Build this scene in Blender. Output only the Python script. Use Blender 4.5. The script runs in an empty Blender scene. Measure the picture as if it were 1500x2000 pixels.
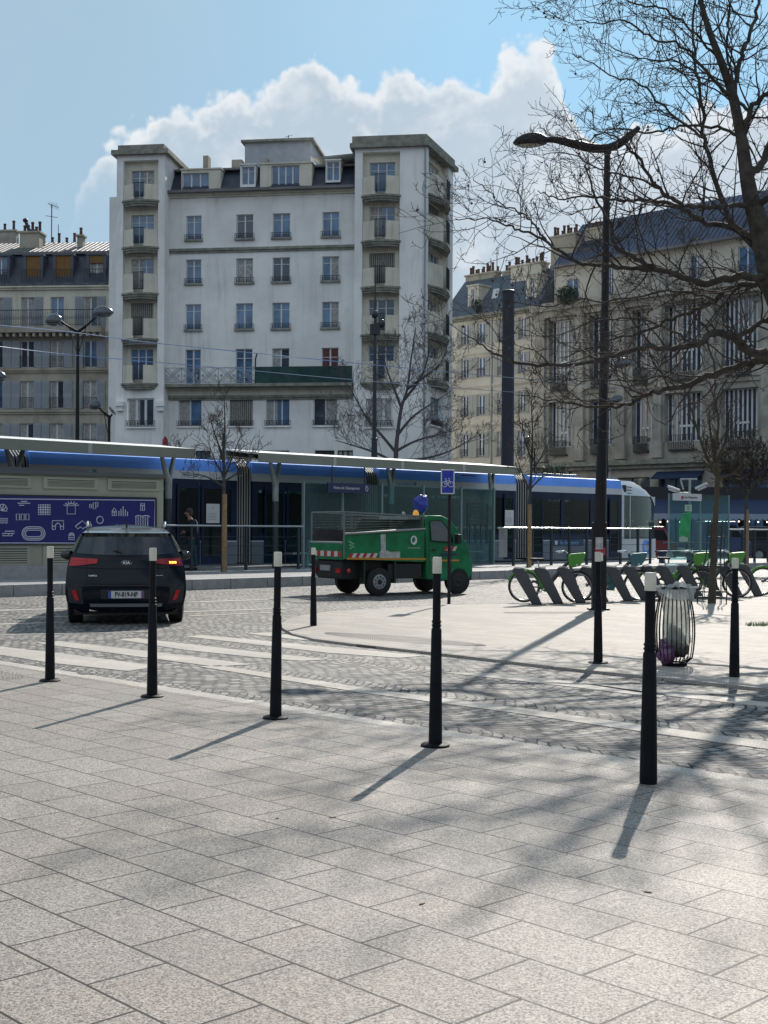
import bpy, math, random
from mathutils import Vector, Matrix, noise
R = math.radians
C = bpy.context.scene.collection
# ---------------------------------------------------------------- camera
F = 2500.0; EYE = 1.5; HZ = 33.0; ROLL = 0.006
sc = bpy.context.scene
cd = bpy.data.cameras.new('camera'); cam = bpy.data.objects.new('camera', cd); C.objects.link(cam)
cd.sensor_fit = 'VERTICAL'; cd.sensor_height = 36.0; cd.lens = 36.0 * F / 2000.0
cd.shift_y = HZ / 2000.0; cd.clip_start = 0.1; cd.clip_end = 2000
cam.matrix_world = Matrix.Translation((0, 0, EYE)) @ Matrix.Rotation(R(90), 4, 'X') @ Matrix.Rotation(ROLL, 4, 'Z')
sc.camera = cam
sc.view_settings.view_transform = 'Standard'; sc.view_settings.look = 'None'
sc.view_settings.exposure = 0.3; sc.view_settings.gamma = 1.0
SUN_AZ = math.atan2(0.28, 0.96); SUN_EL = R(35)
# ---------------------------------------------------------------- node helper
class NT:
    def __init__(s, tree): s.t = tree; s.n = tree.nodes; s.l = tree.links
    def new(s, ty, **kw):
        n = s.n.new(ty)
        for k, v in kw.items(): setattr(n, k, v)
        return n
    def put(s, sock, v):
        if v is None: return
        if hasattr(v, 'is_output'): s.l.new(v, sock)
        else: sock.default_value = v
    def m(s, op, a, b=None, c=None, clamp=False):
        n = s.new('ShaderNodeMath', operation=op, use_clamp=clamp)
        for i, v in enumerate((a, b, c)): s.put(n.inputs[i], v)
        return n.outputs[0]
    def vm(s, op, a, b=None):
        n = s.new('ShaderNodeVectorMath', operation=op)
        s.put(n.inputs[0], a); s.put(n.inputs[1], b)
        return n.outputs[0]
    def mix(s, f, a, b, blend='MIX'):
        n = s.new('ShaderNodeMix', data_type='RGBA', blend_type=blend)
        s.put(n.inputs[0], f); s.put(n.inputs[6], a); s.put(n.inputs[7], b)
        return n.outputs[2]
    def sstep(s, v, a, b, o0=0.0, o1=1.0):
        n = s.new('ShaderNodeMapRange', interpolation_type='SMOOTHSTEP')
        s.put(n.inputs[0], v); n.inputs[1].default_value = a; n.inputs[2].default_value = b
        n.inputs[3].default_value = o0; n.inputs[4].default_value = o1
        return n.outputs[0]
    def noise(s, vec, scale, detail=4, rough=.55, dist=0):
        n = s.new('ShaderNodeTexNoise'); s.put(n.inputs['Vector'], vec)
        n.inputs['Scale'].default_value = scale; n.inputs['Detail'].default_value = detail
        n.inputs['Roughness'].default_value = rough; n.inputs['Distortion'].default_value = dist
        return n.outputs[0]
    def xyz(s, x, y, z):
        n = s.new('ShaderNodeCombineXYZ'); s.put(n.inputs[0], x); s.put(n.inputs[1], y); s.put(n.inputs[2], z)
        return n.outputs[0]
    def sep(s, v):
        n = s.new('ShaderNodeSeparateXYZ'); s.put(n.inputs[0], v); return n.outputs
def c4(c): return (c[0], c[1], c[2], 1.0)
# ---------------------------------------------------------------- world: sky with a bank of cumulus
w = bpy.data.worlds.new('World'); sc.world = w; w.use_nodes = True
T = NT(w.node_tree); T.n.clear()
sky = T.new('ShaderNodeTexSky', sky_type='NISHITA'); sky.sun_disc = False
sky.sun_elevation = SUN_EL; sky.sun_rotation = SUN_AZ
sky.altitude = 50; sky.air_density = 1.0; sky.dust_density = 1.2; sky.ozone_density = 1.6
SKY_STR = 0.085
dirv = T.new('ShaderNodeTexCoord').outputs['Generated']
dn = T.vm('NORMALIZE', dirv); sx, sy, sz = T.sep(dn)
az = T.m('ARCTAN2', sx, sy); el = T.m('ARCSINE', sz)
top = [(-2600, 300), (-900, 560), (-200, 600), (40, 560), (120, 450), (160, 340), (182, 290), (205, 262), (240, 245), (300, 212), (335, 170), (400, 182), (450, 168), (530, 130), (600, 98),
       (650, 112), (692, 152), (715, 168), (750, 140), (782, 116), (832, 156), (900, 146), (960, 128), (1003, 84), (1064, 92), (1092, 140), (1106, 215),
       (1170, 262), (1260, 240), (1420, 190), (1600, 160), (2300, 250), (3600, 380)]
def p_az(x): return math.atan((x - 750) / F)
def p_el(x, y): return math.atan((1033 + .006 * (x - 750) - y) / F * math.cos(p_az(x)))
A0, A1, E1 = p_az(-2600), p_az(3600), 0.42
u = T.m('DIVIDE', T.m('SUBTRACT', az, A0), A1 - A0, clamp=True)
fc = T.new('ShaderNodeFloatCurve'); cv = fc.mapping.curves[0]
pts = [((p_az(x) - A0) / (A1 - A0), p_el(x, y) / E1) for x, y in top]
cv.points[0].location = pts[0]; cv.points[1].location = pts[-1]
for p in pts[1:-1]: cv.points.new(*p)
for p in cv.points: p.handle_type = 'AUTO'
fc.mapping.update(); T.put(fc.inputs['Value'], u)
tope = T.m('MULTIPLY', fc.outputs[0], E1)
cvec = T.xyz(az, el, 0.0)
n1 = T.noise(cvec, 60, 8, .6)
def puff(scale, sm=.25, warp=.012):
    v = T.new('ShaderNodeTexVoronoi', feature='SMOOTH_F1', voronoi_dimensions='2D'); v.inputs['Scale'].default_value = scale; v.inputs['Smoothness'].default_value = sm
    wn = T.new('ShaderNodeTexNoise'); T.put(wn.inputs['Vector'], cvec); wn.inputs['Scale'].default_value = scale * .8; wn.inputs['Detail'].default_value = 3
    T.put(v.inputs['Vector'], T.vm('ADD', cvec, T.vm('MULTIPLY', wn.outputs[1], (warp, warp, warp)))); return v.outputs['Distance']
pf1, pf2, pf3 = puff(24, .3, .03), puff(62, .2, .012), puff(150, .2, .006); n2 = T.noise(cvec, 9, 4, .55, .4); n3 = T.noise(T.xyz(az, T.m('MULTIPLY', el, 1.2), 3.1), 17, 8, .62, .3)
lump = T.m('ADD', T.m('ADD', T.m('MULTIPLY', T.m('SUBTRACT', .36, pf1), .030), T.m('MULTIPLY', T.m('SUBTRACT', .36, pf2), .016)), T.m('ADD', T.m('MULTIPLY', T.m('SUBTRACT', .36, pf3), .007), T.m('MULTIPLY', T.m('SUBTRACT', n1, .5), .012)))
e = T.m('SUBTRACT', T.m('ADD', tope, lump), el)
mask = T.m('MULTIPLY', T.sstep(T.m('ADD', e, T.m('MULTIPLY', T.m('SUBTRACT', n2, .5), .008)), -0.001, 0.010), T.sstep(T.m('ADD', T.m('ADD', el, T.m('MULTIPLY', T.sstep(az, p_az(400), p_az(950)), .16)), T.m('MULTIPLY', T.m('SUBTRACT', n2, .5), .14)), 0.20, 0.30))
band = T.m('MULTIPLY', T.sstep(e, 0.0, .03), 0.55)                          # thin veil under the bank
rim = T.m('MULTIPLY', T.sstep(T.m('ADD', e, T.m('MULTIPLY', T.m('SUBTRACT', n3, .5), .06)), .030, .004), .95)
shade = T.m('ADD', T.m('ADD', T.m('MULTIPLY', T.sstep(n3, .50, .72), .40), T.m('MULTIPLY', T.m('SUBTRACT', .36, pf2), .22)), T.m('MULTIPLY', rim, .75), clamp=True)
right = T.sstep(az, p_az(700), p_az(1250))
cl = T.mix(shade, (.41, .495, .575, 1), (.78, .79, .80, 1))
cl = T.mix(T.m('MULTIPLY', right, .28), cl, (.70, .74, .79, 1))
strn = T.m('MAXIMUM', mask, T.m('MULTIPLY', band, T.m('ADD', T.m('MULTIPLY', right, 1.0), .25)), clamp=True)
high = T.m('MULTIPLY', T.sstep(T.noise(cvec, 3.0, 5, .6, .8), .42, .75), .32)       # faint high haze
skyn = T.vm('MINIMUM', T.vm('MULTIPLY', sky.outputs[0], (SKY_STR * .95, SKY_STR * 1.08, SKY_STR * 1.04)), (.33, .58, .80))
skyn = T.mix(T.m('ADD', T.m('MULTIPLY', T.sstep(az, p_az(1200), p_az(100)), .75), .1), skyn, (.315, .44, .555, 1))
skyc = T.mix(T.m('MULTIPLY', high, .75), skyn, (.50, .58, .65, 1))
front = T.sstep(sy, -.1, .25)
lay = T.mix(T.m('MULTIPLY', strn, front), skyc, cl)
back = T.m('MULTIPLY', T.sstep(sy, .15, -.35), T.sstep(sz, -.02, .10))           # bright cloud cover added unseen behind the viewer, as fill for shaded facades
fill_cl = T.sstep(T.noise(dn, 2.6, 6, .6), .36, .56)
lay = T.mix(T.m('MULTIPLY', back, fill_cl), lay, (.53, .62, .73, 1))
low_dark = T.m('MULTIPLY', T.sstep(sy, .15, -.15), T.sstep(T.m('ADD', sz, T.m('MULTIPLY', T.noise(T.xyz(sx, sy, 0.0), 5, 2), -.10)), .10, .085))   # dark band added for the unseen skyline behind the viewer, dimming low reflections
lay = T.mix(low_dark, lay, (.075, .078, .082, 1))
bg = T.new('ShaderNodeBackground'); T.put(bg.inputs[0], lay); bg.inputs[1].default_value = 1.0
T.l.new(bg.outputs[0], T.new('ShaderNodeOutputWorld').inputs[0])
# ---------------------------------------------------------------- sun
sd = bpy.data.lights.new('sun', 'SUN'); sd.energy = 4.5; sd.angle = R(0.55); sd.color = (1.0, .93, .84)
so = bpy.data.objects.new('sun', sd); C.objects.link(so)
sdir = Vector((math.sin(SUN_AZ) * math.cos(SUN_EL), math.cos(SUN_AZ) * math.cos(SUN_EL), math.sin(SUN_EL)))
so.rotation_euler = sdir.to_track_quat('Z', 'Y').to_euler(); so.location = (20, 40, 40)
# ---------------------------------------------------------------- surveying: photo pixel -> place in the world
def km(px, py):
    dx, dy = px - 750, py - 1000
    return (dx + dy * ROLL) / F, (HZ - (dy - dx * ROLL)) / F
def P(px, py, Y):
    k, m = km(px, py); return Vector((k * Y, Y, EYE + m * Y))
def G(px, py, z=0.0):
    k, m = km(px, py); return P(px, py, (z - EYE) / m)
class Frame:                                   # x along, y away from the viewer's side, z up
    def __init__(s, ox, oy, ang):
        s.o = Vector((ox, oy)); s.a = ang; s.ax = Vector((math.cos(ang), math.sin(ang))); s.n = Vector((-math.sin(ang), math.cos(ang)))
    def hit(s, px, py, y=0.0):
        k, m = km(px, py); Y = (y + s.n.dot(s.o)) / s.n.dot(Vector((k, 1)))
        return s.ax.dot(Vector((k * Y, Y)) - s.o), EYE + m * Y
    def x(s, px, y=0.0, py=900): return s.hit(px, py, y)[0]
    def z(s, px, py, y=0.0): return s.hit(px, py, y)[1]
# ---------------------------------------------------------------- materials
MATS = {}
def mat(name, col=(.5, .5, .5), rough=.7, metal=0.0, var=.0, vscale=3.0, bump=0.0, bscale=40, streak=0.0, spec=.5, coat=0.0, emit=None, alpha=1.0, trans=0.0, fine=0.0, objspace=True):
    if name in MATS: return MATS[name]
    m = bpy.data.materials.new(name); m.use_nodes = True; t = NT(m.node_tree); t.n.clear()
    b = t.new('ShaderNodeBsdfPrincipled'); o = t.new('ShaderNodeOutputMaterial'); t.l.new(b.outputs[0], o.inputs[0])
    vec = t.new('ShaderNodeTexCoord').outputs['Object']
    colr = c4(col)
    if var:
        n = t.noise(vec, vscale, 5, .6)
        colr = t.mix(t.sstep(n, .3, .7), c4([x * (1 - var) for x in col]), c4([min(1, x * (1 + var)) for x in col]))
    if streak:
        sxyz = t.vm('MULTIPLY', vec, (1.0, 1.0, .12)); n = t.noise(sxyz, 1.7, 8, .62, .3)
        colr = t.mix(t.m('MULTIPLY', t.sstep(n, .48, .8), streak), colr, c4([col[0] * .42, col[1] * .42, col[2] * .38]))
    if fine:
        n = t.noise(vec, 90, 2, .7); colr = t.mix(t.m('MULTIPLY', t.sstep(n, .35, .65), fine), colr, c4([x * .55 for x in col]))
    t.put(b.inputs['Base Color'], colr)
    b.inputs['Roughness'].default_value = rough; b.inputs['Metallic'].default_value = metal
    b.inputs['Specular IOR Level'].default_value = spec; b.inputs['Coat Weight'].default_value = coat
    b.inputs['Transmission Weight'].default_value = trans; b.inputs['Alpha'].default_value = alpha
    if emit: b.inputs['Emission Color'].default_value = c4(emit[0]); b.inputs['Emission Strength'].default_value = emit[1]
    if bump:
        bn = t.new('ShaderNodeBump'); bn.inputs['Strength'].default_value = bump; bn.inputs['Distance'].default_value = .02
        t.put(bn.inputs['Height'], t.noise(vec, bscale, 4, .6)); t.l.new(bn.outputs[0], b.inputs['Normal'])
    MATS[name] = m; return m
def glassy(name, tint, a):                    # thin sheet glass: clear film plus a sharp reflection
    if name in MATS: return MATS[name]
    m = bpy.data.materials.new(name); m.use_nodes = True; t = NT(m.node_tree); t.n.clear()
    tr = t.new('ShaderNodeBsdfTransparent'); tr.inputs[0].default_value = c4(tint)
    gl = t.new('ShaderNodeBsdfGlossy'); gl.inputs['Roughness'].default_value = .03
    df = t.new('ShaderNodeBsdfDiffuse'); df.inputs[0].default_value = (.32, .46, .46, 1)
    fr = t.new('ShaderNodeLayerWeight'); fr.inputs[0].default_value = .5; fv = t.m('ADD', t.m('MULTIPLY', t.m('POWER', fr.outputs['Facing'], 5.0), .9), .035)
    m1 = t.new('ShaderNodeMixShader'); m1.inputs[0].default_value = a; t.l.new(tr.outputs[0], m1.inputs[1]); t.l.new(df.outputs[0], m1.inputs[2])
    m2 = t.new('ShaderNodeMixShader'); t.l.new(fv, m2.inputs[0]); t.l.new(m1.outputs[0], m2.inputs[1]); t.l.new(gl.outputs[0], m2.inputs[2])
    t.l.new(m2.outputs[0], t.new('ShaderNodeOutputMaterial').inputs[0]); MATS[name] = m; return m
# ---------------------------------------------------------------- mesh building
class MB:
    def __init__(s): s.v = []; s.f = []; s.mi = []; s.M = None; s.cur = 0
    def vert(s, p):
        p = Vector(p)
        if s.M: p = s.M @ p
        s.v.append(p); return len(s.v) - 1
    def face(s, ids): s.f.append(ids); s.mi.append(s.cur)
    def quad(s, *ps): s.face([s.vert(p) for p in ps]); return s
    def box(s, x0, x1, y0, y1, z0, z1):
        if x0 > x1: x0, x1 = x1, x0
        if y0 > y1: y0, y1 = y1, y0
        if z0 > z1: z0, z1 = z1, z0
        i = [s.vert(p) for p in ((x0, y0, z0), (x1, y0, z0), (x1, y1, z0), (x0, y1, z0), (x0, y0, z1), (x1, y0, z1), (x1, y1, z1), (x0, y1, z1))]
        for f in ((0, 1, 5, 4), (1, 2, 6, 5), (2, 3, 7, 6), (3, 0, 4, 7), (4, 5, 6, 7), (3, 2, 1, 0)): s.face([i[k] for k in f])
        return s
    def prism(s, poly, d, a=0.0, axis='y', top=None):       # poly in the other two axes, from a to a+d; top = polygon at far end
        q = top or poly
        def pt(p, t): return {'y': (p[0], t, p[1]), 'z': (p[0], p[1], t), 'x': (t, p[0], p[1])}[axis]
        A = [s.vert(pt(p, a)) for p in poly]; B = [s.vert(pt(p, a + d)) for p in q]; n = len(poly)
        s.face(A[::-1]); s.face(B)
        for i in range(n): s.face([A[i], A[(i + 1) % n], B[(i + 1) % n], B[i]])
        return s
    def tube(s, path, r, n=8, cap=True, closed=False):
        path = [Vector(p) for p in path]; N = len(path)
        rs = r if isinstance(r, (list, tuple)) else [r] * N
        rings = []; prev = None
        for i, p in enumerate(path):
            a = path[(i - 1) % N] if (closed or i > 0) else p
            b = path[(i + 1) % N] if (closed or i < N - 1) else p
            d = (b - a)
            if d.length < 1e-9: d = Vector((0, 0, 1))
            d.normalize()
            if prev is None:
                up = Vector((0, 0, 1)) if abs(d.z) < .9 else Vector((1, 0, 0))
                xx = d.cross(up).normalized()
            else:
                xx = (prev - d * prev.dot(d))
                if xx.length < 1e-6: xx = d.orthogonal()
                xx.normalize()
            prev = xx; yy = d.cross(xx)
            rings.append([s.vert(p + (xx * math.cos(2 * math.pi * k / n) + yy * math.sin(2 * math.pi * k / n)) * rs[i]) for k in range(n)])
        m = N if closed else N - 1
        for i in range(m):
            A, B = rings[i], rings[(i + 1) % N]
            for k in range(n): s.face([A[k], A[(k + 1) % n], B[(k + 1) % n], B[k]])
        if cap and not closed: s.face(rings[0][::-1]); s.face(rings[-1])
        return s
    def cyl(s, x, y, z0, z1, r, n=16, r1=None): return s.tube([(x, y, z0), (x, y, z1)], [r, r if r1 is None else r1], n)
    def lathe(s, prof, n=20, c=(0, 0, 0)):                    # prof: (r, z)
        rings = [[s.vert((c[0] + r * math.cos(2 * math.pi * k / n), c[1] + r * math.sin(2 * math.pi * k / n), c[2] + z)) for k in range(n)] for r, z in prof]
        for A, B in zip(rings, rings[1:]):
            for k in range(n): s.face([A[k], A[(k + 1) % n], B[(k + 1) % n], B[k]])
        s.face(rings[0][::-1]); s.face(rings[-1]); return s
    def ell(s, c, r, n=12, m=8, rot=None):
        c = Vector(c); rings = []
        for j in range(1, m):
            th = math.pi * j / m
            rings.append([])
            for k in range(n):
                v = Vector((r[0] * math.sin(th) * math.cos(2 * math.pi * k / n), r[1] * math.sin(th) * math.sin(2 * math.pi * k / n), r[2] * math.cos(th)))
                if rot: v = rot @ v
                rings[-1].append(s.vert(c + v))
        t0 = Vector((0, 0, r[2])); 
        if rot: t0 = rot @ t0
        a = s.vert(c + t0); b = s.vert(c - t0)
        for k in range(n):
            s.face([a, rings[0][k], rings[0][(k + 1) % n]]); s.face([b, rings[-1][(k + 1) % n], rings[-1][k]])
        for A, B in zip(rings, rings[1:]):
            for k in range(n): s.face([A[k], B[k], B[(k + 1) % n], A[(k + 1) % n]])
        return s
    def grid(s, fn, nu, nv):
        ids = [[s.vert(fn(i / nu, j / nv)) for j in range(nv + 1)] for i in range(nu + 1)]
        for i in range(nu):
            for j in range(nv): s.face([ids[i][j], ids[i + 1][j], ids[i + 1][j + 1], ids[i][j + 1]])
        return s
    def build(s, name, mats, parent=None, smooth=False, bevel=0.0, label=None, fix=True):
        me = bpy.data.meshes.new(name); me.from_pydata(s.v, [], s.f)
        if not isinstance(mats, (list, tuple)): mats = [mats]
        for m in mats: me.materials.append(m)
        if len(mats) > 1: me.polygons.foreach_set('material_index', s.mi)
        if smooth: me.polygons.foreach_set('use_smooth', [True] * len(s.f))
        me.update()
        if fix and len(s.f) < 60000:
            import bmesh
            b = bmesh.new(); b.from_mesh(me); bmesh.ops.recalc_face_normals(b, faces=b.faces); b.to_mesh(me); b.free()
        if smooth:
            me.set_sharp_from_angle(angle=R(38))
        o = bpy.data.objects.new(name, me); C.objects.link(o); o.parent = parent
        if bevel:
            bv = o.modifiers.new('bevel', 'BEVEL'); bv.width = bevel; bv.segments = 2; bv.limit_method = 'ANGLE'; bv.angle_limit = R(40)
        if label: o['label'] = label
        return o
def tag(o, label=None, cat=None, group=None, kind=None):
    if label: o['label'] = label
    if cat: o['category'] = cat
    if group: o['group'] = group
    if kind: o['kind'] = kind
    return o
def thing(name, label, cat, loc=(0, 0, 0), rz=0.0, group=None):
    o = bpy.data.objects.new(name, None); C.objects.link(o); o.location = loc; o.rotation_euler = (0, 0, rz)
    o.empty_display_size = .2
    return tag(o, label, cat, group)
def copy_tree(o, parent=None):
    c = o.copy(); C.objects.link(c); c.parent = parent
    for ch in [x for x in KIDS(o)]: copy_tree(ch, c)
    return c
def KIDS(o): return [x for x in list(C.objects) if x.parent == o]
def text(name, s, size, m, parent, loc, rot=(R(90), 0, 0), ext=.002, align='CENTER', sx=1.0, off=.0):
    cu = bpy.data.curves.new(name, 'FONT'); cu.offset = off; cu.body = s; cu.size = size; cu.extrude = ext; cu.align_x = align; cu.align_y = 'CENTER'
    to = bpy.data.objects.new(name, cu); C.objects.link(to); bpy.context.view_layer.update()
    me = bpy.data.meshes.new_from_object(to); bpy.data.objects.remove(to)
    me.materials.clear(); me.materials.append(m)
    o = bpy.data.objects.new(name, me); C.objects.link(o); o.parent = parent; o.location = loc; o.rotation_euler = rot; o.scale = (sx, 1, 1)
    return o
def bez(pts, n=8):                                           # smooth Catmull-Rom through points
    pts = [Vector(p) for p in pts]; out = []
    for i in range(len(pts) - 1):
        p0 = pts[max(0, i - 1)]; p1 = pts[i]; p2 = pts[i + 1]; p3 = pts[min(len(pts) - 1, i + 2)]
        for k in range(n):
            t = k / n; out.append(.5 * ((2 * p1) + (p2 - p0) * t + (2 * p0 - 5 * p1 + 4 * p2 - p3) * t * t + (3 * p1 - p0 - 3 * p2 + p3) * t ** 3))
    out.append(pts[-1]); return out
# ================================================================ GROUND
KD = Vector((1.2, -1.245)).normalized()                 # direction of the near kerb
KA = math.atan2(KD.y, KD.x)
def ground_mat(name, build):
    m = bpy.data.materials.new(name); m.use_nodes = True; t = NT(m.node_tree); t.n.clear()
    b = t.new('ShaderNodeBsdfPrincipled'); t.l.new(b.outputs[0], t.new('ShaderNodeOutputMaterial').inputs[0])
    geo = t.new('ShaderNodeNewGeometry').outputs['Position']
    build(t, b, geo); MATS[name] = m; return m
def rot2(t, geo, ang):
    mp = t.new('ShaderNodeMapping'); mp.inputs['Rotation'].default_value = (0, 0, -ang); t.put(mp.inputs['Vector'], geo); return mp.outputs[0]
def brick(t, vec, bw, rh, mortar, off=.5, freq=2, smooth=.1):
    n = t.new('ShaderNodeTexBrick'); t.put(n.inputs['Vector'], vec); n.inputs['Scale'].default_value = 1.0
    n.inputs['Brick Width'].default_value = bw; n.inputs['Row Height'].default_value = rh; n.inputs['Mortar Size'].default_value = mortar
    n.inputs['Mortar Smooth'].default_value = smooth; n.offset = off; n.offset_frequency = freq; n.inputs['Bias'].default_value = 0
    n.inputs['Color1'].default_value = (0, 0, 0, 1); n.inputs['Color2'].default_value = (1, 1, 1, 1); n.inputs['Mortar'].default_value = (.5, .5, .5, 1)
    return n.outputs[0], n.outputs[1]
def granite(ang, bw, rh, mort, base, mcol, off=.37, freq=3, warm=.5, sp=.2, ro=.55):
    def f(t, b, geo):
        v = rot2(t, geo, ang)
        cell, fac = brick(t, v, bw, rh, mort, off, freq)
        g1 = t.noise(geo, 125, 3, .8); g2 = t.noise(geo, 30, 4, .65); st = t.noise(geo, .9, 6, .6); st2 = t.noise(geo, 4.0, 5, .65)
        sep = t.sep(cell)[0]
        c = t.mix(sep, c4([x * .84 for x in base]), c4([x * 1.12 for x in base]))
        c = t.mix(t.m('MULTIPLY', t.sstep(t.noise(v, .8, 2), .4, .62), .5 * warm), c, c4((base[0] * 1.12, base[1] * 1.0, base[2] * .86)))
        c = t.mix(t.m('MULTIPLY', t.sstep(g1, .49, .58), .92), c, c4([x * .22 for x in base]))
        c = t.mix(t.m('MULTIPLY', t.sstep(g1, .44, .35), 1.0), c, c4([min(.9, x * 1.7) for x in base]))
        c = t.mix(t.m('MULTIPLY', t.sstep(g2, .52, .70), .28), c, c4([x * .5 for x in base]))
        c = t.mix(t.m('MULTIPLY', t.sstep(st, .50, .70), .32), c, c4([x * .55 for x in base]))
        c = t.mix(t.m('MULTIPLY', t.sstep(st2, .56, .72), .32), c, c4([x * .5 for x in base]))
        vo = t.new('ShaderNodeTexVoronoi'); t.put(vo.inputs['Vector'], geo); vo.inputs['Scale'].default_value = 2.2
        c = t.mix(t.m('MULTIPLY', t.sstep(vo.outputs['Distance'], .050, .030), .75), c, c4([x * .3 for x in base]))
        c = t.mix(fac, c, c4(mcol)); t.put(b.inputs['Base Color'], c)
        b.inputs['Specular IOR Level'].default_value = sp
        t.put(b.inputs['Roughness'], t.m('ADD', t.m('MULTIPLY', g1, .3), ro))
        bn = t.new('ShaderNodeBump'); bn.inputs['Strength'].default_value = .55; bn.inputs['Distance'].default_value = .006
        h = t.m('ADD', t.m('MULTIPLY', fac, -1.2), t.m('ADD', t.m('MULTIPLY', g1, .35), t.m('ADD', t.m('MULTIPLY', sep, .3), t.m('MULTIPLY', g2, .3))))
        t.put(bn.inputs['Height'], h); t.l.new(bn.outputs[0], b.inputs['Normal'])
    return f
M_side = ground_mat('granite_slabs', granite(KA, .52, .312, .0055, (.30, .27, .24), (.012, .010, .009), .43, 2, .45, .30, .48))
M_isle = ground_mat('island_slabs', granite(KA, .70, .24, .006, (.405, .37, .33), (.13, .115, .10)))
M_band = ground_mat('crossing_granite', granite(KA, .50, .26, .003, (.52, .48, .43), (.36, .33, .30)))
M_plat = ground_mat('platform_slabs', granite(R(43), .8, .5, .006, (.36, .36, .36), (.10, .10, .10), warm=0))
def cobbles(t, b, geo):
    v = rot2(t, geo, KA + R(90)); x, y, z = t.sep(v)
    wob = t.noise(geo, 1.3, 2); x = t.m('ADD', x, t.m('MULTIPLY', wob, .25))
    W = 1.45
    xm = t.m('SUBTRACT', t.m('WRAP', x, W, 0.0), W / 2)
    xn = t.m('DIVIDE', xm, .92); arc = t.m('MULTIPLY', t.m('SQRT', t.m('MAXIMUM', t.m('SUBTRACT', 1.0, t.m('MULTIPLY', xn, xn)), .05)), .92)
    lane = t.m('FLOOR', t.m('DIVIDE', x, W))
    yy = t.m('ADD', y, arc); ang = t.m('MULTIPLY', t.m('ARCSINE', xn), .92)
    n = t.m('MULTIPLY', t.m('SUBTRACT', t.noise(geo, 7, 2), .5), .07)
    vec = t.xyz(t.m('ADD', t.m('ADD', ang, n), t.m('MULTIPLY', lane, 3.7)), t.m('ADD', yy, n), 0.0)
    cell, fac = brick(t, vec, .135, .112, .013, .5, 2, .35)
    sep = t.sep(cell)[0]; g = t.noise(geo, 60, 4, .7); st = t.noise(geo, .5, 5, .6)
    c = t.mix(sep, (.065, .065, .068, 1), (.43, .40, .355, 1))
    c = t.mix(t.m('MULTIPLY', t.sstep(g, .35, .7), .5), c, (.07, .07, .072, 1))
    c = t.mix(t.m('MULTIPLY', t.sstep(st, .45, .65), .35), c, (.34, .325, .30, 1))
    c = t.mix(fac, c, (.012, .011, .010, 1)); t.put(b.inputs['Base Color'], c)
    b.inputs['Specular IOR Level'].default_value = .3; t.put(b.inputs['Roughness'], t.m('ADD', t.m('MULTIPLY', g, .35), .42))
    bn = t.new('ShaderNodeBump'); bn.inputs['Strength'].default_value = 1.0; bn.inputs['Distance'].default_value = .045
    h = t.m('ADD', t.m('MULTIPLY', fac, -1.0), t.m('ADD', t.m('MULTIPLY', sep, .45), t.m('MULTIPLY', g, .35)))
    t.put(bn.inputs['Height'], h); t.l.new(bn.outputs[0], b.inputs['Normal'])
M_cob = ground_mat('cobble_setts', cobbles)
M_asph = mat('asphalt', (.055, .055, .058), .85, var=.25, vscale=.6, bump=.4, bscale=120)
M_kerb = mat('kerb_granite', (.34, .33, .32), .7, var=.18, vscale=5, fine=.5, bump=.3, bscale=60)
M_steelplate = mat('cast_iron', (.16, .15, .14), .45, metal=.7, var=.2, vscale=8)

MB().quad((-600, -60, -.02), (600, -60, -.02), (600, 1500, -.02), (-600, 1500, -.02)).build('ground', M_asph)
tag(C.objects['ground'], 'dark asphalt ground reaching behind the tram to the buildings', kind='structure')
def flat(name, px, z, m, th=.0, label=None, raw=None):
    pts = raw or [G(a, b, z) for a, b in px]
    mb = MB(); poly = [(p.x, p.y) for p in pts]
    mb.prism(poly, th + .001, z - th - .001, 'z'); o = mb.build(name, m); tag(o, label, kind='structure'); return o
road = [(-60, 2), (60, 2), (60, 75), (-60, 60)]
kl0 = Vector((-8.24, 27.5)); kdir = Vector((.704, .710))
A_ = kl0 - kdir * 60; B_ = kl0 + kdir * 90
MB().prism([(A_.x, A_.y), (-60, -20), (60, -20), (90, 60), (B_.x, B_.y)], .02, -.018, 'z').build('cobbled_road', M_cob)
tag(C.objects['cobbled_road'], 'grey cobbled roadway of arched setts between the pavements', kind='structure')
# near pavement
edge = [(-500, 1222), (0, 1297), (180, 1321), (310, 1341), (560, 1381), (750, 1416), (1070, 1470), (1250, 1500), (1500, 1537), (1900, 1600)]
ep = [G(a, b, .02) for a, b in edge]
# fit one straight kerb through the surveyed points
pA, pB = ep[1], ep[8]; dd = (pB - pA).normalized()
q0 = pA - dd * 25; q1 = pA + dd * 22; nn = Vector((-dd.y, dd.x, 0))
if nn.y > 0: nn = -nn
MB().prism([(p.x, p.y) for p in (q0, q1, q1 + nn * 26, q0 + nn * 26)], .04, -.02, 'z').build('pavement', M_side)
tag(C.objects['pavement'], 'near pavement of long speckled granite slabs', kind='structure')
a0 = q0 - nn * .30
MB().prism([(p.x, p.y) for p in (q0 - nn * .02, q1 - nn * .02, q1 - nn * .24, q0 - nn * .24)], .026, -.02, 'z').build('kerb', M_band)
tag(C.objects['kerb'], 'pale flush granite kerb along the near pavement', kind='structure')
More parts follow.
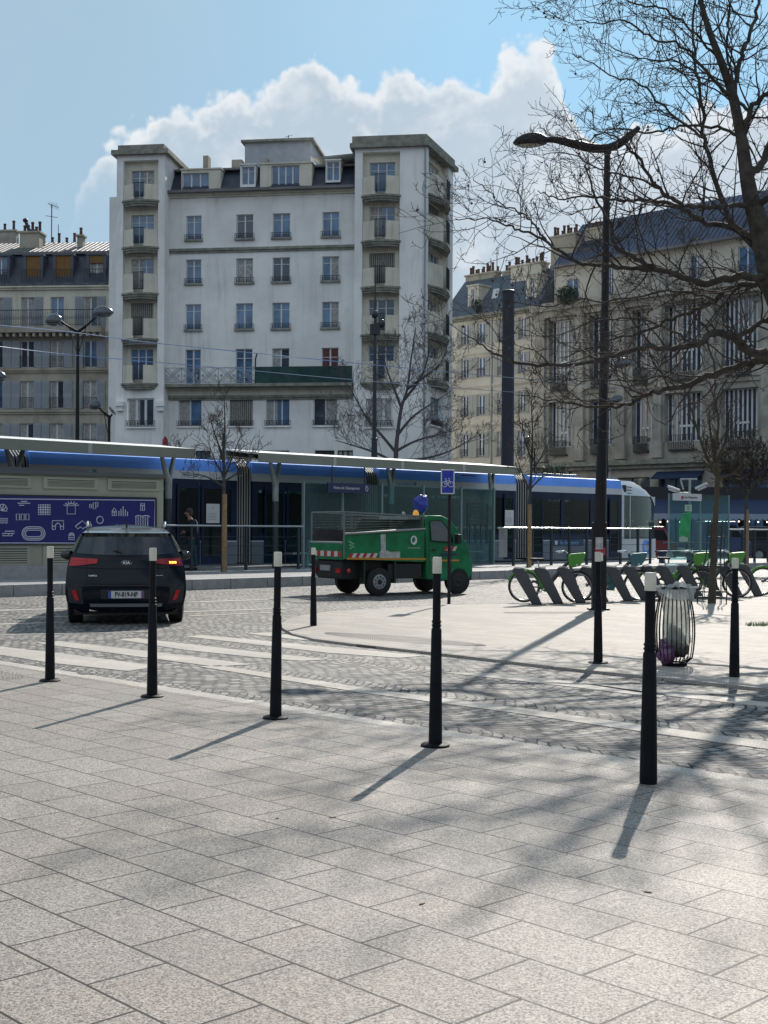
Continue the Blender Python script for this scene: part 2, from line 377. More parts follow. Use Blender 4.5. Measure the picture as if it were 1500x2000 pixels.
# island
far = [(1700, 1155), (1500, 1164), (1250, 1172), (1000, 1179), (860, 1182), (720, 1189), (640, 1194), (600, 1200), (570, 1208)]
near = [(556, 1217), (558, 1226), (578, 1237), (620, 1247), (700, 1257), (840, 1272), (965, 1286), (1100, 1302), (1250, 1317), (1500, 1343), (1750, 1370)]
IZ = .032
ip = [G(a, b, IZ) for a, b in far + near]
ip = [Vector((p.x, p.y, 0)) for p in ip]
MB().prism([(p.x, p.y) for p in ip], .07, IZ - .07, 'z').build('island_pavement', M_isle)
tag(C.objects['island_pavement'], 'pale paved island with rounded nose carrying the bicycles', kind='structure')
mb = MB()
nip = [G(a, b, IZ + .004) for a, b in [(600, 1200), (570, 1208)] + near]
for a, b in zip(nip, nip[1:]):
    d = (b - a).normalized(); n = Vector((-d.y, d.x, 0)) 
    if n.dot(Vector((0.3, 1, 0))) < 0: n = -n
    a2, b2 = a + n * .0, b + n * .0
    mb.prism([(a2.x, a2.y), (b2.x, b2.y), (b2.x - n.x * .05, b2.y - n.y * .05), (a2.x - n.x * .05, a2.y - n.y * .05)], .039, -.005, 'z')
mb.build('island_kerb', M_isle); tag(C.objects['island_kerb'], 'low granite kerb curving round the paved island', kind='structure')
# crossing bands set flush in the cobbles
bands = [
 [(-60, 1262), (0, 1264), (110, 1276), (312, 1302), (250, 1312), (100, 1296), (0, 1280), (-60, 1274)],
 [(72, 1257), (115, 1253), (230, 1266), (350, 1280), (492, 1299), (420, 1303), (350, 1294), (230, 1278), (110, 1262)],
 [(232, 1250), (268, 1247), (350, 1257), (500, 1274), (640, 1289), (590, 1292), (500, 1285), (350, 1269)],
 [(362, 1244), (395, 1241), (520, 1253), (700, 1270), (830, 1282), (780, 1286), (640, 1276), (520, 1262)],
 [(480, 1238), (530, 1236), (622, 1250), (590, 1251)],
 [(390, 1303), (430, 1301), (550, 1320), (700, 1343), (840, 1362), (1000, 1382), (1250, 1417), (1500, 1450), (1700, 1476), (1700, 1494), (1500, 1465), (1250, 1430), (1000, 1393), (840, 1372), (700, 1353), (550, 1329)],
 [(862, 1314), (960, 1316), (1110, 1331), (1300, 1358), (1290, 1364), (1110, 1342), (960, 1325)],
 [(1135, 1336), (1250, 1343), (1400, 1362), (1600, 1385), (1600, 1393), (1400, 1371), (1250, 1354)]]
mb = MB()
for q in bands:
    mb.prism([(G(a, b).x, G(a, b).y) for a, b in q], .012, -.004, 'z')
tag(mb.build('crossing_bands', M_band), 'pale granite crossing bands laid flush in the cobbles', kind='structure')
# thin pale paving lines further down the road
mb = MB()
for q in ([(0, 1192), (60, 1190), (180, 1187), (180, 1188.5), (60, 1192), (0, 1194)], [(55, 1206), (330, 1196), (560, 1188), (560, 1189.5), (330, 1198), (55, 1208)],
          [(370, 1176), (640, 1167), (640, 1168.2), (370, 1177.5)], [(370, 1203), (560, 1195), (560, 1196.2), (370, 1204.5)], [(0, 1219), (125, 1215), (125, 1216.5), (0, 1221)], [(0, 1240), (300, 1234), (300, 1235), (0, 1241.2)]):
    mb.prism([(G(a, b).x, G(a, b).y) for a, b in q], .012, -.004, 'z')
tag(mb.build('paving_lines', M_band), 'thin pale granite lines crossing the cobbled road', kind='structure')
# platform with its kerb
pk = [kl0 - kdir * 14, kl0 + kdir * 40]; PZ = .25
kn = Vector((-kdir.y, kdir.x))
MB().prism([(pk[0].x, pk[0].y), (pk[1].x, pk[1].y), (pk[1].x - 30 * .0 + kn.x * 9, pk[1].y + kn.y * 9), (pk[0].x + kn.x * 5, pk[0].y + kn.y * 5)], .27, PZ - .27, 'z').build('platform_pavement', M_plat)
tag(C.objects['platform_pavement'], 'raised grey slab platform along the tram stop', kind='structure')
mb = MB(); L = 0
while L < 53:
    a = pk[0] + kdir * L; b = a + kdir * 1.16
    mb.prism([(a.x, a.y), (b.x, b.y), (b.x - kn.x * .3, b.y - kn.y * .3), (a.x - kn.x * .3, a.y - kn.y * .3)], .262, -.005, 'z'); L += 1.18
tag(mb.build('platform_kerb', M_kerb, bevel=.012), 'high granite kerb blocks edging the tram platform', kind='structure')
M_stud = mat('stud_steel', (.30, .27, .24), .6)
def studs(a, b, rows, cols, w, name, label, sz=.009):
    A = G(*a, IZ); B = G(*b, IZ); d = B - A; d.z = 0; n = Vector((-d.y, d.x, 0)).normalized(); mb = MB()
    for i in range(cols):
        for j in range(rows):
            q = A + d * (i / cols) + n * (w * (j / rows - .5) * math.sin(math.pi * (i + .5) / cols) ** .5)
            mb.tube([(q.x, q.y, IZ), (q.x, q.y, IZ + .006)], [sz, sz * .7], 6)
    tag(mb.build(name, M_stud), label, kind='stuff', cat='paving studs')
studs((640, 1236), (950, 1262), 9, 70, .75, 'paving_studs', 'metal warning studs along the front edge of the island')
studs((985, 1197), (1165, 1196), 6, 40, .7, 'paving_studs', 'metal warning studs beside the tall lamp post on the island')
studs((-40, 1312), (36, 1326), 7, 10, .55, 'paving_studs', 'metal warning studs at the left edge of the near pavement')
# drain lid and litter specks on the road
o = MB().prism([(G(a, b).x, G(a, b).y) for a, b in ((150, 1316), (175, 1315), (182, 1318), (160, 1319))], .012, -.001, 'z').build('drain_cover', M_steelplate)
tag(o, 'small dark iron drain lid beside the near kerb', 'drain cover')
M_leafl = mat('dead_leaf', (.12, .08, .04), .8)
for i, (a, b) in enumerate(((647, 1597), (541, 1599), (1268, 1743), (825, 1765))):
    p = G(a, b, .021); mb = MB(); mb.prism([(.0, -.008), (.017, -.003), (.024, .004), (.010, .008), (-.012, .004)], .003, 0, 'z')
    o = mb.build('dead_leaf', M_leafl); o.location = p; o.rotation_euler = (0, 0, i * 1.3)
    tag(o, ['dead leaf on the slabs, the right one of the close pair left of centre', 'dead leaf on the slabs, the left one of the close pair left of centre', 'dead leaf lying on the slabs nearest the right bottom corner', 'dead leaf lying lowest on the slabs near the middle'][i], 'leaf', 'dead leaves on the pavement')
# grass tuft at the right edge
g = G(1492, 1222, IZ); mb = MB(); random.seed(5)
for i in range(260):
    a = random.uniform(-.28, .35); b = random.uniform(-.12, .12); h = random.uniform(.02, .07); q = Vector((g.x + a, g.y + b, IZ))
    t = Vector((random.uniform(-.03, .03), random.uniform(-.03, .03), h)); mb.quad(q, q + Vector((.008, 0, 0)), q + t + Vector((.003, 0, 0)), q + t)
tag(mb.build('grass_tuft', mat('grass', (.10, .20, .04), .8, var=.3), fix=False), 'tuft of green grass growing at the right edge of the island', kind='stuff', cat='grass')
# ================================================================ BOLLARDS
M_blk = mat('black_paint', (.008, .009, .012), .55, spec=.14, var=.3, vscale=6, bump=.08, bscale=30)
M_cap = mat('cream_cap', (.62, .58, .47), .55, var=.08, vscale=10)
M_gun = mat('dark_grey_paint', (.022, .024, .03), .45)
def make_bollard():
    t = thing('bollard', 'x', 'bollard')
    mb = MB(); mb.lathe([(.098, 0), (.1, .012), (.088, .02)], 24); mb.build('base_plate', M_blk, t, True)
    mb = MB()
    mb.lathe([(.046, .0), (.047, .02), (.046, .12), (.0355, .80), (.034, .815), (.029, .82), (.029, .832), (.034, .836), (.034, .842), (.029, .847), (.029, .857), (.0335, .862), (.0335, .87), (.0275, .875), (.0275, 1.19), (.027, 1.2)], 24)
    mb.build('post', M_blk, t, True)
    mb = MB(); mb.lathe([(.027, 1.2), (.0315, 1.201), (.0315, 1.306), (.028, 1.314)], 24); mb.build('cap', M_cap, t, True)
    return t
b0 = make_bollard()
bl = [(97.5, 1330, 1067, 'bollard left of the dark car, leftmost of the front row'), (297, 1361, 1070, 'bollard in front of the right half of the dark car'),
      (538, 1403, 1078, 'third bollard of the front row, between the car and the green truck'), (850, 1457, 1088, 'bollard standing in front of the nose of the green truck'),
      (1266, 1530, 1118, 'nearest and largest bollard, in front of the wire bin'), (612, 1222, 1070, 'small far bollard on the rounded nose of the island'),
      (1168, 1295, 1078, 'bollard in front of the foot of the tall lamp post'), (1434, 1322, 1090, 'bollard at the right on the island, right of the caged tree')]
for i, (x, y, ty, lab) in enumerate(bl):
    zb = .02 if i < 5 else IZ
    o = b0 if i == 0 else copy_tree(b0); p = G(x, y, zb); o.location = p
    H = P(x, ty, p.y).z - zb; o.scale = (1, 1, H / 1.314); o.rotation_euler = (R([.3, -.2, .4, .1, -.3, .3, .2, -.3][i]), R([-.2, .1, -.5, -.2, -.1, .3, -.4, .2][i]), i * .9)
    if i in (4, 7, 5):
        for ch in KIDS(o):
            if ch.name.startswith('base_plate'): bpy.data.objects.remove(ch)
    if i >= 4: o.scale = (1.1, 1.1, H / 1.314)
    tag(o, lab, 'bollard', 'black bollards with cream caps')
# ================================================================ BUILDINGS
M_wall = mat('white_render', (.82, .815, .785), .9, var=.10, vscale=.35, streak=.48, bump=.15, bscale=25)
M_wallg = mat('cream_render', (.66, .63, .52), .9, var=.10, vscale=.8, streak=.5)
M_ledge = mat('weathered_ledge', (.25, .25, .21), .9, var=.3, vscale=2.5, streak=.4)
M_slate = mat('slate', (.035, .045, .065), .5, var=.3, vscale=2.0, bump=.3, bscale=14)
M_zinc = mat('zinc_roofing', (.16, .155, .16), .6, metal=.2, var=.25, vscale=.6)
M_frame = mat('white_window_paint', (.62, .64, .66), .5)
M_pane = mat('window_glass', (.030, .045, .07), .04, spec=1.0, var=.5, vscale=.7)
M_pane2 = mat('window_glass_blue', (.07, .15, .27), .05, spec=1.0, var=.5, vscale=.9)
M_curt = mat('net_curtain', (.36, .36, .34), .8, var=.25, vscale=5)
M_curr = mat('red_curtain', (.13, .05, .045), .8, var=.3, vscale=4)
M_iron = mat('wrought_iron', (.018, .022, .030), .5)
M_blind = mat('slatted_shutter', (.28, .27, .24), .7, var=.2, vscale=6)
M_blindd = mat('shutter_gap', (.05, .05, .055), .8)
M_shut = mat('grey_blue_shutter', (.30, .32, .35), .6, var=.1, vscale=3)
M_awno = mat('ochre_blind', (.22, .115, .035), .8, var=.15, vscale=3)
M_stone = mat('dirty_limestone', (.38, .345, .275), .9, var=.22, vscale=.6, streak=.5, bump=.2, bscale=20)
M_stoned = mat('sooted_limestone', (.37, .345, .30), .9, var=.3, vscale=.7, streak=.55, bump=.2, bscale=20)
M_cream = mat('warm_limestone', (.56, .52, .44), .9, var=.12, vscale=.5, streak=.35)
M_pot = mat('chimney_pot', (.10, .055, .04), .8, var=.2, vscale=8)
M_dark = mat('dark_void', (.012, .013, .016), .6)
M_green = mat('green_screen', (.018, .055, .05), .8, var=.35, vscale=1.6)
M_navy = mat('navy_awning', (.015, .03, .075), .7, var=.2, vscale=1)
M_pipe = mat('grey_downpipe', (.32, .34, .36), .5)

def wall(mb, x0, x1, z0, z1, holes, y=0.0, dep=.28):
    xs = sorted(set([x0, x1] + [v for h in holes for v in h[:2] if x0 < v < x1])); zs = sorted(set([z0, z1] + [v for h in holes for v in h[2:4] if z0 < v < z1]))
    for i in range(len(xs) - 1):
        # merge vertical runs
        run = None
        for j in range(len(zs) - 1):
            cx, cz = (xs[i] + xs[i + 1]) / 2, (zs[j] + zs[j + 1]) / 2
            inside = any(h[0] < cx < h[1] and h[2] < cz < h[3] for h in holes)
            if not inside: run = [zs[j], zs[j + 1]] if run is None else [run[0], zs[j + 1]]
            if (inside or j == len(zs) - 2) and run is not None:
                mb.quad((xs[i], y, run[0]), (xs[i + 1], y, run[0]), (xs[i + 1], y, run[1]), (xs[i], y, run[1])); run = None
    for a, b, c, d in [h[:4] for h in holes]:
        mb.quad((a, y, c), (a, y + dep, c), (a, y + dep, d), (a, y, d)); mb.quad((b, y, c), (b, y, d), (b, y + dep, d), (b, y + dep, c))
        mb.quad((a, y, c), (b, y, c), (b, y + dep, c), (a, y + dep, c)); mb.quad((a, y, d), (a, y + dep, d), (b, y + dep, d), (b, y, d))
RNG = random.Random(11)
def window(par, x0, x1, z0, z1, y, kind='plain', sill=True, rail=.28, leaves=2, frame=M_frame, pane=None, bar=True, fw=.055, M=None, sillw=.1, curtain=None, cross=False):
    """window set back in its opening: frame with pane, sill, guard rail as sub-parts"""
    mb = MB(); mb.M = M
    yf = y + .16
    if kind == 'blind':
        mb.cur = 0; n = max(4, int((x1 - x0) / .13))
        for k in range(n):
            a = x0 + (x1 - x0) * k / n; mb.box(a + .012, a + (x1 - x0) / n - .035, y + .06, y + .10, z0 + .02, z1 - .02)
        f = mb.build('window', M_blind, par)
        p = MB(); p.M = M; p.box(x0, x1, y + .14, y + .16, z0, z1); p.build('pane', M_blindd, f)
    else:
        mb.box(x0, x0 + fw, yf - .03, yf + .03, z0, z1); mb.box(x1 - fw, x1, yf - .03, yf + .03, z0, z1)
        mb.box(x0 + fw, x1 - fw, yf - .03, yf + .03, z0, z0 + fw * 1.6); mb.box(x0 + fw, x1 - fw, yf - .03, yf + .03, z1 - fw, z1)
        for k in range(1, leaves):
            xm = x0 + (x1 - x0) * k / leaves; mb.box(xm - fw * .9, xm + fw * .9, yf - .035, yf + .025, z0 + fw * 1.6, z1 - fw)
        if bar:
            zb = z0 + (z1 - z0) * .74; xs = [x0 + (x1 - x0) * k / leaves for k in range(leaves + 1)]
            for k in range(leaves): mb.box(xs[k] + fw * .92, xs[k + 1] - fw * .92, yf - .02, yf + .02, zb - .02, zb + .02)
        f = mb.build('window', frame, par)
        p = MB(); p.M = M; p.quad((x0 + .02, yf + .01, z0 + .02), (x1 - .02, yf + .01, z0 + .02), (x1 - .02, yf + .01, z1 - .02), (x0 + .02, yf + .01, z1 - .02))
        p.build('pane', pane or (M_pane2 if RNG.random() < .35 else M_pane), f)
        c = curtain
        if c is None and RNG.random() < .30: c = M_curt
        if c:
            q = MB(); q.M = M; xa = x0 + fw; xb = x1 - fw; side = RNG.choice([0, 1, 2])
            if side == 0: xb = x0 + (x1 - x0) * .5 - fw
            if side == 1: xa = x0 + (x1 - x0) * .5 + fw
            n = 12
            q.grid(lambda s, t: (xa + (xb - xa) * s, yf - .004 - .006 * math.cos(s * 40), z0 + fw * 1.7 + (z1 - z0 - fw * 2.9) * t), 24, 1)
            q.build('curtain', c, f, fix=False)
    if sill:
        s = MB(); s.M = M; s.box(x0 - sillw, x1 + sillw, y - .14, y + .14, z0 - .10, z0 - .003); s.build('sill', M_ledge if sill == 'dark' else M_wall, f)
    if rail:
        r = MB(); r.M = M; yr = y - .10; xa, xb = x0 - sillw * .8, x1 + sillw * .8
        r.box(xa, xb, yr - .015, yr + .015, z0 + rail - .03, z0 + rail); r.box(xa, xb, yr - .012, yr + .012, z0 + .04, z0 + .065)
        n = max(4, int((xb - xa) / .11))
        for k in range(n + 1):
            xx = xa + (xb - xa) * k / n; r.box(xx - .009, xx + .009, yr - .009, yr + .009, z0 + .01, z0 + rail)
        if rail < .5:
            for k in range(n // 2): 
                xx = xa + (xb - xa) * (2 * k + 1) / n; r.box(xx - .03, xx + .03, yr - .013, yr + .013, z0 + .09, z0 + rail * .72)
        r.build('window_rail', M_iron, f)
    return f
# ---------------------------------------------------------------- white apartment block
dR = 83.4; rP = P(692, 900, dR); lP = P(328, 900, 85.1)
angm = math.atan2(rP.y - lP.y, rP.x - lP.x)
fm = Frame(lP.x, lP.y, angm)
def HX(px, y=0, py=700): return fm.hit(px, py, y)[0]
def HZ_(py, px=500, y=0): return fm.hit(px, py, y)[1]
block = thing('apartment_block', 'white seven storey block with two tall towers and bowed balconies', 'building', (lP.x, lP.y, 0), angm)
PR = 1.15                                            # how far the towers stand proud
xl, xr = HX(327), HX(692)
cols = [(362, 392), (460, 493), (531, 565), (628, 661)]
rows = [(418, 466), (504, 552), (592, 643), (681, 750)]
holes = []; wins = []
for j, (ty, by) in enumerate(rows):
    for i, (a, b) in enumerate(cols):
        sh = [-1, 0, 2, 1][i] * 0
        x0, x1 = HX(a), HX(b); cxp = (a + b) / 2; off = (-(cxp - 500) * .035)
        z1, z0 = HZ_(ty, cxp), HZ_(by, cxp)
        z1 = HZ_(ty, 500) ; z0 = HZ_(by, 500)
        holes.append((x0, x1, z0, z1)); wins.append((x0, x1, z0, z1, i, j))
mz1, mz0 = HZ_(778), HZ_(832)
mcols = [(349, 394), (449, 494), (520, 566), (613, 659)]
for i, (a, b) in enumerate(mcols):
    holes.append((HX(a), HX(b), mz0, mz1)); wins.append((HX(a), HX(b), mz0, mz1, i, 5))
gz1, gz0 = HZ_(880), HZ_(960)
gcols = [(383, 412), (430, 492), (512, 566), (616, 654), (660, 690)]
for i, (a, b) in enumerate(gcols): holes.append((HX(a), HX(b), gz0, gz1)); wins.append((HX(a), HX(b), gz0, gz1, i, 6))
ctop = HZ_(384)
mb = MB(); wall(mb, xl, xr, 0, ctop, holes)
D = 11.0
mb.quad((xl, D, 0), (xr, D, 0), (xr, D, ctop), (xl, D, ctop)); mb.quad((xl, 0, ctop), (xr, 0, ctop), (xr, D, ctop), (xl, D, ctop))
mb.build('wall', M_wall, block, fix=False)
for x0, x1, z0, z1, i, j in wins:
    if j == 6: window(block, x0, x1, z0, z1, 0, sill=False, rail=0, leaves=3, kind='blind' if i == 2 else 'plain', frame=M_blindd)
    elif j == 5: window(block, x0, x1, z0, z1, 0, kind='blind' if i == 1 else 'plain', sill=True, rail=.36, leaves=3 if i == 2 else 2, fw=.05, curtain=M_curt if i in (0, 2, 3) else None, bar=False)
    else: window(block, x0, x1, z0, z1, 0, sill='dark' if j < 3 else False, rail=.36 if j < 3 else 0, curtain=(M_curr if (i, j) == (3, 3) else None), pane=M_pane2 if (i + j) % 2 == 0 or i in (0, 3) else None)
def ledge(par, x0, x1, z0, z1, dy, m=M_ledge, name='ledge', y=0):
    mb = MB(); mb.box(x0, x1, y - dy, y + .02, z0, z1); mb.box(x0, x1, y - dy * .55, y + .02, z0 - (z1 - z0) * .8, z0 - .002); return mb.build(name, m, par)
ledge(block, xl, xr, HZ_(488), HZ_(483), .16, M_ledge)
mb = MB(); mb.box(xl, xr, -.10, .02, HZ_(383) - .0, HZ_(379)); mb.box(xl, xr, -.30, .02, HZ_(379) + .003, HZ_(376)); mb.build('cornice', M_wallg, block)
mb = MB(); mb.box(xl, xr, -.62, .02, HZ_(376) + .003, HZ_(371)); mb.build('gutter', M_zinc, block)
# long balcony and its railings
zb = HZ_(752); zt = HZ_(720)
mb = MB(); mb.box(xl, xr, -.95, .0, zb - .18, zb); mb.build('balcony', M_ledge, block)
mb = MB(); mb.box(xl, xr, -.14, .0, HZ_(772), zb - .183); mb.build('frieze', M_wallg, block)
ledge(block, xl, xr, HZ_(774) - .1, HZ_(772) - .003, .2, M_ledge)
xm = HX(505)
mb = MB()
def rail_diamond(mb, x0, x1, z0, z1, y):
    mb.box(x0, x1, y - .02, y + .02, z1 - .04, z1); mb.box(x0, x1, y - .02, y + .02, z0 + .1, z0 + .13)
    n = max(1, round((x1 - x0) / 1.35)); w_ = (x1 - x0) / n; h = z1 - z0 - .17
    for k in range(n):
        a = x0 + k * w_; b = a + w_; c = (a + b) / 2
        for s in (-.30, 0, .30):
            for sg in (1, -1):
                pts = [(c + sg * (-w_ * .42) + s * w_ * .5, z0 + .13), (c + sg * (w_ * .42) + s * w_ * .5, z1 - .04)]
                pts = [(min(b, max(a, p[0])), p[1]) for p in pts]
                mb.tube([(pts[0][0], y, pts[0][1]), (pts[1][0], y, pts[1][1])], .022, 4)
        mb.tube([(a, y, z0), (a, y, z1)], .025, 4)
        for cx in (c - w_ * .33, c + w_ * .33):
            mb.prism([(cx - .11, (z0 + z1) / 2), (cx, (z0 + z1) / 2 - .13), (cx + .11, (z0 + z1) / 2), (cx, (z0 + z1) / 2 + .13)], .02, y - .01)
rail_diamond(mb, xl, xm, zb, zt, -.9); mb.build('balcony_railing', mat('pale_railing', (.30, .33, .36), .5), block, label='balcony railing with pale diamond lattice')
mb = MB(); mb.box(xm + .03, xr, -.93, -.90, zb + .02, zt); mb.build('balcony_railing', M_green, block, label='balcony railing hidden by a dark green screen')
mb = MB(); mb.tube([(xm, -.9, zb), (xm, -.9, zt + .5), (xm + .12, -.9, zt + .9)], .05, 6); mb.build('divider', M_iron, block)
mb = MB(); xp = HX(325) - .1
mb.tube([(xp, -PR + .9, 0), (xp, -PR + .9, ctop - .5)], .07, 8); mb.build('downpipe', M_pipe, block)
mb = MB(); xp2 = fm.hit(829, 600, -PR)[0]; mb.tube([(xp2, -PR - .07, 0), (xp2, -PR - .07, ctop + 2.6)], .06, 8); mb.build('downpipe', M_pipe, block)
# mansard
z0m = HZ_(373); z1m = HZ_(322)
mb = MB(); y0m, y1m = -.10, 1.15
mb.quad((xl, y0m, z0m), (xr, y0m, z0m), (xr, y1m, z1m), (xl, y1m, z1m)); mb.quad((xl, y1m, z1m), (xr, y1m, z1m), (xr, 6, z1m + .7), (xl, 6, z1m + .7)); mb.quad((xl, 6, z1m + .7), (xr, 6, z1m + .7), (xr, D, z1m), (xl, D, z1m))
roof = mb.build('mansard_roof', M_slate, block)
mb = MB(); mb.box(xl, xr, .75, 1.3, z1m - .04, z1m + .09); mb.build('roof_edge', M_zinc, roof)
def dormer(px0, px1, wx0, wx1, top, bot, m, leaves, wtop, wbot):
    x0, x1 = HX(px0), HX(px1); zt_, zb_ = HZ_(top), HZ_(bot); w0, w1 = HX(wx0), HX(wx1); a, b = HZ_(wbot), HZ_(wtop)
    mb = MB(); wall(mb, x0, x1, zb_, zt_, [(w0, w1, a, b)], y=.10, dep=.25)
    mb.quad((x0, .1, zb_), (x0, .1, zt_), (x0, 2.2, zt_), (x0, 2.2, zb_)); mb.quad((x1, .1, zb_), (x1, 2.2, zb_), (x1, 2.2, zt_), (x1, .1, zt_)); mb.box(x0 - .06, x1 + .06, .02, 2.4, zt_ + .002, zt_ + .09)
    d = mb.build('dormer', m, block, fix=False)
    window(d, w0, w1, a, b, .10, sill=False, rail=.0 if leaves < 3 else .3, leaves=leaves, bar=leaves < 3, pane=M_pane2)
dormer(330, 351, 349.5, 350, 326, 378, M_slate, 1, 340, 341) if False else None
dormer(351, 428, 353, 405, 327, 374, M_wallg, 3, 333, 375.5)
dormer(505, 606, 527, 582, 321, 374, M_wallg, 4, 324, 373)
dormer(466, 496, 469, 494, 321, 364, M_wall, 2, 324, 360)
dormer(633, 662, 635, 660, 318, 360, M_wall, 2, 320, 357)
# lift housing and flues on the roof
zh0, zh1 = z1m - .3, HZ_(277, 550, 3)
xa, xb = HX(478, 3, 290), HX(607, 3, 290)
mb = MB(); mb.box(xa, xb, 3.0, 7.5, zh0, zh1); hs = mb.build('lift_housing', mat('grey_render', (.42, .44, .47), .9, var=.08, streak=.3), block)
mb = MB(); mb.box(xa - .22, xb + .22, 2.75, 7.8, zh1, zh1 + .16); mb.build('roof_slab', M_ledge, hs)
mb = MB(); xq = HX(563, 4, 262); mb.tube([(xq, 4, zh1 + .1), (xq, 4, zh1 + .75)], .03, 5); mb.tube([(xq - .25, 4, zh1 + .6), (xq + .3, 4, zh1 + .75)], .015, 4); mb.build('aerial', M_iron, hs)
for pxa, pxb, pt in ((394, 404, 304), (450, 470, 312), (514, 520, 309)):
    mb = MB(); mb.box(HX(pxa, 2), HX(pxb, 2), 2, 2.7, z1m, HZ_(pt, pxa, 2)); mb.build('flue', M_stone, block)
# towers
def tower(px0, px1, rx0, rx1, wx0, wx1, ztop_px, ledgepx, wtops, right_return, cornice_px, mezz, y=-PR, xend=None, name='tower'):
    hx = lambda p: fm.hit(p, 500, y)[0]
    hz = lambda q: fm.hit((px0 + px1) / 2, q, y)[1]
    x0, x1 = hx(px0), hx(px1); zt_ = hz(ztop_px); r0, r1 = hx(rx0), hx(rx1); w0, w1 = hx(wx0), hx(wx1)
    zs_top = hz(wtops[0] - 17); zbot = hz(ledgepx[-1])
    mz1, mz0 = hz(mezz[2]), hz(mezz[3])
    mb = MB(); hol = [(r0, r1, zbot, zs_top), (hx(mezz[0]), hx(mezz[1]), mz0, mz1)]
    wall(mb, x0, x1, 0, zt_, hol, y=y, dep=.5)
    mb.quad((x0, y, 0), (x0, y, zt_), (x0, D - 2, zt_), (x0, D - 2, 0)); mb.quad((x1, y, 0), (x1, D - 2 if right_return else y + .01, 0), (x1, D - 2 if right_return else y + .01, zt_), (x1, y, zt_))
    mb.quad((x0, y, zt_), (x1, y, zt_), (x1, D - 2, zt_), (x0, D - 2, zt_))
    tw = mb.build(name, M_wall, block, fix=False)
    yb = y + .42
    bays = []; n = len(wtops)
    hol = []
    for k in range(n):
        a1 = hz(wtops[k]); a0 = hz(ledgepx[k + 1] - 14) if False else hz(ledgepx[k] - 12)
        hol.append((w0, w1, a0, a1))
    mb = MB(); wall(mb, r0, r1, zbot, zs_top, hol, y=yb, dep=.2); mb.build('recess', M_wallg, tw, fix=False)
    cxm = (r0 + r1) / 2; hw = (r1 - r0) / 2 - .02; bow = .42
    for k, (a, b, c, d) in enumerate(hol):
        kind = 'blind' if (k in tower.blinds) else 'plain'
        window(block, a, b, c, d, yb, kind=kind, sill=False, rail=0, leaves=3 if k != 1 else 3, bar=True, fw=.045, pane=M_pane2 if k % 2 == 0 else None)
        zl = hz(ledgepx[k]); ph = hz(wtops[k] + 32 + k * .5)
        def arc(t, ex=0.0): return (cxm - (hw + ex) + 2 * (hw + ex) * t, y - bow * (1 - (2 * t - 1) ** 2) - ex * .7)
        # parapet with a gap in the middle holding a small railing
        gx = .30
        for side in (0, 1):
            mb = MB(); ta, tb = (0, .5 - gx / 2 * .9) if side == 0 else (.5 + gx / 2 * .9, 1)
            if k >= 0:
                N = 7; pts = [arc(ta + (tb - ta) * q / N) for q in range(N + 1)]
                for p, q in zip(pts, pts[1:]):
                    mb.quad((p[0], p[1], zl), (q[0], q[1], zl), (q[0], q[1], ph), (p[0], p[1], ph)); mb.quad((p[0], p[1], ph), (q[0], q[1], ph), (q[0], q[1] + .1, ph), (p[0], p[1] + .1, ph)); mb.quad((p[0], p[1] + .1, zl), (q[0], q[1] + .1, zl), (q[0], q[1] + .1, ph), (p[0], p[1] + .1, ph))
            mb.build('parapet', M_wallg, tw, fix=False)
        mb = MB(); N = 9
        for q in range(N + 1):
            p = arc(.5 - gx / 2 * .95 + gx * .95 * q / N, .03); mb.box(p[0] - .012, p[0] + .012, p[1] - .012, p[1] + .012, zl + .3, ph + .08)
        pa = [arc(.5 - gx / 2 + gx * q / 4, .03) for q in range(5)]
        mb.tube([(p[0], p[1], ph + .08) for p in pa], .025, 4); mb.tube([(p[0], p[1], zl + .33) for p in pa], .02, 4)
        mb.build('balcony_rail', M_iron, tw)
        mb = MB(); N = 14
        for ex, za, zc in ((.10, zl - .02, zl + .10), (.02, zl - .16, zl - .022), (-.06, zl - .30, zl - .162)):
            pts = [arc(q / N, ex) for q in range(N + 1)]
            A = [(p[0], p[1]) for p in pts] + [(cxm + hw + ex, y + .1), (cxm - hw - ex, y + .1)]
            mb.prism(A, zc - za, za, 'z')
        mb.build('balcony_ledge', M_ledge, tw)
        mb = MB(); mb.box(r0 + .06, r1 - .06, y + .02, yb - .002, zl + .11, zl + .32); mb.build('floor_slab', M_wallg, tw)
    window(block, hx(mezz[0]) + .02, hx(mezz[1]) - .02, mz0, mz1, y, kind='plain', sill=True, rail=.42, leaves=3, fw=.09, bar=False, curtain=M_curt)
    zc0, zc1 = hz(cornice_px[1]), hz(cornice_px[0]); xe = x1 + .25
    return tw, x0, x1, zt_, zc0, zc1
tower.blinds = (3,)
tl, a0, a1, zt1, c0, c1 = tower(227, 321, 240, 308, 252, 296, 302, [395, 486, 576, 665, 752], [330, 417, 503, 590, 680], True, (290, 303), (250, 303, 778, 834))
mb = MB(); mb.box(a0 - .3, a1 + .3, -PR - .3, 8.6, zt1 - .02, zt1 + .28); mb.box(a0 + .1, a1 - .05, -PR - .12, 8.2, zt1 + .282, zt1 + .62); mb.build('cornice', M_ledge, tl)
for px_ in (235, 315):
    mb = MB(); q = fm.hit(px_, 790, -PR)[0]; za, zb_ = fm.hit(px_, 803, -PR)[1], fm.hit(px_, 785, -PR)[1]
    mb.box(q - .3, q + .3, -PR - .35, -PR, (za + zb_) / 2, zb_); mb.box(q - .22, q + .22, -PR - .25, -PR, za, (za + zb_) / 2 - .003); mb.build('corbel', M_wall, tl)
mb = MB(); q0_, q1_ = fm.hit(213, 500, 1.0)[0], a0 + .02; zz = fm.hit(213, 385, 1.0)[1]; mb.box(q0_, q1_, 1.0, 9, 0, zz)
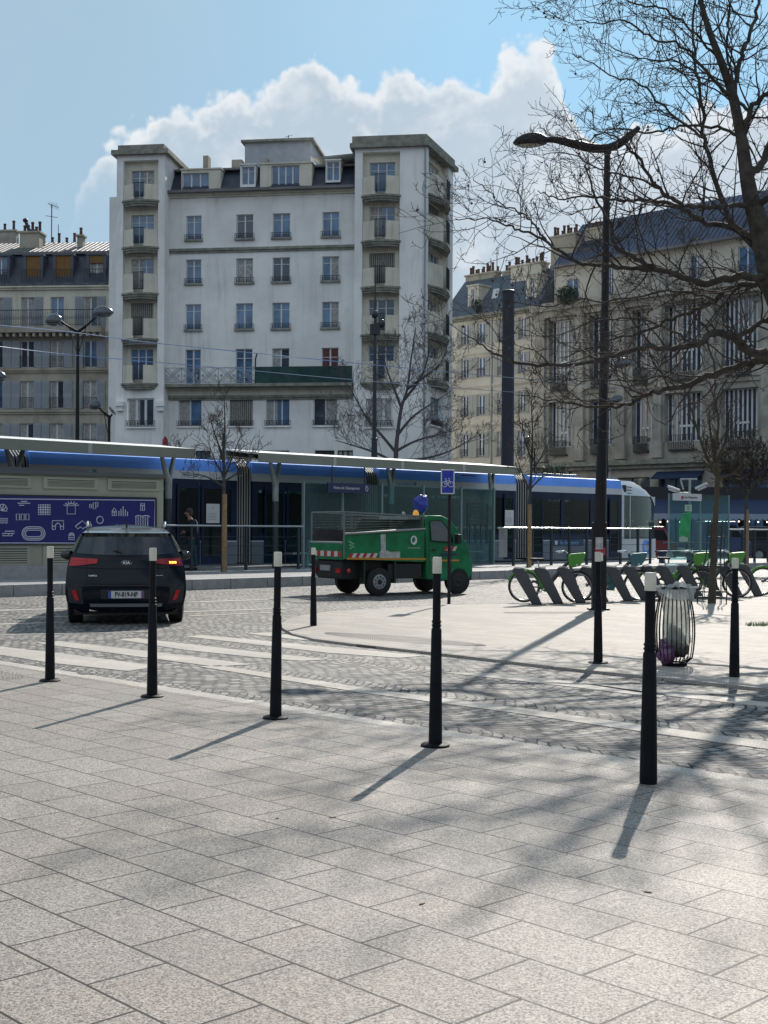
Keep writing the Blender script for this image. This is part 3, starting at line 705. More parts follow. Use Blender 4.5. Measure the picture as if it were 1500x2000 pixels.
mb.prism([(1.0, zz), (9, zz), (6, zz + 2.2), (2.6, zz + 2.2)], .3, q1_ - .32, 'x'); mb.build('side_wing', M_wall, block)
tower.blinds = (2,)
tr_, b0_, b1_, zt2, c0, c1 = tower(692, 832, 707, 780, 719, 769, 288, [384, 473, 563, 656, 750], [313, 400, 491, 583, 672], False, (266, 288), (716, 768, 778, 834))
# flank of the right tower, turned away down the side street
cor = fm.o + fm.ax * b1_ + fm.n * (-PR)
e2 = P(884, 500, 87.3); sv = Vector((e2.x, e2.y)) - cor; side_ang = math.atan2(sv.y, sv.x); SL = sv.length
fs = Frame(cor.x, cor.y, side_ang)
Ms = Matrix.Translation((b1_, -PR, 0)) @ Matrix.Rotation(side_ang - angm, 4, 'Z')
def sx_(p): return fs.hit(p, 500)[0]
def sz_(q, px=858): return fs.hit(px, q)[1]
mb = MB(); mb.M = Ms
r0, r1 = sx_(836), sx_(875); w0, w1 = sx_(842), sx_(868)
led = [398, 482, 572, 662, 752]; wt = [322, 402, 494, 586, 676]
hol = [(r0, r1, sz_(752), sz_(306)), (sx_(842), sx_(862), sz_(834), sz_(780))]
wall(mb, 0, SL, 0, zt2, hol, dep=.5); mb.quad((SL, 0, 0), (SL, 0, zt2), (SL, 8, zt2), (SL, 8, 0)); mb.quad((0, 0, zt2), (SL, 0, zt2), (SL, 8, zt2), (0, 8, zt2))
flank = mb.build('flank_wall', M_wall, block, fix=False)
hh = [(w0, w1, sz_(led[k] - 14), sz_(wt[k])) for k in range(5)]
mb = MB(); mb.M = Ms; wall(mb, r0, r1, sz_(752), sz_(306), hh, y=.4, dep=.2); mb.build('recess', M_wallg, flank, fix=False)
for k, (a, b, c, d) in enumerate(hh):
    window(block, a, b, c, d, .4, M=Ms, sill=False, rail=0, leaves=4, fw=.06, kind='blind' if k == 1 else 'plain', pane=M_pane2 if k != 3 else None)
    zl = sz_(led[k]); cxm, hw = (r0 + r1) / 2, (r1 - r0) / 2
    def arc(t, ex=0.0): return (cxm - (hw + ex) + 2 * (hw + ex) * t, -.5 * (1 - (2 * t - 1) ** 2) - ex * .7)
    for rng in ((0, 1, 2, 3), (6, 7, 8, 9)):
        mb = MB(); mb.M = Ms; pp = [arc(t0 / 10) for t0 in list(rng) + [rng[-1] + 1]]; mb.prism(pp + [(q[0], q[1] + .1) for q in pp[::-1]], sz_(wt[k] + 32) - zl, zl, 'z'); mb.build('parapet', M_wallg, flank)
    mb = MB(); mb.M = Ms
    for q in range(9):
        p = arc(.62 + .3 * q / 9 - .1, .05); mb.box(p[0] - .015, p[0] + .015, p[1] - .015, p[1] + .015, zl + .25, sz_(wt[k] + 32) + .1)
    mb.build('balcony_rail', M_iron, flank)
    mb = MB(); mb.M = Ms
    for ex, za, zc in ((.10, zl - .02, zl + .10), (.02, zl - .16, zl - .022), (-.06, zl - .30, zl - .162)):
        A = [arc(q / 14, ex) for q in range(15)] + [(cxm + hw + ex, .1), (cxm - hw - ex, .1)]; mb.prism(A, zc - za, za, 'z')
    mb.build('balcony_ledge', M_ledge, flank)
window(block, sx_(842), sx_(862), sz_(834), sz_(780), 0, M=Ms, rail=.4, leaves=2, bar=False)
A = [(b0_ - .3, -PR - .3), (b1_ + .15, -PR - .3)]
pe = Ms @ Vector((SL + .3, -.3, 0)); pf = Ms @ Vector((SL + .3, 8, 0)); A += [(pe.x, pe.y), (pf.x, pf.y), (b0_ - .3, 8)]
mb = MB(); mb.prism(A, .3, zt2 - .02, 'z'); ctr = Vector((sum(p[0] for p in A) / 5, sum(p[1] for p in A) / 5))
A2 = [tuple(ctr + (Vector(p) - ctr) * .945) for p in A]; mb.prism(A2, .5, zt2 + .282, 'z'); mb.build('cornice', M_ledge, tr_)
# ---------------------------------------------------------------- left building with blue-grey shutters
lo = P(-60, 900, 91.0); fl = Frame(lo.x, lo.y, R(-5.0))
left = thing('shuttered_building', 'cream building with grey blue shutters and dark mansard at the left', 'building', (lo.x, lo.y, 0), fl.a)
lx = lambda p, y=0: fl.hit(p, 700, y)[0]
lz = lambda q, y=0: fl.hit(110, q, y)[1]
X0, X1 = lx(-160), lx(213)
lcol = [(-21, 5), (40, 66), (98, 124), (163, 189)]
lrow = [(580, 640), (665, 718), (744, 798), (827, 880), (900, 950)]
hol = [(lx(a), lx(b), lz(d), lz(c)) for c, d in lrow for a, b in lcol]
mb = MB(); wall(mb, X0, X1, lz(648), lz(560), hol[:4]); mb.build('wall', M_wallg, left, fix=False)
mb = MB(); wall(mb, X0, X1, 0, lz(648) - .002, hol[4:]); mb.quad((X1, 0, 0), (X1, 9, 0), (X1, 9, lz(560)), (X1, 0, lz(560))); mb.build('wall', M_stone, left, fix=False, label='lower walls of dirty grey stone')
for k, h in enumerate(hol):
    f = window(left, *h, 0, sill=False, rail=.8 if k >= 4 else 0, curtain=M_curt if k % 3 == 0 else None, fw=.06, bar=False, sillw=.02)
    for s in (0, 1):
        w_ = (h[1] - h[0]) * .62
        if (k % 4 == 2 and k < 4) or (k % 4 == 1 and k < 4 and s == 0): continue
        a = h[0] - w_ - .03 if s == 0 else h[1] + .03
        mb = MB(); mb.box(a, a + w_, -.07, -.02, h[2], h[3]); mb.cur = 1
        for q in range(2): mb.box(a + .07, a + w_ - .07, -.085, -.072, h[2] + .12 + q * (h[3] - h[2]) * .5, h[2] + (h[3] - h[2]) * (.42 + .5 * q))
        mb.build('shutter', [M_shut, mat('shutter_panel', (.26, .285, .315), .6)], f)
for q, th in ((560, .22), (722, .12), (803, .12)): ledge(left, X0, X1, lz(q + 2), lz(q - 3), .3 if q == 560 else .18, M_stone if q != 560 else M_wallg, 'cornice' if q == 560 else 'ledge')
mb = MB(); mb.box(X0, X1 - .3, -.85, 0, lz(648) - .15, lz(641)); 
for k in range(40): mb.box(X0 + k * .48, X0 + k * .48 + .2, -.75, -.003, lz(648) - .42, lz(648) - .153)
mb.build('balcony', M_stone, left)
mb = MB(); za, zb_ = lz(641), lz(608); mb.box(X0, X1 - .35, -.82, -.79, zb_ - .05, zb_); mb.box(X0, X1 - .35, -.82, -.79, za + .1, za + .13)
x = X0
while x < X1 - .35: mb.box(x, x + .02, -.815, -.795, za + .13, zb_ - .05); x += .13
x = X0
while x < X1 - .5:
    mb.tube([(x + .13 + .1 * math.cos(t * .785), -.805, (za + zb_) / 2 + .1 * math.sin(t * .785)) for t in range(8)], .012, 4, closed=True); x += .26
mb.build('balcony_railing', M_iron, left)
z0m, z1m = lz(556), lz(487)
mb = MB(); mb.quad((X0, -.3, z0m), (X1, -.3, z0m), (X1, 1.1, z1m), (X0, 1.1, z1m)); mb.box(X0, X1, -.3, 1.2, z0m - .12, z0m - .003); mr = mb.build('mansard_roof', M_slate, left)
mb = MB(); zr = fl.hit(110, 475, 5)[1]; N = 40
mb.quad((X0, 1.0, z1m), (X1, 1.0, z1m), (X1, 5, zr), (X0, 5, zr)); mb.quad((X0, 5, zr), (X1, 5, zr), (X1, 10, z1m), (X0, 10, z1m))
for k in range(N):
    a = X0 + (X1 - X0) * k / N; mb.tube([(a, 1.0, z1m + .02), (a, 5, zr + .02)], .03, 4)
mb.box(X0, X1, .8, 1.05, z1m - .16, z1m + .03); mb.build('zinc_roof', M_zinc, left)
for k, (a, b) in enumerate(((-12, 13), (50, 78), (108, 137), (173, 201))):
    x0, x1 = lx(a), lx(b); zt_, zb_ = lz(502), lz(553)
    mb = MB(); mb.box(x0 - .2, x0, -.05, 2, zb_, zt_ + .1); mb.box(x1, x1 + .2, -.05, 2, zb_, zt_ + .1); mb.box(x0 - .25, x1 + .25, -.1, 2, zt_ + .1, zt_ + .22)
    d = mb.build('dormer', mat('dormer_zinc', (.09, .10, .13), .6), left)
    if k in (1, 2):
        mb = MB(); mb.box(x0, x1, .02, .05, zb_, zt_ + .1); mb.build('roller_blind', M_awno, d)
    else:
        window(d, x0, x1, zb_, zt_ + .1, .02, sill=False, rail=0, bar=False)
        if k == 3: mb = MB(); mb.box(x0, x1, .0, .03, zt_ - .45, zt_ + .09); mb.build('roller_blind', M_awno, d)
    mb = MB(); mb.box(x0 - .25, x1 + .25, -.25, -.22, lz(527) - .04, lz(527))
    for q in range(9): xx = x0 - .25 + (x1 - x0 + .5) * q / 8; mb.box(xx - .012, xx + .012, -.245, -.225, zb_, lz(527))
    mb.build('window_rail', M_iron, d)
def stack(par, x0, x1, y0, y1, z0, z1, pots, m=M_stone, seed=1):
    mb = MB(); mb.box(x0, x1, y0, y1, z0, z1); mb.box(x0 - .1, x1 + .1, y0 - .1, y1 + .1, z1 + .002, z1 + .14); c = mb.build('chimney', m, par); r = random.Random(seed)
    for k in range(pots):
        xx = x0 + (x1 - x0) * (k + .5) / pots; h = r.choice([.45, .55, .7, .8]); mb = MB(); mb.lathe([(.12, 0), (.10, h * .8), (.13, h * .85), (.12, h)], 8, (xx, (y0 + y1) / 2 + r.uniform(-.15, .15), z1 + .14)); mb.build('chimney_pot', M_pot, c, True)
    return c
stack(left, lx(37, 3), lx(75, 3), 3, 4.2, z1m, fl.hit(50, 455, 3)[1], 5, M_stone, 3)
stack(left, lx(149, 3), lx(160, 3), 3, 3.6, z1m, fl.hit(150, 462, 3)[1], 1, M_stone, 4)
stack(left, lx(-30, 9), lx(150, 9), 9, 9.6, z1m, fl.hit(50, 464, 9)[1] - .6, 12, M_stoned, 5)
c = stack(left, lx(-30, 9), lx(36, 9), 8.3, 8.9, z1m, fl.hit(50, 456, 9)[1], 4, M_stoned, 6)
mb = MB(); xx = lx(46, 3); zz = fl.hit(46, 450, 3)[1]; mb.tube([(xx + .3, 3.5, zz - .3), (xx + .1, 3.5, zz + .3), (xx - .1, 3.5, zz + .8)], .13, 8); mb.ell((xx - .12, 3.5, zz + .85), (.2, .2, .17)); mb.ell((xx + .45, 3.5, zz + .05), (.3, .2, .16)); mb.build('cowl', M_iron, left, True)
mb = MB(); xx = lx(99, 5); z0_, z1_ = fl.hit(99, 470, 5)[1], fl.hit(99, 399, 5)[1]
mb.tube([(xx, 5, z0_ - .5), (xx, 5, z1_)], .04, 5); mb.tube([(xx - .3, 5, z1_ + .05), (xx + .55, 5, z1_ - .25)], .02, 4)
for k in range(5): mb.tube([(xx - .15 + k * .14, 4.8, z1_ + .15 - k * .03), (xx - .1 + k * .14, 5.2, z1_ - .2 - k * .05)], .012, 4)
mb.tube([(xx - .45, 5, z1_ - .85), (xx + .45, 5, z1_ - 1.0)], .02, 4); xx = lx(114, 5); mb.tube([(xx, 5, z0_ - .6), (xx - .08, 5, z0_ + 1.2)], .025, 4); mb.build('aerial', M_iron, left)
# ---------------------------------------------------------------- right-hand buildings on the street running towards the viewer
RA = R(-43.2); ro = P(868, 900, 107.5); fr_ = Frame(ro.x, ro.y, RA)
rx = lambda p, y=0, q=750: fr_.hit(p, q, y)[0]
rz_ = lambda p, q, y=0: fr_.hit(p, q, y)[1]
cream = thing('limestone_house', 'warm cream stone house with pale shutters behind the dark mast', 'building', (ro.x, ro.y, 0), RA)
X0, X1 = rx(860), rx(1051); zc = rz_(966, 613)
ccol = [(902, 915), (933, 947), (973, 984), (1014, 1026)]
cz = [(rz_(940, 630), rz_(940, 672)), (rz_(940, 697), rz_(940, 737)), (rz_(940, 770), rz_(940, 812)), (rz_(940, 845), rz_(940, 893)), (rz_(940, 925), rz_(940, 985))]
hol = [(rx(a), rx(b), z0, z1) for z1, z0 in cz for a, b in ccol]
mb = MB(); wall(mb, X0, X1, 0, zc, hol, dep=.3); mb.quad((X0, 0, 0), (X0, 0, zc), (X0, 10, zc), (X0, 10, 0)); mb.build('wall', M_cream, cream, fix=False)
for k, h in enumerate(hol):
    f = window(cream, *h, 0, sill=False, rail=.7, bar=k >= 12, fw=.09, sillw=.02, curtain=M_curt if k % 4 == 2 else False)
    for s in (0, 1):
        w_ = (h[1] - h[0]) * .6; a = h[0] - w_ - .04 if s == 0 else h[1] + .04
        mb = MB(); mb.box(a, a + w_, -.08, -.02, h[2], h[3]); mb.build('shutter', mat('pale_shutter', (.36, .36, .33), .7), f)
for z1, z0 in cz[:4]: ledge(cream, X0, X1, z0 - .75, z0 - .62, .12, M_cream)
ledge(cream, X0, X1, zc - .1, zc + .12, .4, M_ledge, 'cornice')
mb = MB(); xq = rx(961); mb.tube([(xq, -.1, 0), (xq, -.1, zc - .3)], .07, 6); mb.build('downpipe', M_pipe, cream)
mb = MB(); zr = rz_(940, 545, 3.0); xg = rx(905, 3); 
mb.quad((X0, -.2, zc + .12), (X1, -.2, zc + .12), (X1, 3.2, zr), (X0, 3.2, zr)); mb.quad((X0, 3.2, zr), (X1, 3.2, zr), (X1, 10, zr), (X0, 10, zr)); mb.quad((X1, -.2, zc + .12), (X1, 10, zc + .12), (X1, 10, zr), (X1, 3.2, zr)); mb.quad((X0, -.2, zc + .12), (X0, 3.2, zr), (X0, 10, zr), (X0, 10, zc))
for k in range(30):
    a = X0 + (X1 - X0) * k / 30; mb.tube([(a, -.2, zc + .14), (a, 3.2, zr + .02)], .03, 4)
mb.build('zinc_roof', mat('dull_zinc', (.10, .12, .145), .45, metal=.3, var=.2, vscale=.7), cream)
for a, b, t_, bt in ((917, 938, 560, 600), (1030, 1052, 538, 594)):
    x0, x1 = rx(a, .9), rx(b, .9); z1, z0 = rz_((a + b) / 2, t_, .9), rz_((a + b) / 2, bt, .9)
    mb = MB(); wall(mb, x0, x1, z0 - .1, z1, [(x0 + .35, x1 - .35, z0, z1 - .25)], y=.6, dep=.3); mb.box(x0 - .1, x1 + .1, .5, 4, z1 + .002, z1 + .12); mb.quad((x0, .6, z0), (x0, .6, z1), (x0, 4, z1), (x0, 4, z0)); mb.quad((x1, .6, z0), (x1, 4, z0), (x1, 4, z1), (x1, .6, z1))
    d = mb.build('dormer', M_cream, cream, fix=False); window(d, x0 + .35, x1 - .35, z0, z1 - .25, .6, sill=False, rail=.5, bar=True, curtain=False)
mb = MB(); x0, x1 = rx(963, 1.5), rx(978, 1.5); zz = rz_(970, 580, 1.5); mb.prism([(x0, zz - .5), (x1 - .2, zz - .5), (x1 + .1, zz + .6), (x0 + .3, zz + .6)], .1, 1.1); mb.build('skylight', mat('skylight_glass', (.5, .55, .6), .1), cream)
stack(cream, rx(908, 3.2), rx(966, 3.2), 3.2, 4, zc, rz_(935, 537, 3.2), 10, M_stone, 7)
stack(cream, rx(977, 3.2), rx(990, 3.2), 3.4, 4.2, zc, rz_(983, 532, 3.2), 2, M_stone, 8)
stack(cream, rx(990, 2.0), rx(1050, 2.0), 2.4, 3.4, zc, rz_(1000, 520, 2.0), 9, M_cream, 9)
mb = MB()
for a, t_ in ((969, 483), (957, 505)): mb.tube([(rx(a, 4), 4, rz_(a, 550, 4)), (rx(a, 4), 4, rz_(a, t_, 4))], .04, 4)
mb.tube([(rx(965, 4), 4, rz_(969, 495, 4)), (rx(972, 4), 4, rz_(969, 495, 4))], .03, 4); mb.build('aerial', M_iron, cream)
# brown monumental building
brown = thing('stone_office_building', 'long sooty brown stone building with double height windows at the right', 'building', (ro.x, ro.y, 0), RA)
X0, X1 = rx(1052), rx(1720); Y0 = -.5
zc = rz_(1110, 598); zl = rz_(1150, 903); zmid = rz_(1180, 752); zr0 = rz_(1200, 560)
bays = [(1071, 1117, 3), (1150, 1194, 2), (1234, 1275, 2), (1297, 1371, 4), (1408, 1480, 4), (1512, 1590, 4), (1610, 1690, 3)]
hol = []
bx = lambda p: fr_.hit(p, 800, Y0)[0]
for a, b, n in bays:
    hol.append((bx(a), bx(b), rz_(1110, 874), rz_(1110, 785), n)); hol.append((bx(a), bx(b), rz_(1110, 748), rz_(1110, 625), n))
gh = [(bx(a), bx(b), .3, 3.6, 3) for a, b in ((1060, 1130), (1150, 1270), (1287, 1372), (1412, 1500), (1530, 1650))]
gh = [(a, b, z0, rz_(1330, 925) - .2, n) for a, b, z0, z1, n in gh]
mb = MB(); wall(mb, X0, X1, 0, zc, [h[:4] for h in hol + gh], y=Y0, dep=.7); mb.quad((X0, Y0, 0), (X0, Y0, zc), (X0, 12, zc), (X0, 12, 0)); mb.build('wall', M_stoned, brown, fix=False)
for h in hol: 
    f = window(brown, *h[:4], Y0 + .4, sill=False, rail=0, leaves=h[4] * 2, bar=False, fw=.07, curtain=False, pane=M_pane)
    mb = MB(); zq = h[2] + (h[3] - h[2]) * .33; mb.box(h[0] + (h[1] - h[0]) * .33, h[0] + (h[1] - h[0]) * .68, Y0 + .5, Y0 + .56, zq - .08, zq + .08); mb.build('transom', M_frame, f)
    mb = MB(); yr = Y0 - .3; cxx = (h[0] + h[1]) / 2; hw = (h[1] - h[0]) * .33; z0 = h[2] - .55
    mb.box(cxx - hw, cxx + hw, yr, yr + .04, z0 + 1.0, z0 + 1.05); mb.box(cxx - hw, cxx + hw, yr, Y0 + .1, z0 - .12, z0)
    for q in range(15): xx = cxx - hw + 2 * hw * q / 14; mb.box(xx - .02, xx + .02, yr, yr + .03, z0, z0 + 1.0)
    mb.build('balcony', M_iron, f)
for h in gh: window(brown, *h[:4], Y0 + .3, sill=False, rail=0, leaves=3, frame=M_iron, bar=False, curtain=False)
mb = MB()
for p in [1058, 1134, 1214, 1286, 1390, 1497, 1600]:
    x0 = bx(p - 8); x1 = bx(p + 8); mb.box(x0, x1, Y0 - .28, Y0 + .01, zl + .6, zc - 1.0); mb.box(x0 - .15, x1 + .15, Y0 - .4, Y0 + .01, zl + .1, zl + 1.3); mb.box(x0 - .12, x1 + .12, Y0 - .38, Y0 + .01, zc - .998, zc - .7)
mb.build('pilasters', M_stoned, brown)
for a, b, dy, m, nm in ((zl - .35, zl, .6, M_ledge, 'ledge'), (zmid - .3, zmid + .1, .25, M_stoned, 'ledge'), (zc - .4, zc + .2, .75, M_stoned, 'cornice')):
    ledge(brown, X0, X1, a, b, dy, m, nm, y=Y0)
# attic storey set back, pediment, slate roof
za = rz_(1180, 508, 2.0)
hol = [(rx(a, 2.0), rx(b, 2.0), rz_(c, e_, 2.0), rz_(c, d, 2.0)) for a, b, c, d, e_ in ((1105, 1128, 1116, 545, 590), (1186, 1196, 1190, 520, 580), (1345, 1372, 1358, 500, 545), (1440, 1475, 1458, 480, 540), (1560, 1600, 1580, 480, 540))]
mb = MB(); wall(mb, X0, X1, zc, za, hol, y=2.0); mb.quad((X0, 2, zc), (X0, 2, za), (X0, 12, za), (X0, 12, zc)); mb.build('attic_wall', M_cream, brown, fix=False)
for h in hol: window(brown, *h, 2.0, sill=False, rail=.8, bar=False, curtain=False, pane=M_pane2)
mb = MB(); zr = rz_(1110, 470, 5.5) + 1.0; zr = za + 4.2
mb.quad((X0, 1.7, za), (X1, 1.7, za), (X1, 6.0, zr), (X0, 6.0, zr)); mb.quad((X0, 6, zr), (X1, 6, zr), (X1, 14, zr), (X0, 14, zr)); mb.quad((X0, 1.7, za), (X0, 6, zr), (X0, 14, zr), (X0, 14, za))
n = 70
for k in range(n):
    a = X0 + (X1 - X0) * k / n; mb.tube([(a, 1.7, za + .03), (a, 6, zr + .03)], .035, 4)
mb.build('zinc_roof', mat('blue_zinc', (.065, .078, .12), .45, metal=.35, var=.45, vscale=.12), brown)
mb = MB(); mb.box(X0, X1, 1.4, 1.72, za - .1, za + .12); mb.build('gutter', M_zinc, brown)
pa, pb, pz = rx(1205, 0), rx(1310, 0), zc
mb = MB(); mb.prism([(pa, zc + .2), (pb, zc + .2), ((pa + pb) / 2, rz_(1255, 510, 0))], 2.2, -.6); mb.build('pediment', M_stoned, brown)
mb = MB(); cx_ = (pa + pb) / 2; cz_ = zc + 1.3; mb.tube([(cx_ + .9 * math.cos(t * .524), -.62, cz_ + .9 * math.sin(t * .524)) for t in range(12)], .14, 6, closed=True); mb.build('oculus', M_stoned, brown, True)
stack(brown, rx(1074, 3), rx(1122, 3), 3, 3.9, za, rz_(1076, 480, 3) + .6, 8, M_stone, 12)
stack(brown, rx(1140, 4), rx(1176, 4), 4, 5, za, rz_(1150, 462, 4) + .5, 7, M_stone, 13)
stack(brown, rx(1252, 6), rx(1283, 6), 6, 7, za, rz_(1265, 452, 6) + .3, 5, M_wall, 14)
# plants on its ledge
def bush(name, label, cen, rad, n, m, seed=1, cat='plant', leaf=.12, group=None):
    r = random.Random(seed); mb = MB()
    for k in range(n):
        v = Vector((r.gauss(0, 1), r.gauss(0, 1), r.gauss(0, 1))).normalized() * (r.random() ** .4)
        q = Vector(cen) + Vector((v.x * rad[0], v.y * rad[1], v.z * rad[2])); a = Vector((r.uniform(-1, 1), r.uniform(-1, 1), r.uniform(-1, 1))) * leaf; b = Vector((r.uniform(-1, 1), r.uniform(-1, 1), r.uniform(-1, 1))) * leaf
        mb.quad(q, q + a, q + a + b * .6, q + b)
    mb.build(name, m, None, fix=False); return tag(list(C.objects)[-1], label, cat, group)
M_leaf = mat('evergreen_leaf', (.035, .065, .035), .7, var=.5, vscale=1.5)
q = P(1108, 576, 97); bush('potted_shrub', 'dark green shrub on the attic terrace of the sooty brown building', q, (.9, .7, .75), 900, M_leaf, 3, 'shrub')
q = P(934, 600, 103.5); bush('climbing_plant', 'dark plant beside the dormer of the cream house', q, (.3, .3, .75), 260, M_leaf, 4)
# awnings and shopfront of the brown building
ya = Y0 - .7
def awning(px0, px1, pt, pb_, out, m, label, z0=None):
    xa, xb = bx(px0), bx(px1); z1 = rz_((px0 + px1) / 2, pt, Y0); zb2 = z1 - (pb_ - pt) * .036
    t = thing('shop_awning', label, 'awning', (ro.x, ro.y, 0), RA)
    mb = MB(); mb.prism([(Y0 - .02, z1), (Y0 - out, zb2 + .1), (Y0 - out, zb2), (Y0 - .02, z1 - .12)], xb - xa, xa, 'x'); mb.build('canvas', m, t)
    return t, xa, xb, zb2, Y0 - out
t, *_ = awning(1284, 1376, 920, 936, .9, M_navy, 'small navy awning above the doorway behind the bus shelter')
t, *_ = awning(1412, 1500, 916, 932, .9, M_navy, 'small navy awning above the bay behind the twiggy hedge tree')
# ================================================================ TRAM STOP
TA = R(42.5); tc = 33.03
n_ = Vector((-math.sin(TA), math.cos(TA))); ft = Frame(n_.x * tc, n_.y * tc, TA)
tx = lambda p, y=0, q=930: ft.hit(p, q, y)[0]
M_tblue = mat('tram_blue', (.14, .34, .92), .55, spec=.3, var=.08, vscale=.6)
M_twhite = mat('tram_white', (.50, .53, .56), .4, var=.06, vscale=1)
M_tnavy = mat('tram_navy', (.008, .018, .05), .35, spec=.25, var=.3, vscale=1)
M_tskirt = mat('tram_skirt', (.15, .17, .20), .5, var=.15, vscale=1)
M_tglass = glassy('tram_glass', (.14, .22, .24), .02)
M_farg = mat('far_window_dark', (.012, .03, .028), .1, var=.6, vscale=.8)
M_bel = mat('rubber_bellows', (.012, .012, .014), .7)
M_belr = mat('bellows_rib', (.34, .34, .33), .6)
M_steel = mat('brushed_steel', (.45, .47, .48), .35, metal=.85)
M_gal = mat('galvanised_post', (.30, .34, .33), .45, metal=.3, var=.1)
M_white = mat('white_enamel', (.62, .62, .62), .5)
M_ink = mat('black_ink', (.015, .015, .018), .6)
tram = thing('tram', 'long blue and white tram with dark glass standing behind the platform', 'tram', (ft.o.x, ft.o.y, 0), TA)
W = 2.6; ZB, ZW, ZL = 3.60, 3.25, 3.0
def prof(z0):  # cross-section from near bottom to far bottom
    return [(0, z0), (0, ZW), (.06, ZW + .12), (.35, ZB), (.6, ZB + .06), (W - .6, ZB + .06), (W - .35, ZB), (W - .06, ZW + .12), (W, ZW), (W, z0)]
secs = [(tx(-420), tx(20)), (tx(58), tx(463)), (tx(493), tx(715)), (tx(741), tx(1008)), (tx(1036), tx(1214))]
doors = {1: [(340, 440)], 2: [(515, 600)], 3: [(742 + 20, 830), (960, 1000)], 4: [(1180, 1212)]}
TZ = .30
for i, (a, b) in enumerate(secs):
    # near side built of strips so that the windows are true openings
    mb = MB(); mb.prism([(.0, ZW - .25), (0, ZW), (W, ZW), (W, ZW - .25)], b - a, a, 'x'); mb.prism([(0, 1.062), (W, 1.062), (W, 1.1), (0, 1.1)], b - a, a, 'x')
    mb.build('cantrail', M_twhite, tram)
    mb = MB(); mb.prism([(0, ZW + .002), (.02, ZW + .2), (.06, ZB), (.20, ZB + .03), (W - .20, ZB + .03), (W - .06, ZB), (W - .02, ZW + .2), (W, ZW + .002)], b - a, a, 'x')
    mb.build('roof', [M_tblue], tram)
    mb = MB(); mb.prism([(.0, .32), (0, 1.06), (W, 1.06), (W, .32)], b - a, a, 'x')
    mb.build('skirt', M_tskirt, tram)
    # window pillars and panes
    n = max(2, round((b - a) / 2.1)); mb = MB(); pw = .22
    for k in range(n + 1):
        x = a + (b - a - pw) * k / n
        mb.box(x, x + pw, 0.0, .07, 1.102, 2.998); mb.box(x, x + pw, W - .07, W, 1.102, 2.998)
    mb.box(a, b, .01, .06, 1.102, 1.35); mb.box(a, b, .01, .06, 2.72, 2.997); mb.box(a, b, W - .06, W - .01, 1.102, 1.35)
    mb.box(a, a + .05, .075, W - .075, 1.102, 2.997); mb.box(b - .05, b, .075, W - .075, 1.102, 2.997)
    sh = mb.build('body_panels', M_tnavy, tram)
    for k in range(n):
        x = a + (b - a - pw) * k / n + pw; x2 = a + (b - a - pw) * (k + 1) / n
        p = MB(); p.quad((x, .03, 1.35), (x2, .03, 1.35), (x2, .03, 2.72), (x, .03, 2.72)); p.build('window_pane', M_tglass, tram)
        p = MB(); p.quad((x, W - .03, 1.35), (x2, W - .03, 1.35), (x2, W - .03, 2.72), (x, W - .03, 2.72)); p.build('far_window', M_farg, tram)
    mb = MB()                                       # seats and poles inside
    x = a + .6
    while x < b - .8:
        mb.box(x, x + .45, .35, 1.1, 1.1, 1.55); mb.box(x, x + .08, .35, 1.1, 1.55, 2.05); mb.box(x + .1, x + .5, W - 1.1, W - .35, 1.1, 1.5); x += 1.05
    st = mb.build('seats', mat('seat_green', (.03, .10, .06), .7, var=.4, vscale=1), tram)
    mb = MB(); x = a + .9
    while x < b - .5: mb.tube([(x, .9, 1.1), (x, .9, 2.99)], .02, 6); mb.tube([(x, .9, 2.5), (x + .8, .9, 2.5)], .015, 5); x += 1.5
    mb.build('grab_pole', mat('pole_yellow', (.55, .48, .30), .4), tram)
# roof equipment
for a, b, h, m in ((tx(1085), tx(1150), .16, M_tskirt), (tx(760), tx(820), .12, M_twhite), (tx(100), tx(200), .08, M_twhite), (tx(560), tx(640), .1, M_twhite)):
    mb = MB(); mb.box(a, b, .6, W - .6, ZB + .035, ZB + .03 + h); mb.build('roof_box', m, tram, bevel=.03)
mb = MB(); mb.box(tx(901), tx(930), .03, .2, ZW + .14, ZB - .08); mb.build('roof_vent', M_ink, tram)
# bellows
for a, b in ((20, 58), (463, 493), (715, 741), (1008, 1036)):
    x0, x1 = tx(a), tx(b); mb = MB(); mb.prism([(.12, .4), (.12, ZW + .1), (.45, ZB + .05), (W - .45, ZB + .05), (W - .12, ZW + .1), (W - .12, .4)], x1 - x0, x0, 'x')
    bl_ = mb.build('bellows', M_bel, tram); n = 6
    for k in range(n):
        x = x0 + (x1 - x0) * (k + .5) / n; mb = MB(); mb.tube([(x, .07, .4), (x, .07, ZW), (x, .12, ZW + .2), (x, .45, ZB + .1), (x, W - .5, ZB + .1)], .022, 5); mb.build('bellows_rib', M_belr, bl_, True)
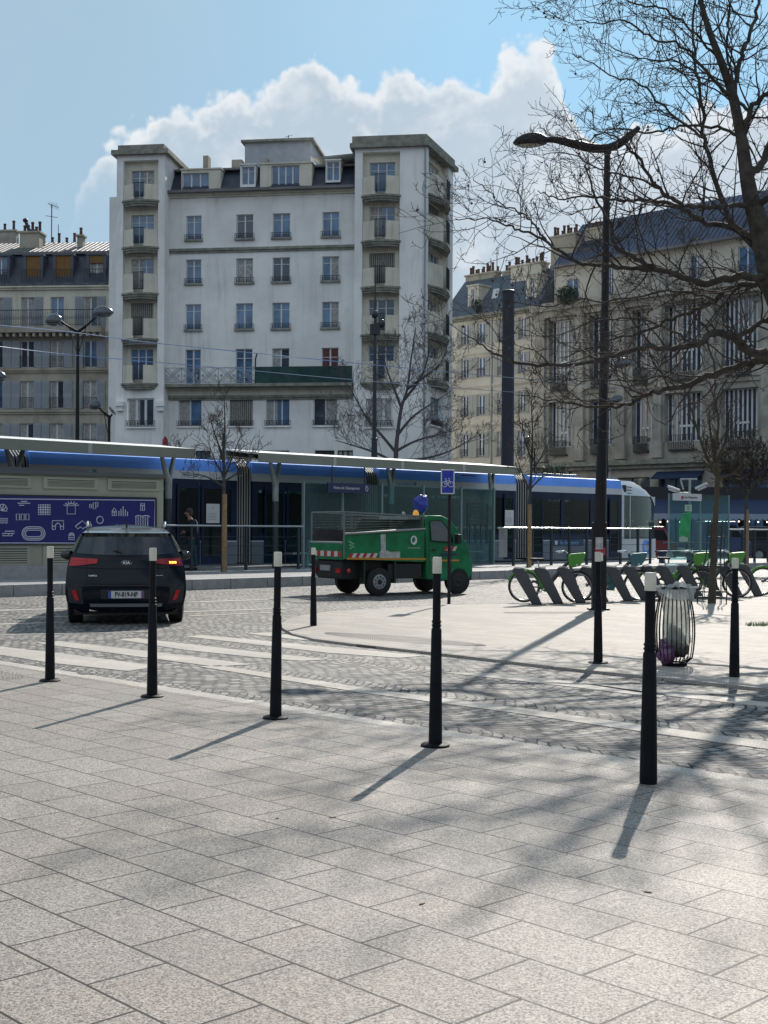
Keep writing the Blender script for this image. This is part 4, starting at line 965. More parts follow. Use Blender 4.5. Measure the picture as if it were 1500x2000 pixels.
# doors with posters
M_door = glassy('door_glass', (.10, .17, .17), .03)
for a, b in ((345, 390), (393, 436), (516, 556), (559, 600), (984, 1003), (1037, 1060), (1190, 1208)):
    x0, x1 = tx(a), tx(b); mb = MB()
    mb.box(x0, x0 + .08, -.035, -.003, .38, 2.85); mb.box(x1 - .08, x1, -.035, -.003, .38, 2.85); mb.box(x0 + .08, x1 - .08, -.035, -.003, .38, .6); mb.box(x0 + .08, x1 - .08, -.035, -.003, 2.72, 2.85)
    d = mb.build('door', M_tnavy, tram); p = MB(); p.quad((x0 + .08, -.02, .6), (x1 - .08, -.02, .6), (x1 - .08, -.02, 2.72), (x0 + .08, -.02, 2.72)); p.build('door_pane', M_door, d)
    if (a, b) in ((393, 436), (984, 1003)):
        q = MB(); xc = (x0 + x1) / 2; zc_ = 1.95; q.box(xc - .25, xc + .25, -.045, -.037, zc_ - .3, zc_ + .3); po = q.build('poster', M_white, d)
        q = MB()
        for k in range(5): q.box(xc - .18, xc + .14 - .03 * (k % 2), -.049, -.046, zc_ - .2 + k * .05, zc_ - .185 + k * .05)
        q.tube([(xc - .06, -.048, zc_ + .15), (xc + .02, -.048, zc_ + .2)], .012, 4); q.build('poster_text', mat('grey_ink', (.3, .3, .32), .7), po)
# cab nose at the right end
x0 = tx(1214); x1 = tx(1268, .9); L = x1 - x0
def nose_prof(t):                                  # half width factor and roof height along the nose
    return 1 - .45 * t ** 2.2, ZB + .04 - .95 * max(0, t - .35) ** 1.8 * 2.0
mb = MB()
def npt(t, s):  # t along, s around from near bottom to far bottom
    wf, zr = nose_prof(t); q = [(0, 1.15), (0, 2.98), (.02, 3.05), (.12, 3.3), (.4, 3.62), (W / 2, 3.66), (W - .4, 3.62), (W - .12, 3.3), (W - .02, 3.05), (W, 2.98), (W, 1.15)]
    k = min(int(s * 10 + 1e-6), 9); f_ = s * 10 - k; y = q[k][0] * (1 - f_) + q[k + 1][0] * f_; z = q[k][1] * (1 - f_) + q[k + 1][1] * f_
    y = W / 2 + (y - W / 2) * wf; z = min(z, zr + (z - 3.62) * .3 if z > 3 else z); return y, z
NT_ = 10
mb.grid(lambda t, s: (x0 + L * t * (1 - .12 * max(0, (npt(t, .1 + .8 * s)[1] - 3.0))), *npt(t, .1 + .8 * s)), NT_, 16)
mb.build('cab_roof', mat('cab_white', (.55, .58, .60), .3, coat=.3), tram, True)
mb = MB()
for z0, z1 in ((.32, 1.13),):
    pts = [(x0 + L * t * 1.02, W / 2 - W / 2 * nose_prof(t)[0]) for t in [k / 8 for k in range(9)]]; pts2 = [(x, W - y) for x, y in pts[::-1]]; mb.prism(pts + pts2, z1 - z0, z0, 'z')
cf = mb.build('cab_front', M_twhite, tram)
mb = MB(); xg = x0 + L * .62; mb.tube([(xg + .25 * math.cos(a_ * .52), -.01 + .16, .78 + .27 * math.sin(a_ * .52)) for a_ in range(12)], .06, 5, closed=True); mb.build('emblem', M_tblue, cf)
mb = MB(); mb.box(x0 + .02, x0 + .17, -.012, .06, 1.132, 2.99); mb.build('cab_pillar', M_twhite, tram)
mb = MB(); pts = [(x0 + .2 + (L - .22) * t, W / 2 - (W / 2 - .02) * nose_prof(.1 + .9 * t)[0]) for t in [k / 8 for k in range(9)]]; pts2 = [(x, W - y) for x, y in pts[::-1]]
al = pts + pts2
for p, q in zip(al, al[1:]): mb.quad((p[0], p[1], 1.132), (q[0], q[1], 1.132), (q[0] - .08, q[1], 2.97), (p[0] - .08, p[1], 2.97))
mb.build('windscreen', glassy('cab_glass', (.14, .22, .18), .15), tram)
mb = MB(); mb.box(x0 + .62, x0 + .66, .02, .10, 1.132, 2.97); mb.build('glazing_bar', M_twhite, tram)
mb = MB(); mb.box(x0 + .3, x0 + .9, .6, 1.9, 1.1, 1.7); mb.ell((x0 + .7, 1.2, 2.0), (.18, .25, .35)); mb.build('cab_desk', M_ink, tram)
for dz in (0, .14, .28):
    mb = MB(); mb.tube([(x0 + .45 + dz * .2, .02 + dz * .28, 3.08 + dz), (x0 + 1.0 - dz * .2, .10 + dz * .3, 3.07 + dz * .95)], .017, 5); mb.build('cab_groove', M_ink, tram)
mb = MB(); mb.box(x0 + .25, x0 + .40, .05, .16, 3.05, 3.42); mb.box(x0 + .4, x0 + .62, .05, .14, 3.05, 3.09); mb.build('cab_slot', M_ink, tram)
mb = MB(); mb.box(tx(1205), x0 + .06, .25, .6, ZB + .003, ZB + .12); mb.tube([(tx(1210), .5, ZB), (tx(1210), .5, ZB + .5)], .015, 4); mb.build('roof_vent', M_gal, tram)
# writing on the tram
M_tltr = mat('pale_blue_letter', (.20, .42, .62), .5)
ROT = (R(90), 0, 0)
for p, s in ((153, .13), (790, .13)):
    text('lettering', 'île de France', s, mat('tram_letter_blue', (.05, .25, .45), .5), tram, (tx(p), -.006, 3.10), ROT)
    mb = MB(); mb.box(tx(p) + .45, tx(p) + .58, -.006, -.003, 3.05, 3.17); mb.build('logo', mat('tram_letter_blue'), tram)
mb = MB(); mb.box(tx(1078), tx(1140), -.012, -.003, .86, 1.12); nv = mb.build('name_band', mat('band_navy', (.015, .04, .12), .4), tram)
text('lettering', 'île de France', .23, M_tltr, tram, (tx(1112), -.016, .99), ROT)
mb = MB(); mb.box(tx(1084), tx(1089), -.016, -.013, .91, 1.07); mb.build('logo', M_white, tram)
mb = MB()
for a, b in ((560, 568), (572, 576), (577.5, 580)): mb.box(tx(a), tx(b), -.01, -.003, .98 - .1, .98 + .14)
mb.build('pictogram', M_tltr, tram)
# ---------------------------------------------------------------- canopies on forked columns
SA = R(43); scn = 30.86; n_ = Vector((-math.sin(SA), math.cos(SA))); fsx = Frame(n_.x * scn, n_.y * scn, SA)
cxp = lambda p, y=0, q=890: fsx.hit(p, q, y)[0]
M_fas = mat('greenish_fascia', (.21, .225, .18), .6, var=.08, vscale=.8)
M_ctop = mat('white_canopy_top', (.72, .72, .70), .5, var=.06)
def canopy(p0, p1, label, colpx):
    x0, x1 = cxp(p0), cxp(p1); t = thing('platform_canopy', label, 'canopy', (fsx.o.x, fsx.o.y, 0), SA, 'canopies over the tram platform')
    zf0, zf1 = 3.50, 3.78
    mb = MB(); mb.box(x0, x1, 0, .10, zf0, zf1); mb.box(x0, x1, 1.75, 1.85, zf0 + .18, zf1 + .14); mb.build('fascia', M_fas, t)
    mb = MB(); mb.prism([(.10, zf1 - .04), (.10, zf1 + .012), (1.9, zf1 + .20), (1.9, zf1 + .15)], x1 - x0, x0, 'x'); mb.build('roof_sheet', M_ctop, t)
    mb = MB(); mb.prism([(.101, zf0 + .06), (.101, zf0 + .10), (1.75, zf0 + .26), (1.75, zf0 + .22)], x1 - x0, x0, 'x'); mb.build('soffit', M_fas, t)
    L_ = x1 - x0; n = max(2, round(L_ / 3.1)); mb = MB()
    for k in range(1, n): x = x0 + L_ * k / n; mb.box(x - .06, x + .06, -.006, -.001, zf0, zf1)
    mb.build('joint_cover', mat('fascia_joint', (.38, .40, .36), .6), t)
    for cp in colpx:
        x = cxp(cp, .9, 950); y = .9; c = MB(); c.tube([(x, y, PZ), (x, y, 2.35)], .095, 14); col = c.build('column', mat('dark_column', (.03, .045, .055), .5), t, True)
        c = MB(); c.tube([(x, y, 2.35), (x, y, 2.85)], .10, 14); c.tube([(x, y, 2.8), (x - .42, y - .25, 3.62)], [.095, .055], 12); c.tube([(x, y, 2.8), (x + .38, y + .25, 3.74)], [.095, .055], 12); c.build('forked_head', M_gal, col, True)
    return t
cv1 = canopy(-330, 381, 'greenish grey canopy on forked columns at the left', (-190, 30, 329))
cv2 = canopy(508, 1016, 'greenish grey canopy above the name sign of the stop', (538, 764, 960))
# glass screens of the stop
M_gs = glassy('screen_glass', (.66, .86, .86), .08)
sh = thing('glass_shelter', 'row of tall greenish glass screens under the right canopy', 'shelter', (fsx.o.x, fsx.o.y, 0), SA)
GY = .35
gp = [592, 668, 745, 826, 900, 964]
for a, b in zip(gp, gp[1:]):
    x0, x1 = cxp(a, GY, 1000), cxp(b, GY, 1000); mb = MB(); mb.box(x0 + .02, x1 - .02, GY, GY + .012, PZ + .05, 2.95); mb.build('glass_pane', M_gs, sh)
for a in gp:
    x = cxp(a, GY, 1000); mb = MB(); mb.box(x - .025, x + .025, GY - .05, GY + .05, PZ, 3.0); mb.build('post', mat('teal_grey_frame', (.20, .27, .27), .5), sh)
x0, x1 = cxp(964, GY, 1000), cxp(592, GY, 1000)
mb = MB(); mb.box(cxp(964, GY, 1000) - .0, cxp(964, GY, 1000) + .012, GY + .06, GY + 1.3, PZ + .05, 2.95); mb.build('glass_pane', M_gs, sh)
mb = MB(); mb.box(x1, x0, GY + .5, GY + .95, PZ + .42, PZ + .48)
for k in range(6): xx = x1 + (x0 - x1) * (k + .5) / 6; mb.box(xx - .04, xx + .04, GY + .65, GY + .8, PZ, PZ + .42)
mb.build('bench', M_steel, sh)
mp_a, mp_b = cxp(913, GY, 1000), cxp(952, GY, 1000); mb = MB(); z = 2.4
for k in range(7): mb.box(mp_a, mp_b - (.1 if k % 2 else 0), GY - .02, GY - .003, z - k * .12, z - k * .12 + .035)
for x in (mp_a, mp_b): mb.box(x - .02, x + .02, GY - .02, GY - .003, 1.0, 2.4)
for k in range(4): xx = mp_a + (mp_b - mp_a) * (.1 + .27 * k); mb.box(xx, xx + .05, GY - .02, GY - .003, 1.0, 1.7)
mb.build('glass_motif', mat('motif_dark', (.03, .05, .07), .6), sh)
# name sign hanging under the canopy
xa, xb = cxp(639, -.05, 950), cxp(721, -.05, 950)
sg = thing('station_sign', 'navy hanging sign reading Porte de Champerret', 'sign', (fsx.o.x, fsx.o.y, 0), SA)
zt_ = fsx.hit(680, 944, -.05)[1]; zb_ = fsx.hit(680, 963, -.05)[1]
mb = MB(); mb.box(xa, xb, -.08, -.02, zb_, zt_); mb.build('panel', mat('sign_navy', (.012, .02, .075), .4), sg)
text('lettering', 'Porte de Champerret', (zt_ - zb_) * .40, M_white, sg, ((xa * .56 + xb * .44), -.085, (zt_ + zb_) / 2), ROT)
mb = MB(); xq = xa + (xb - xa) * .925; zq = (zt_ + zb_) / 2; mb.tube([(xq + .05 * math.cos(t * .785), -.084, zq + .085 * math.sin(t * .785)) for t in range(8)], .012, 4, closed=True); mb.build('symbol', M_white, sg)
mb = MB(); mb.tube([(xa + .2, -.05, zt_), (xa + .2, -.05, 3.5)], .02, 6); mb.tube([(xb - .2, -.05, zt_), (xb - .2, -.05, 3.5)], .02, 6); mb.build('hanger', M_iron, sg)
# ---------------------------------------------------------------- railings in front of the platform
RAA = R(35.5); rp = P(373.6, 1000, 1.25 * F / 84.3); fr2 = Frame(rp.x, rp.y, RAA)
rxx = lambda p, q=1060: fr2.hit(p, q)[0]
M_rail = mat('railing_dark', (.02, .03, .04), .45)
def railing(p0, p1, posts, label, toppx, pickets=None):
    t = thing('railing', label, 'railing', (rp.x, rp.y, 0), RAA, 'railings along the tram platform'); x0, x1 = rxx(p0), rxx(p1); zt_ = 1.56
    mb = MB(); mb.tube([(x0, 0, zt_), (x1, 0, zt_)], .028, 8); mb.build('top_rail', M_steel, t, True)
    for k in range(4):
        z = PZ + .18 + k * .27; mb = MB(); mb.tube([(x0, 0, z), (x1, 0, z)], .009 if k else .014, 5); mb.build('cable', M_rail, t)
    for p in posts:
        x = rxx(p); mb = MB(); mb.box(x - .035, x + .035, -.03, .05, PZ, zt_ - .02); mb.build('post', M_rail, t)
    if pickets:
        mb = MB(); a, b = rxx(pickets[0]), rxx(pickets[1]); n = 9
        for k in range(n): x = a + (b - a) * k / (n - 1); mb.tube([(x, -.02, PZ + .3), (x, -.02, zt_ - .03)], .014, 5)
        mb.build('pickets', M_steel, t)
railing(325, 592, (327, 373.6, 480.8, 583), 'steel topped cable railing in front of the left tram door and person', 1026)
railing(971, 1272, (1003, 1040, 1077, 1112, 1146, 1178, 1212, 1246, 1270), 'steel topped cable railing behind the bicycles up to the tram nose', 1033, (974, 989))
railing(1424, 1640, (1426, 1450, 1474, 1500, 1540, 1600), 'steel topped cable railing at the right edge beyond the bus stop', 1035)
# ---------------------------------------------------------------- technical kiosk with blue panel
KA_ = R(35.5); kc = 30.6; n_ = Vector((-math.sin(KA_), math.cos(KA_))); fk = Frame(n_.x * kc, n_.y * kc, KA_)
kx = lambda p, q=1000, y=0: fk.hit(p, q, y)[0]; kz = lambda p, q, y=0: fk.hit(p, q, y)[1]
ki = thing('technical_kiosk', 'beige metal kiosk with louvres and blue icon panel behind the dark car', 'kiosk', (fk.o.x, fk.o.y, 0), KA_)
M_kio = mat('beige_kiosk', (.33, .33, .255), .6, var=.08, vscale=.7)
x0, x1 = kx(-160), kx(320); zb_, zt_ = kz(50, 1104), kz(150, 929)
mb = MB(); mb.box(x0, x1, .04, 1.9, zb_, zt_); mb.build('body', M_kio, ki)
mb = MB(); mb.box(x0 - .1, x1 + .03, -.06, 2.0, zt_ + .002, zt_ + .10); mb.box(x0, kx(176), .1, 1.8, zt_ + .102, zt_ + .17); mb.build('roof', mat('kiosk_roof', (.09, .10, .10), .6), ki)
mb = MB(); mb.box(x0 - .6, x1 + .3, -.5, 2.2, PZ - .02, zb_ - .002); mb.build('plinth', M_kerb, ki)
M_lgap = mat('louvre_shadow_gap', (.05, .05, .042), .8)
frames = [(-160, -78), (-72, 66), (80, 196), (206, 316)]
for a, b in frames:
    for (q0, q1) in ((kz(150, 955.5), kz(150, 933)), (kz(150, 1103), kz(150, 1066))):
        xa, xb = kx(a) + .06, kx(b) - .06; fmb = MB(); w_ = .10
        fmb.box(xa, xb, -.0, .038, q0, q0 + w_ * .6); fmb.box(xa, xb, -.0, .038, q1 - w_ * .6, q1); fmb.box(xa, xa + w_, -.0, .038, q0 + w_ * .6, q1 - w_ * .6); fmb.box(xb - w_, xb, -.0, .038, q0 + w_ * .6, q1 - w_ * .6)
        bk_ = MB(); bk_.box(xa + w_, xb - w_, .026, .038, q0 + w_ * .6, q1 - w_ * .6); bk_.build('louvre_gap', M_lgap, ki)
        n = 5 if q1 > 1.6 else 6
        for k in range(n):
            z = q0 + w_ * .7 + (q1 - q0 - w_ * 1.4) * (k + .5) / n; hh_ = (q1 - q0) / n * .42
            fmb.prism([(-.012, z - hh_ * .75), (.012, z + hh_ * .35), (.022, z + hh_ * .35), (.0, z - hh_ * .75)], xb - xa - 2 * w_, xa + w_, 'x')
        fmb.build('louvre', M_kio, ki)
# blue panel
pa, pb = kx(-90), kx(302); pz1, pz0 = kz(150, 971.5), kz(150, 1062.5)
mb = MB(); mb.box(pa, pb, -.06, -.02, pz0, pz1); pn = mb.build('panel', mat('panel_blue', (.008, .010, .13), .4, var=.08), ki)
mb = MB(); mb.box(pa - .03, pb + .03, -.05, -.015, pz1 + .002, pz1 + .04); mb.box(pb + .002, pb + .04, -.05, -.015, pz0, pz1); mb.build('panel_edge', M_ink, ki)
M_ic = mat('icon_white', (.60, .60, .66), .5)
IC = MB(); icr = .011
def K(px, py): return Vector((kx(px, py), -.064, kz(px, py)))
def line(*pts, closed=False): IC.tube([K(*p) for p in pts], icr, 4, closed=closed)
def arcp(cx, cy, rx_, ry_, a0, a1, n=10): return [(cx + rx_ * math.cos(R(a0 + (a1 - a0) * k / n)), cy - ry_ * math.sin(R(a0 + (a1 - a0) * k / n))) for k in range(n + 1)]
line((-24, 974.2), (300, 977.3), (299, 1058)); line((-24, 1060.5), (299, 1061))
def rect(a, b, c, d): line((a, b), (c, b), (c, d), (a, d), closed=True)
line((39, 979.5), (51, 979.5)); line((32, 983), (57, 983)); line((35, 987), (45, 987))
for k in range(3): rect(30 + k * 9.3, 1004, 36 + k * 9.3, 1015.5)
rect(73, 986, 96, 1005)
for k in (1, 2, 3, 4): line((73 + k * 4.6, 986), (73 + k * 4.6, 1005))
for k in (1, 2, 3): line((73, 986 + k * 4.8), (96, 986 + k * 4.8))
for s in (0, 3.2, 6.6):
    a, b, c, d = 41 + s, 1029 + s, 86 - s, 1055 - s; r_ = (d - b) / 2; cy = (b + d) / 2
    IC.tube([K(*p) for p in arcp(a + r_, cy, r_, r_, 90, 270, 8) + arcp(c - r_, cy, r_, r_, 270, 450, 8)], icr, 4, closed=True)
line((100, 1034), (100, 1017), (122, 1017), (122, 1034), (116, 1034), (116, 1028)); line((100, 1034), (106, 1034), (106, 1028)); IC.tube([K(*p) for p in arcp(111, 1028, 5, 6, 0, 180)], icr, 4); line((100, 1028), (106, 1028)); line((116, 1028), (122, 1028))
rect(129, 988, 145, 1004)
for k in range(7):
    a = R(20 + k * 23.3); line((137 + 11 * math.cos(a), 990 - 7 * math.sin(a)), (137 + 16 * math.cos(a), 990 - 11 * math.sin(a)))
IC.tube([K(*p) for p in arcp(137, 988, 9, 4, 0, 180)], icr, 4)
for a, b, c, d in ((173, 985, 177, 992), (180, 982, 185, 994), (185, 981, 189, 990)): rect(a, b, c, d)
IC.tube([K(*p) for p in arcp(193, 1015.5, 6.5, 7, 0, 360, 14)], icr, 4)
line((145, 1028), (159, 1017), (165, 1023), (169, 1022), (176, 1030)); line((145, 1028), (150, 1033), (155, 1029), (160, 1033), (165, 1029), (170, 1033), (175, 1030))
line((217, 1007), (217, 998), (221, 992), (225, 998), (225, 1007), closed=True); line((221, 998), (221, 1007)); line((217, 1000), (225, 1000))
for k, h in enumerate((10, 14, 19, 13, 9)): line((230 + k * 4.2, 1008), (230 + k * 4.2, 1008 - h))
rect(272.5, 983, 280, 997); line((272.5, 987), (280, 987)); line((276, 987), (276, 997))
for k in range(6):
    xx = 263 + k * 4.6; line(*[(xx + (1.2 if j % 2 else -.8), 1009 + j * 2.8) for j in range(8)])
IC.tube([K(*p) for p in arcp(269, 1010, 7, 3, 0, 180)], icr, 4); IC.tube([K(*p) for p in arcp(283, 1010, 7, 3, 0, 180)], icr, 4)
line((132, 1054), (132, 1046), (143, 1046), (143, 1054), closed=True); IC.tube([K(*p) for p in arcp(137.5, 1046, 5, 5, 0, 180)], icr, 4); line((132, 1050), (143, 1050)); line((132, 1043.5), (143, 1043.5))
rect(3, 1042, 15, 1046.5); rect(8, 1037.5, 26, 1042); line((15, 1042), (15, 1046.5), (22, 1046.5), (22, 1042))
for k in range(3): line(*[(-6 + j * 3.2, 1012 + k * 4 + (2.5 if j % 2 else 0)) for j in range(7)])
for k in range(5): a = R(k * 40); line((3, 998), (3 + 9 * math.cos(a), 998 - 12 * math.sin(a)))
IC.tube([K(*p) for p in arcp(3, 996, 9, 11, 0, 180)], icr, 4)
line((226, 1024), (226, 1032))
IC.build('icons', M_ic, pn)
# ---------------------------------------------------------------- bus stop glass on the right
be = fr2; bs = thing('bus_shelter', 'glass bus stop screen with a green map and number sign behind the caged tree', 'shelter', (rp.x, rp.y, 0), RAA)
BZ = lambda q, p=1360: fr2.hit(p, q)[1]
x0, xm_, x1 = rxx(1306), rxx(1367), rxx(1423); z1 = BZ(966); z0 = PZ + .12
for a, b in ((x0, xm_), (xm_, x1)): mb = MB(); mb.box(a + .01, b - .01, 0, .012, z0, z1); mb.build('glass_pane', M_gs, bs)
for a in (x0, xm_, x1): mb = MB(); mb.box(a - .02, a + .02, -.02, .03, PZ, z1 + .01); mb.build('post', mat('teal_grey_frame'), bs)
mb = MB(); xa, xb = rxx(1312), rxx(1365); mb.box(xa, xb, -.12, -.025, BZ(978.5), BZ(965)); hd = mb.build('header_sign', M_white, bs)
text('lettering', 'bus Champerret', .13, M_ink, bs, ((xa + xb) / 2 + .15, -.125, BZ(972)), ROT, sx=.85)
mb = MB(); mb.box(xa + .38, xa + .5, -.125, -.122, BZ(976), BZ(970)); mb.build('header_mark', mat('sign_red', (.35, .04, .04), .5), bs)
mb = MB(); xa, xb = rxx(1337), rxx(1350); mb.box(xa, xb, -.012, -.003, BZ(999), BZ(986)); nb = mb.build('number_plate', mat('pale_green_plate', (.40, .60, .42), .5), bs)
text('lettering', 'SD', .19, mat('plate_green_ink', (.08, .2, .1), .6), bs, ((xa + xb) / 2, -.016, BZ(993)), ROT, sx=.8)
mb = MB(); mb.prism([fr2.hit(*p) for p in ((1325, 1043), (1326, 1025), (1332, 1003), (1349, 1001), (1345, 1050), (1336, 1046), (1326, 1050))], .01, -.014); mb.build('map', mat('map_green', (.02, .33, .10), .5, var=.2), bs)
mb = MB(); mb.prism([fr2.hit(*p) for p in ((1326, 1058), (1326, 1044), (1343, 1050), (1343, 1058))], .008, -.013); mb.build('map_legend', mat('legend_pale', (.35, .45, .33), .6), bs)
mb = MB(); mb.box(x0, x1, .35, .7, PZ + .42, PZ + .47); mb.box(x0, x1, .30, .36, PZ + .75, PZ + .8)
for a in (x0 + .2, xm_, x1 - .2): mb.box(a - .03, a + .03, .4, .65, PZ, PZ + .42)
mb.build('bench', mat('bench_blue', (.03, .05, .12), .5), bs)
# cluster of floodlights on a mast behind the bus shelter
q = P(1347, 965, 62); fb = thing('floodlight_mast', 'pale mast with floodlights rising behind the bus stop glass', 'light mast', (q.x, q.y, 0), R(-20))
mb = MB(); mb.tube([(0, 0, 0), (0, 0, 4.0)], .06, 8); mb.tube([(-.45, 0, 4.0), (.35, 0, 4.0)], .05, 6); mb.tube([(-.45, 0, 4.0), (-.3, 0, 3.5)], .04, 6); mb.build('mast', M_gal, fb)
for a, b, c in ((-.75, 3.55, 20), (-.25, 3.3, 0), (.55, 3.65, -25)):
    mb = MB(); mb.M = Matrix.Translation((a, -.1, b)) @ Matrix.Rotation(R(c), 4, 'Y'); mb.box(-.3, .3, -.2, .2, -.06, .06); mb.box(-.22, .22, -.16, .16, -.16, -.062); mb.build('floodlight', M_twhite, fb, bevel=.02)
# ---------------------------------------------------------------- dark mast, lamps and wires
q = P(991, 900, 60); ms = thing('dark_mast', 'thick flat topped dark mast rising behind the tram', 'mast', (q.x, q.y, 0), 0)
h = P(993, 568, 60).z; mb = MB(); mb.lathe([(.31, 0), (.30, h * .5), (.285, h - .12)], 20); mb.build('shaft', mat('mast_blue_black', (.012, .017, .03), .5, var=.2), ms, True)
mb = MB(); mb.lathe([(.30, h - .12), (.31, h - .1), (.31, h), (.28, h + .02)], 20); mb.build('cap', M_iron, ms, True)
M_lamp = mat('lamp_black', (.010, .009, .012), .45, spec=.3, var=.2)
M_lens = mat('lamp_lens', (.30, .30, .28), .3)
def lamp_head(par, base, tip, s=1.0, m=M_lamp):
    """elongated domed lantern from base to tip"""
    base = Vector(base); tip = Vector(tip); d = (tip - base); Lh = d.length; dx = d.normalized(); up = Vector((0, 0, 1)); side = dx.cross(up).normalized(); up2 = side.cross(dx)
    mb = MB(); N = 12; rings = []
    for k in range(N + 1):
        t = k / N; r = max(.02, math.sin(math.pi * min(1, t * .92 + .08)) ** .55) ; wv = .17 * s * r; hv = .20 * s * r * (1 - .25 * t)
        c = base + dx * Lh * t
        rings.append([mb.vert(c + side * (wv * math.cos(a)) + up2 * (hv * max(0, math.sin(a)) + (-.05 * s * r if math.sin(a) < -.1 else 0))) for a in [2 * math.pi * j / 14 for j in range(14)]])
    for A, B in zip(rings, rings[1:]):
        for j in range(14): mb.face([A[j], A[(j + 1) % 14], B[(j + 1) % 14], B[j]])
    mb.face(rings[0]); mb.face(rings[-1][::-1]); hd = mb.build('lantern', m, par, True)
    mb = MB(); c = base + dx * Lh * .52 - up2 * .055 * s; mb.ell(c, (Lh * .36, .12 * s, .035 * s), rot=Matrix((dx, side, up2)).transposed()); mb.build('lens', M_lens, hd, True)
# big lamp on the island
bq = G(1170, 1191, IZ); bp_d = bq.y
lm = thing('street_lamp', 'tall black lamp post with curved arm, the large one in front of the buildings', 'lamp', (bq.x, bq.y, IZ))
def lp(px, py, dy=0): v = P(px, py, bp_d + dy) - Vector((bq.x, bq.y, IZ)); return v
path = [lp(1170.5, 1191), lp(1171.5, 1080), lp(1173.5, 960), lp(1176, 870), lp(1180, 700), lp(1183, 500), lp(1186, 290)]
mb = MB(); mb.tube(path, [.115, .112, .105, .095, .078, .068, .055], 16); mb.build('pole', M_lamp, lm, True)
mb = MB(); a = lp(1170, 1190); mb.box(a.x - .135, a.x + .12, -.10, .10, .0, lp(1174, 1020).z - .0); mb.build('lower_casing', M_lamp, lm, bevel=.02)
arm = bez([lp(1061, 274), lp(1085, 273), lp(1120, 281), (lp(1155, 289)), lp(1187, 289), lp(1215, 277), lp(1248, 249)], 5)
mb = MB(); nA = len(arm); mb.tube(arm, [.03 + .055 * math.sin(math.pi * min(1, k / nA * 1.05)) ** .7 + (.0 if k < nA * .7 else .012) for k in range(nA)], 12); mb.build('arm', M_lamp, lm, True)
mb = MB(); mb.tube([lp(1186, 376), lp(1207, 330), lp(1236, 266)], .014, 6); mb.tube([lp(1186, 300), lp(1188, 285)], .07, 10); mb.build('stay', M_lamp, lm)
lamp_head(lm, lp(1068, 277), lp(1001, 279), 1.02)
mb = MB(); a = lp(1169, 1061); mb.box(a.x - .075, a.x + .06, -.13, -.102, a.z - .11, a.z + .11); mb.build('sticker', mat('grey_sticker', (.38, .38, .40), .6, var=.3, vscale=14), lm, label='grey square sticker on the lamp post')
mb = MB(); a = lp(1170, 1077); mb.box(a.x - .10, a.x + .095, -.125, -.101, a.z - .07, a.z + .07); mb.build('red_band', mat('sticker_red', (.30, .03, .04), .5), lm)
mb = MB(); a = lp(1171, 1087); mb.box(a.x - .045, a.x + .04, -.135, -.126, a.z - .08, a.z + .07); mb.build('sticker', M_white, lm)
mb = MB(); mb.box(-.2, .17, -.16, .16, 0, .03); mb.build('base_plate', M_lamp, lm)
def double_lamp(px, base_d, top_py, heads, label, r=.09, name='street_lamp'):
    q = P(px, top_py, base_d); t = thing(name, label, 'lamp', (q.x, q.y, 0)); o = Vector((q.x, q.y, 0))
    L_ = lambda a, b: P(a, b, base_d) - o
    mb = MB(); mb.tube([(0, 0, 0), (0, 0, q.z)], [r * 1.3, r * .75], 12); mb.build('pole', M_lamp, t, True)
    for (ax, ay, bx_, by_, tx_, ty_) in heads:
        mb = MB(); mb.tube(bez([L_(px, top_py + 3), L_((px + ax) / 2 + (bx_ - ax) * .1, (top_py + ay) / 2 + 3), L_(ax, ay)], 5), [r * .75] * 5 + [r * .55] * 6, 8); mb.build('arm', M_lamp, t, True)
        mb = MB(); mb.tube([L_(px, top_py + 50), L_((px + ax) / 2, (top_py + ay) / 2 + 2)], r * .22, 5); mb.build('stay', M_lamp, t)
        lamp_head(t, L_(bx_, by_), L_(tx_, ty_), 2.0, mat('lamp_grey', (.10, .11, .12), .25, metal=.4))
    return t
double_lamp(152, 58, 645, [(118, 627, 120, 627, 86, 629), (186, 620, 184, 614, 222, 610)], 'double headed lamp post in front of the shuttered building')
double_lamp(213, 66, 811, [(192, 795, 195, 795, 172, 792), (219, 809, 219, 806, 223, 803)], 'small distant lamp post left of the white block')
double_lamp(-40, 58, 755, [(-10, 742, -14, 740, 12, 734)], 'lamp whose single head peeks in at the left edge', r=.07)
double_lamp(1183, 64, 740, [(1203, 720, 1200, 716, 1238, 706)], 'lamp behind the tall lamp post, the upper of the two small ones')
double_lamp(1186, 80, 800, [(1198, 790, 1196, 786, 1217, 776)], 'lamp behind the tall lamp post, the lower of the two small ones', r=.07)
double_lamp(1044, 70, 875, [(1030, 865, 1032, 865, 1022, 862)], 'small lamp beside the slim tree right of the dark mast', r=.05)
# camera mast in front of the block
q = P(733, 520, 57); t = thing('camera_mast', 'slim dark mast with round cameras in front of the white block', 'mast', (q.x, q.y, 0)); o_ = Vector((q.x, q.y, 0))
mb = MB(); mb.tube([(0, 0, 0), (0, 0, q.z * .42), (0, 0, q.z * .421), (0, 0, q.z * .70), (0, 0, q.z)], [.16, .13, .10, .075, .02], 12); mb.build('pole', M_iron, t, True)
for a, b, r_ in ((732, 614, .16), (745, 632, .17)):
    c = P(a, b, 57) - o_; mb = MB(); mb.ell(c, (r_, r_, r_ * 1.2)); mb.tube([c, (0, 0, c.z)], .04, 5); mb.build('camera_dome', mat('dark_gloss', (.02, .02, .03), .1), t, True)
mb = MB(); c = P(733, 638, 57) - o_; mb.box(-.22, .22, -.15, .15, c.z - .35, c.z + .1); mb.build('box', M_iron, t)
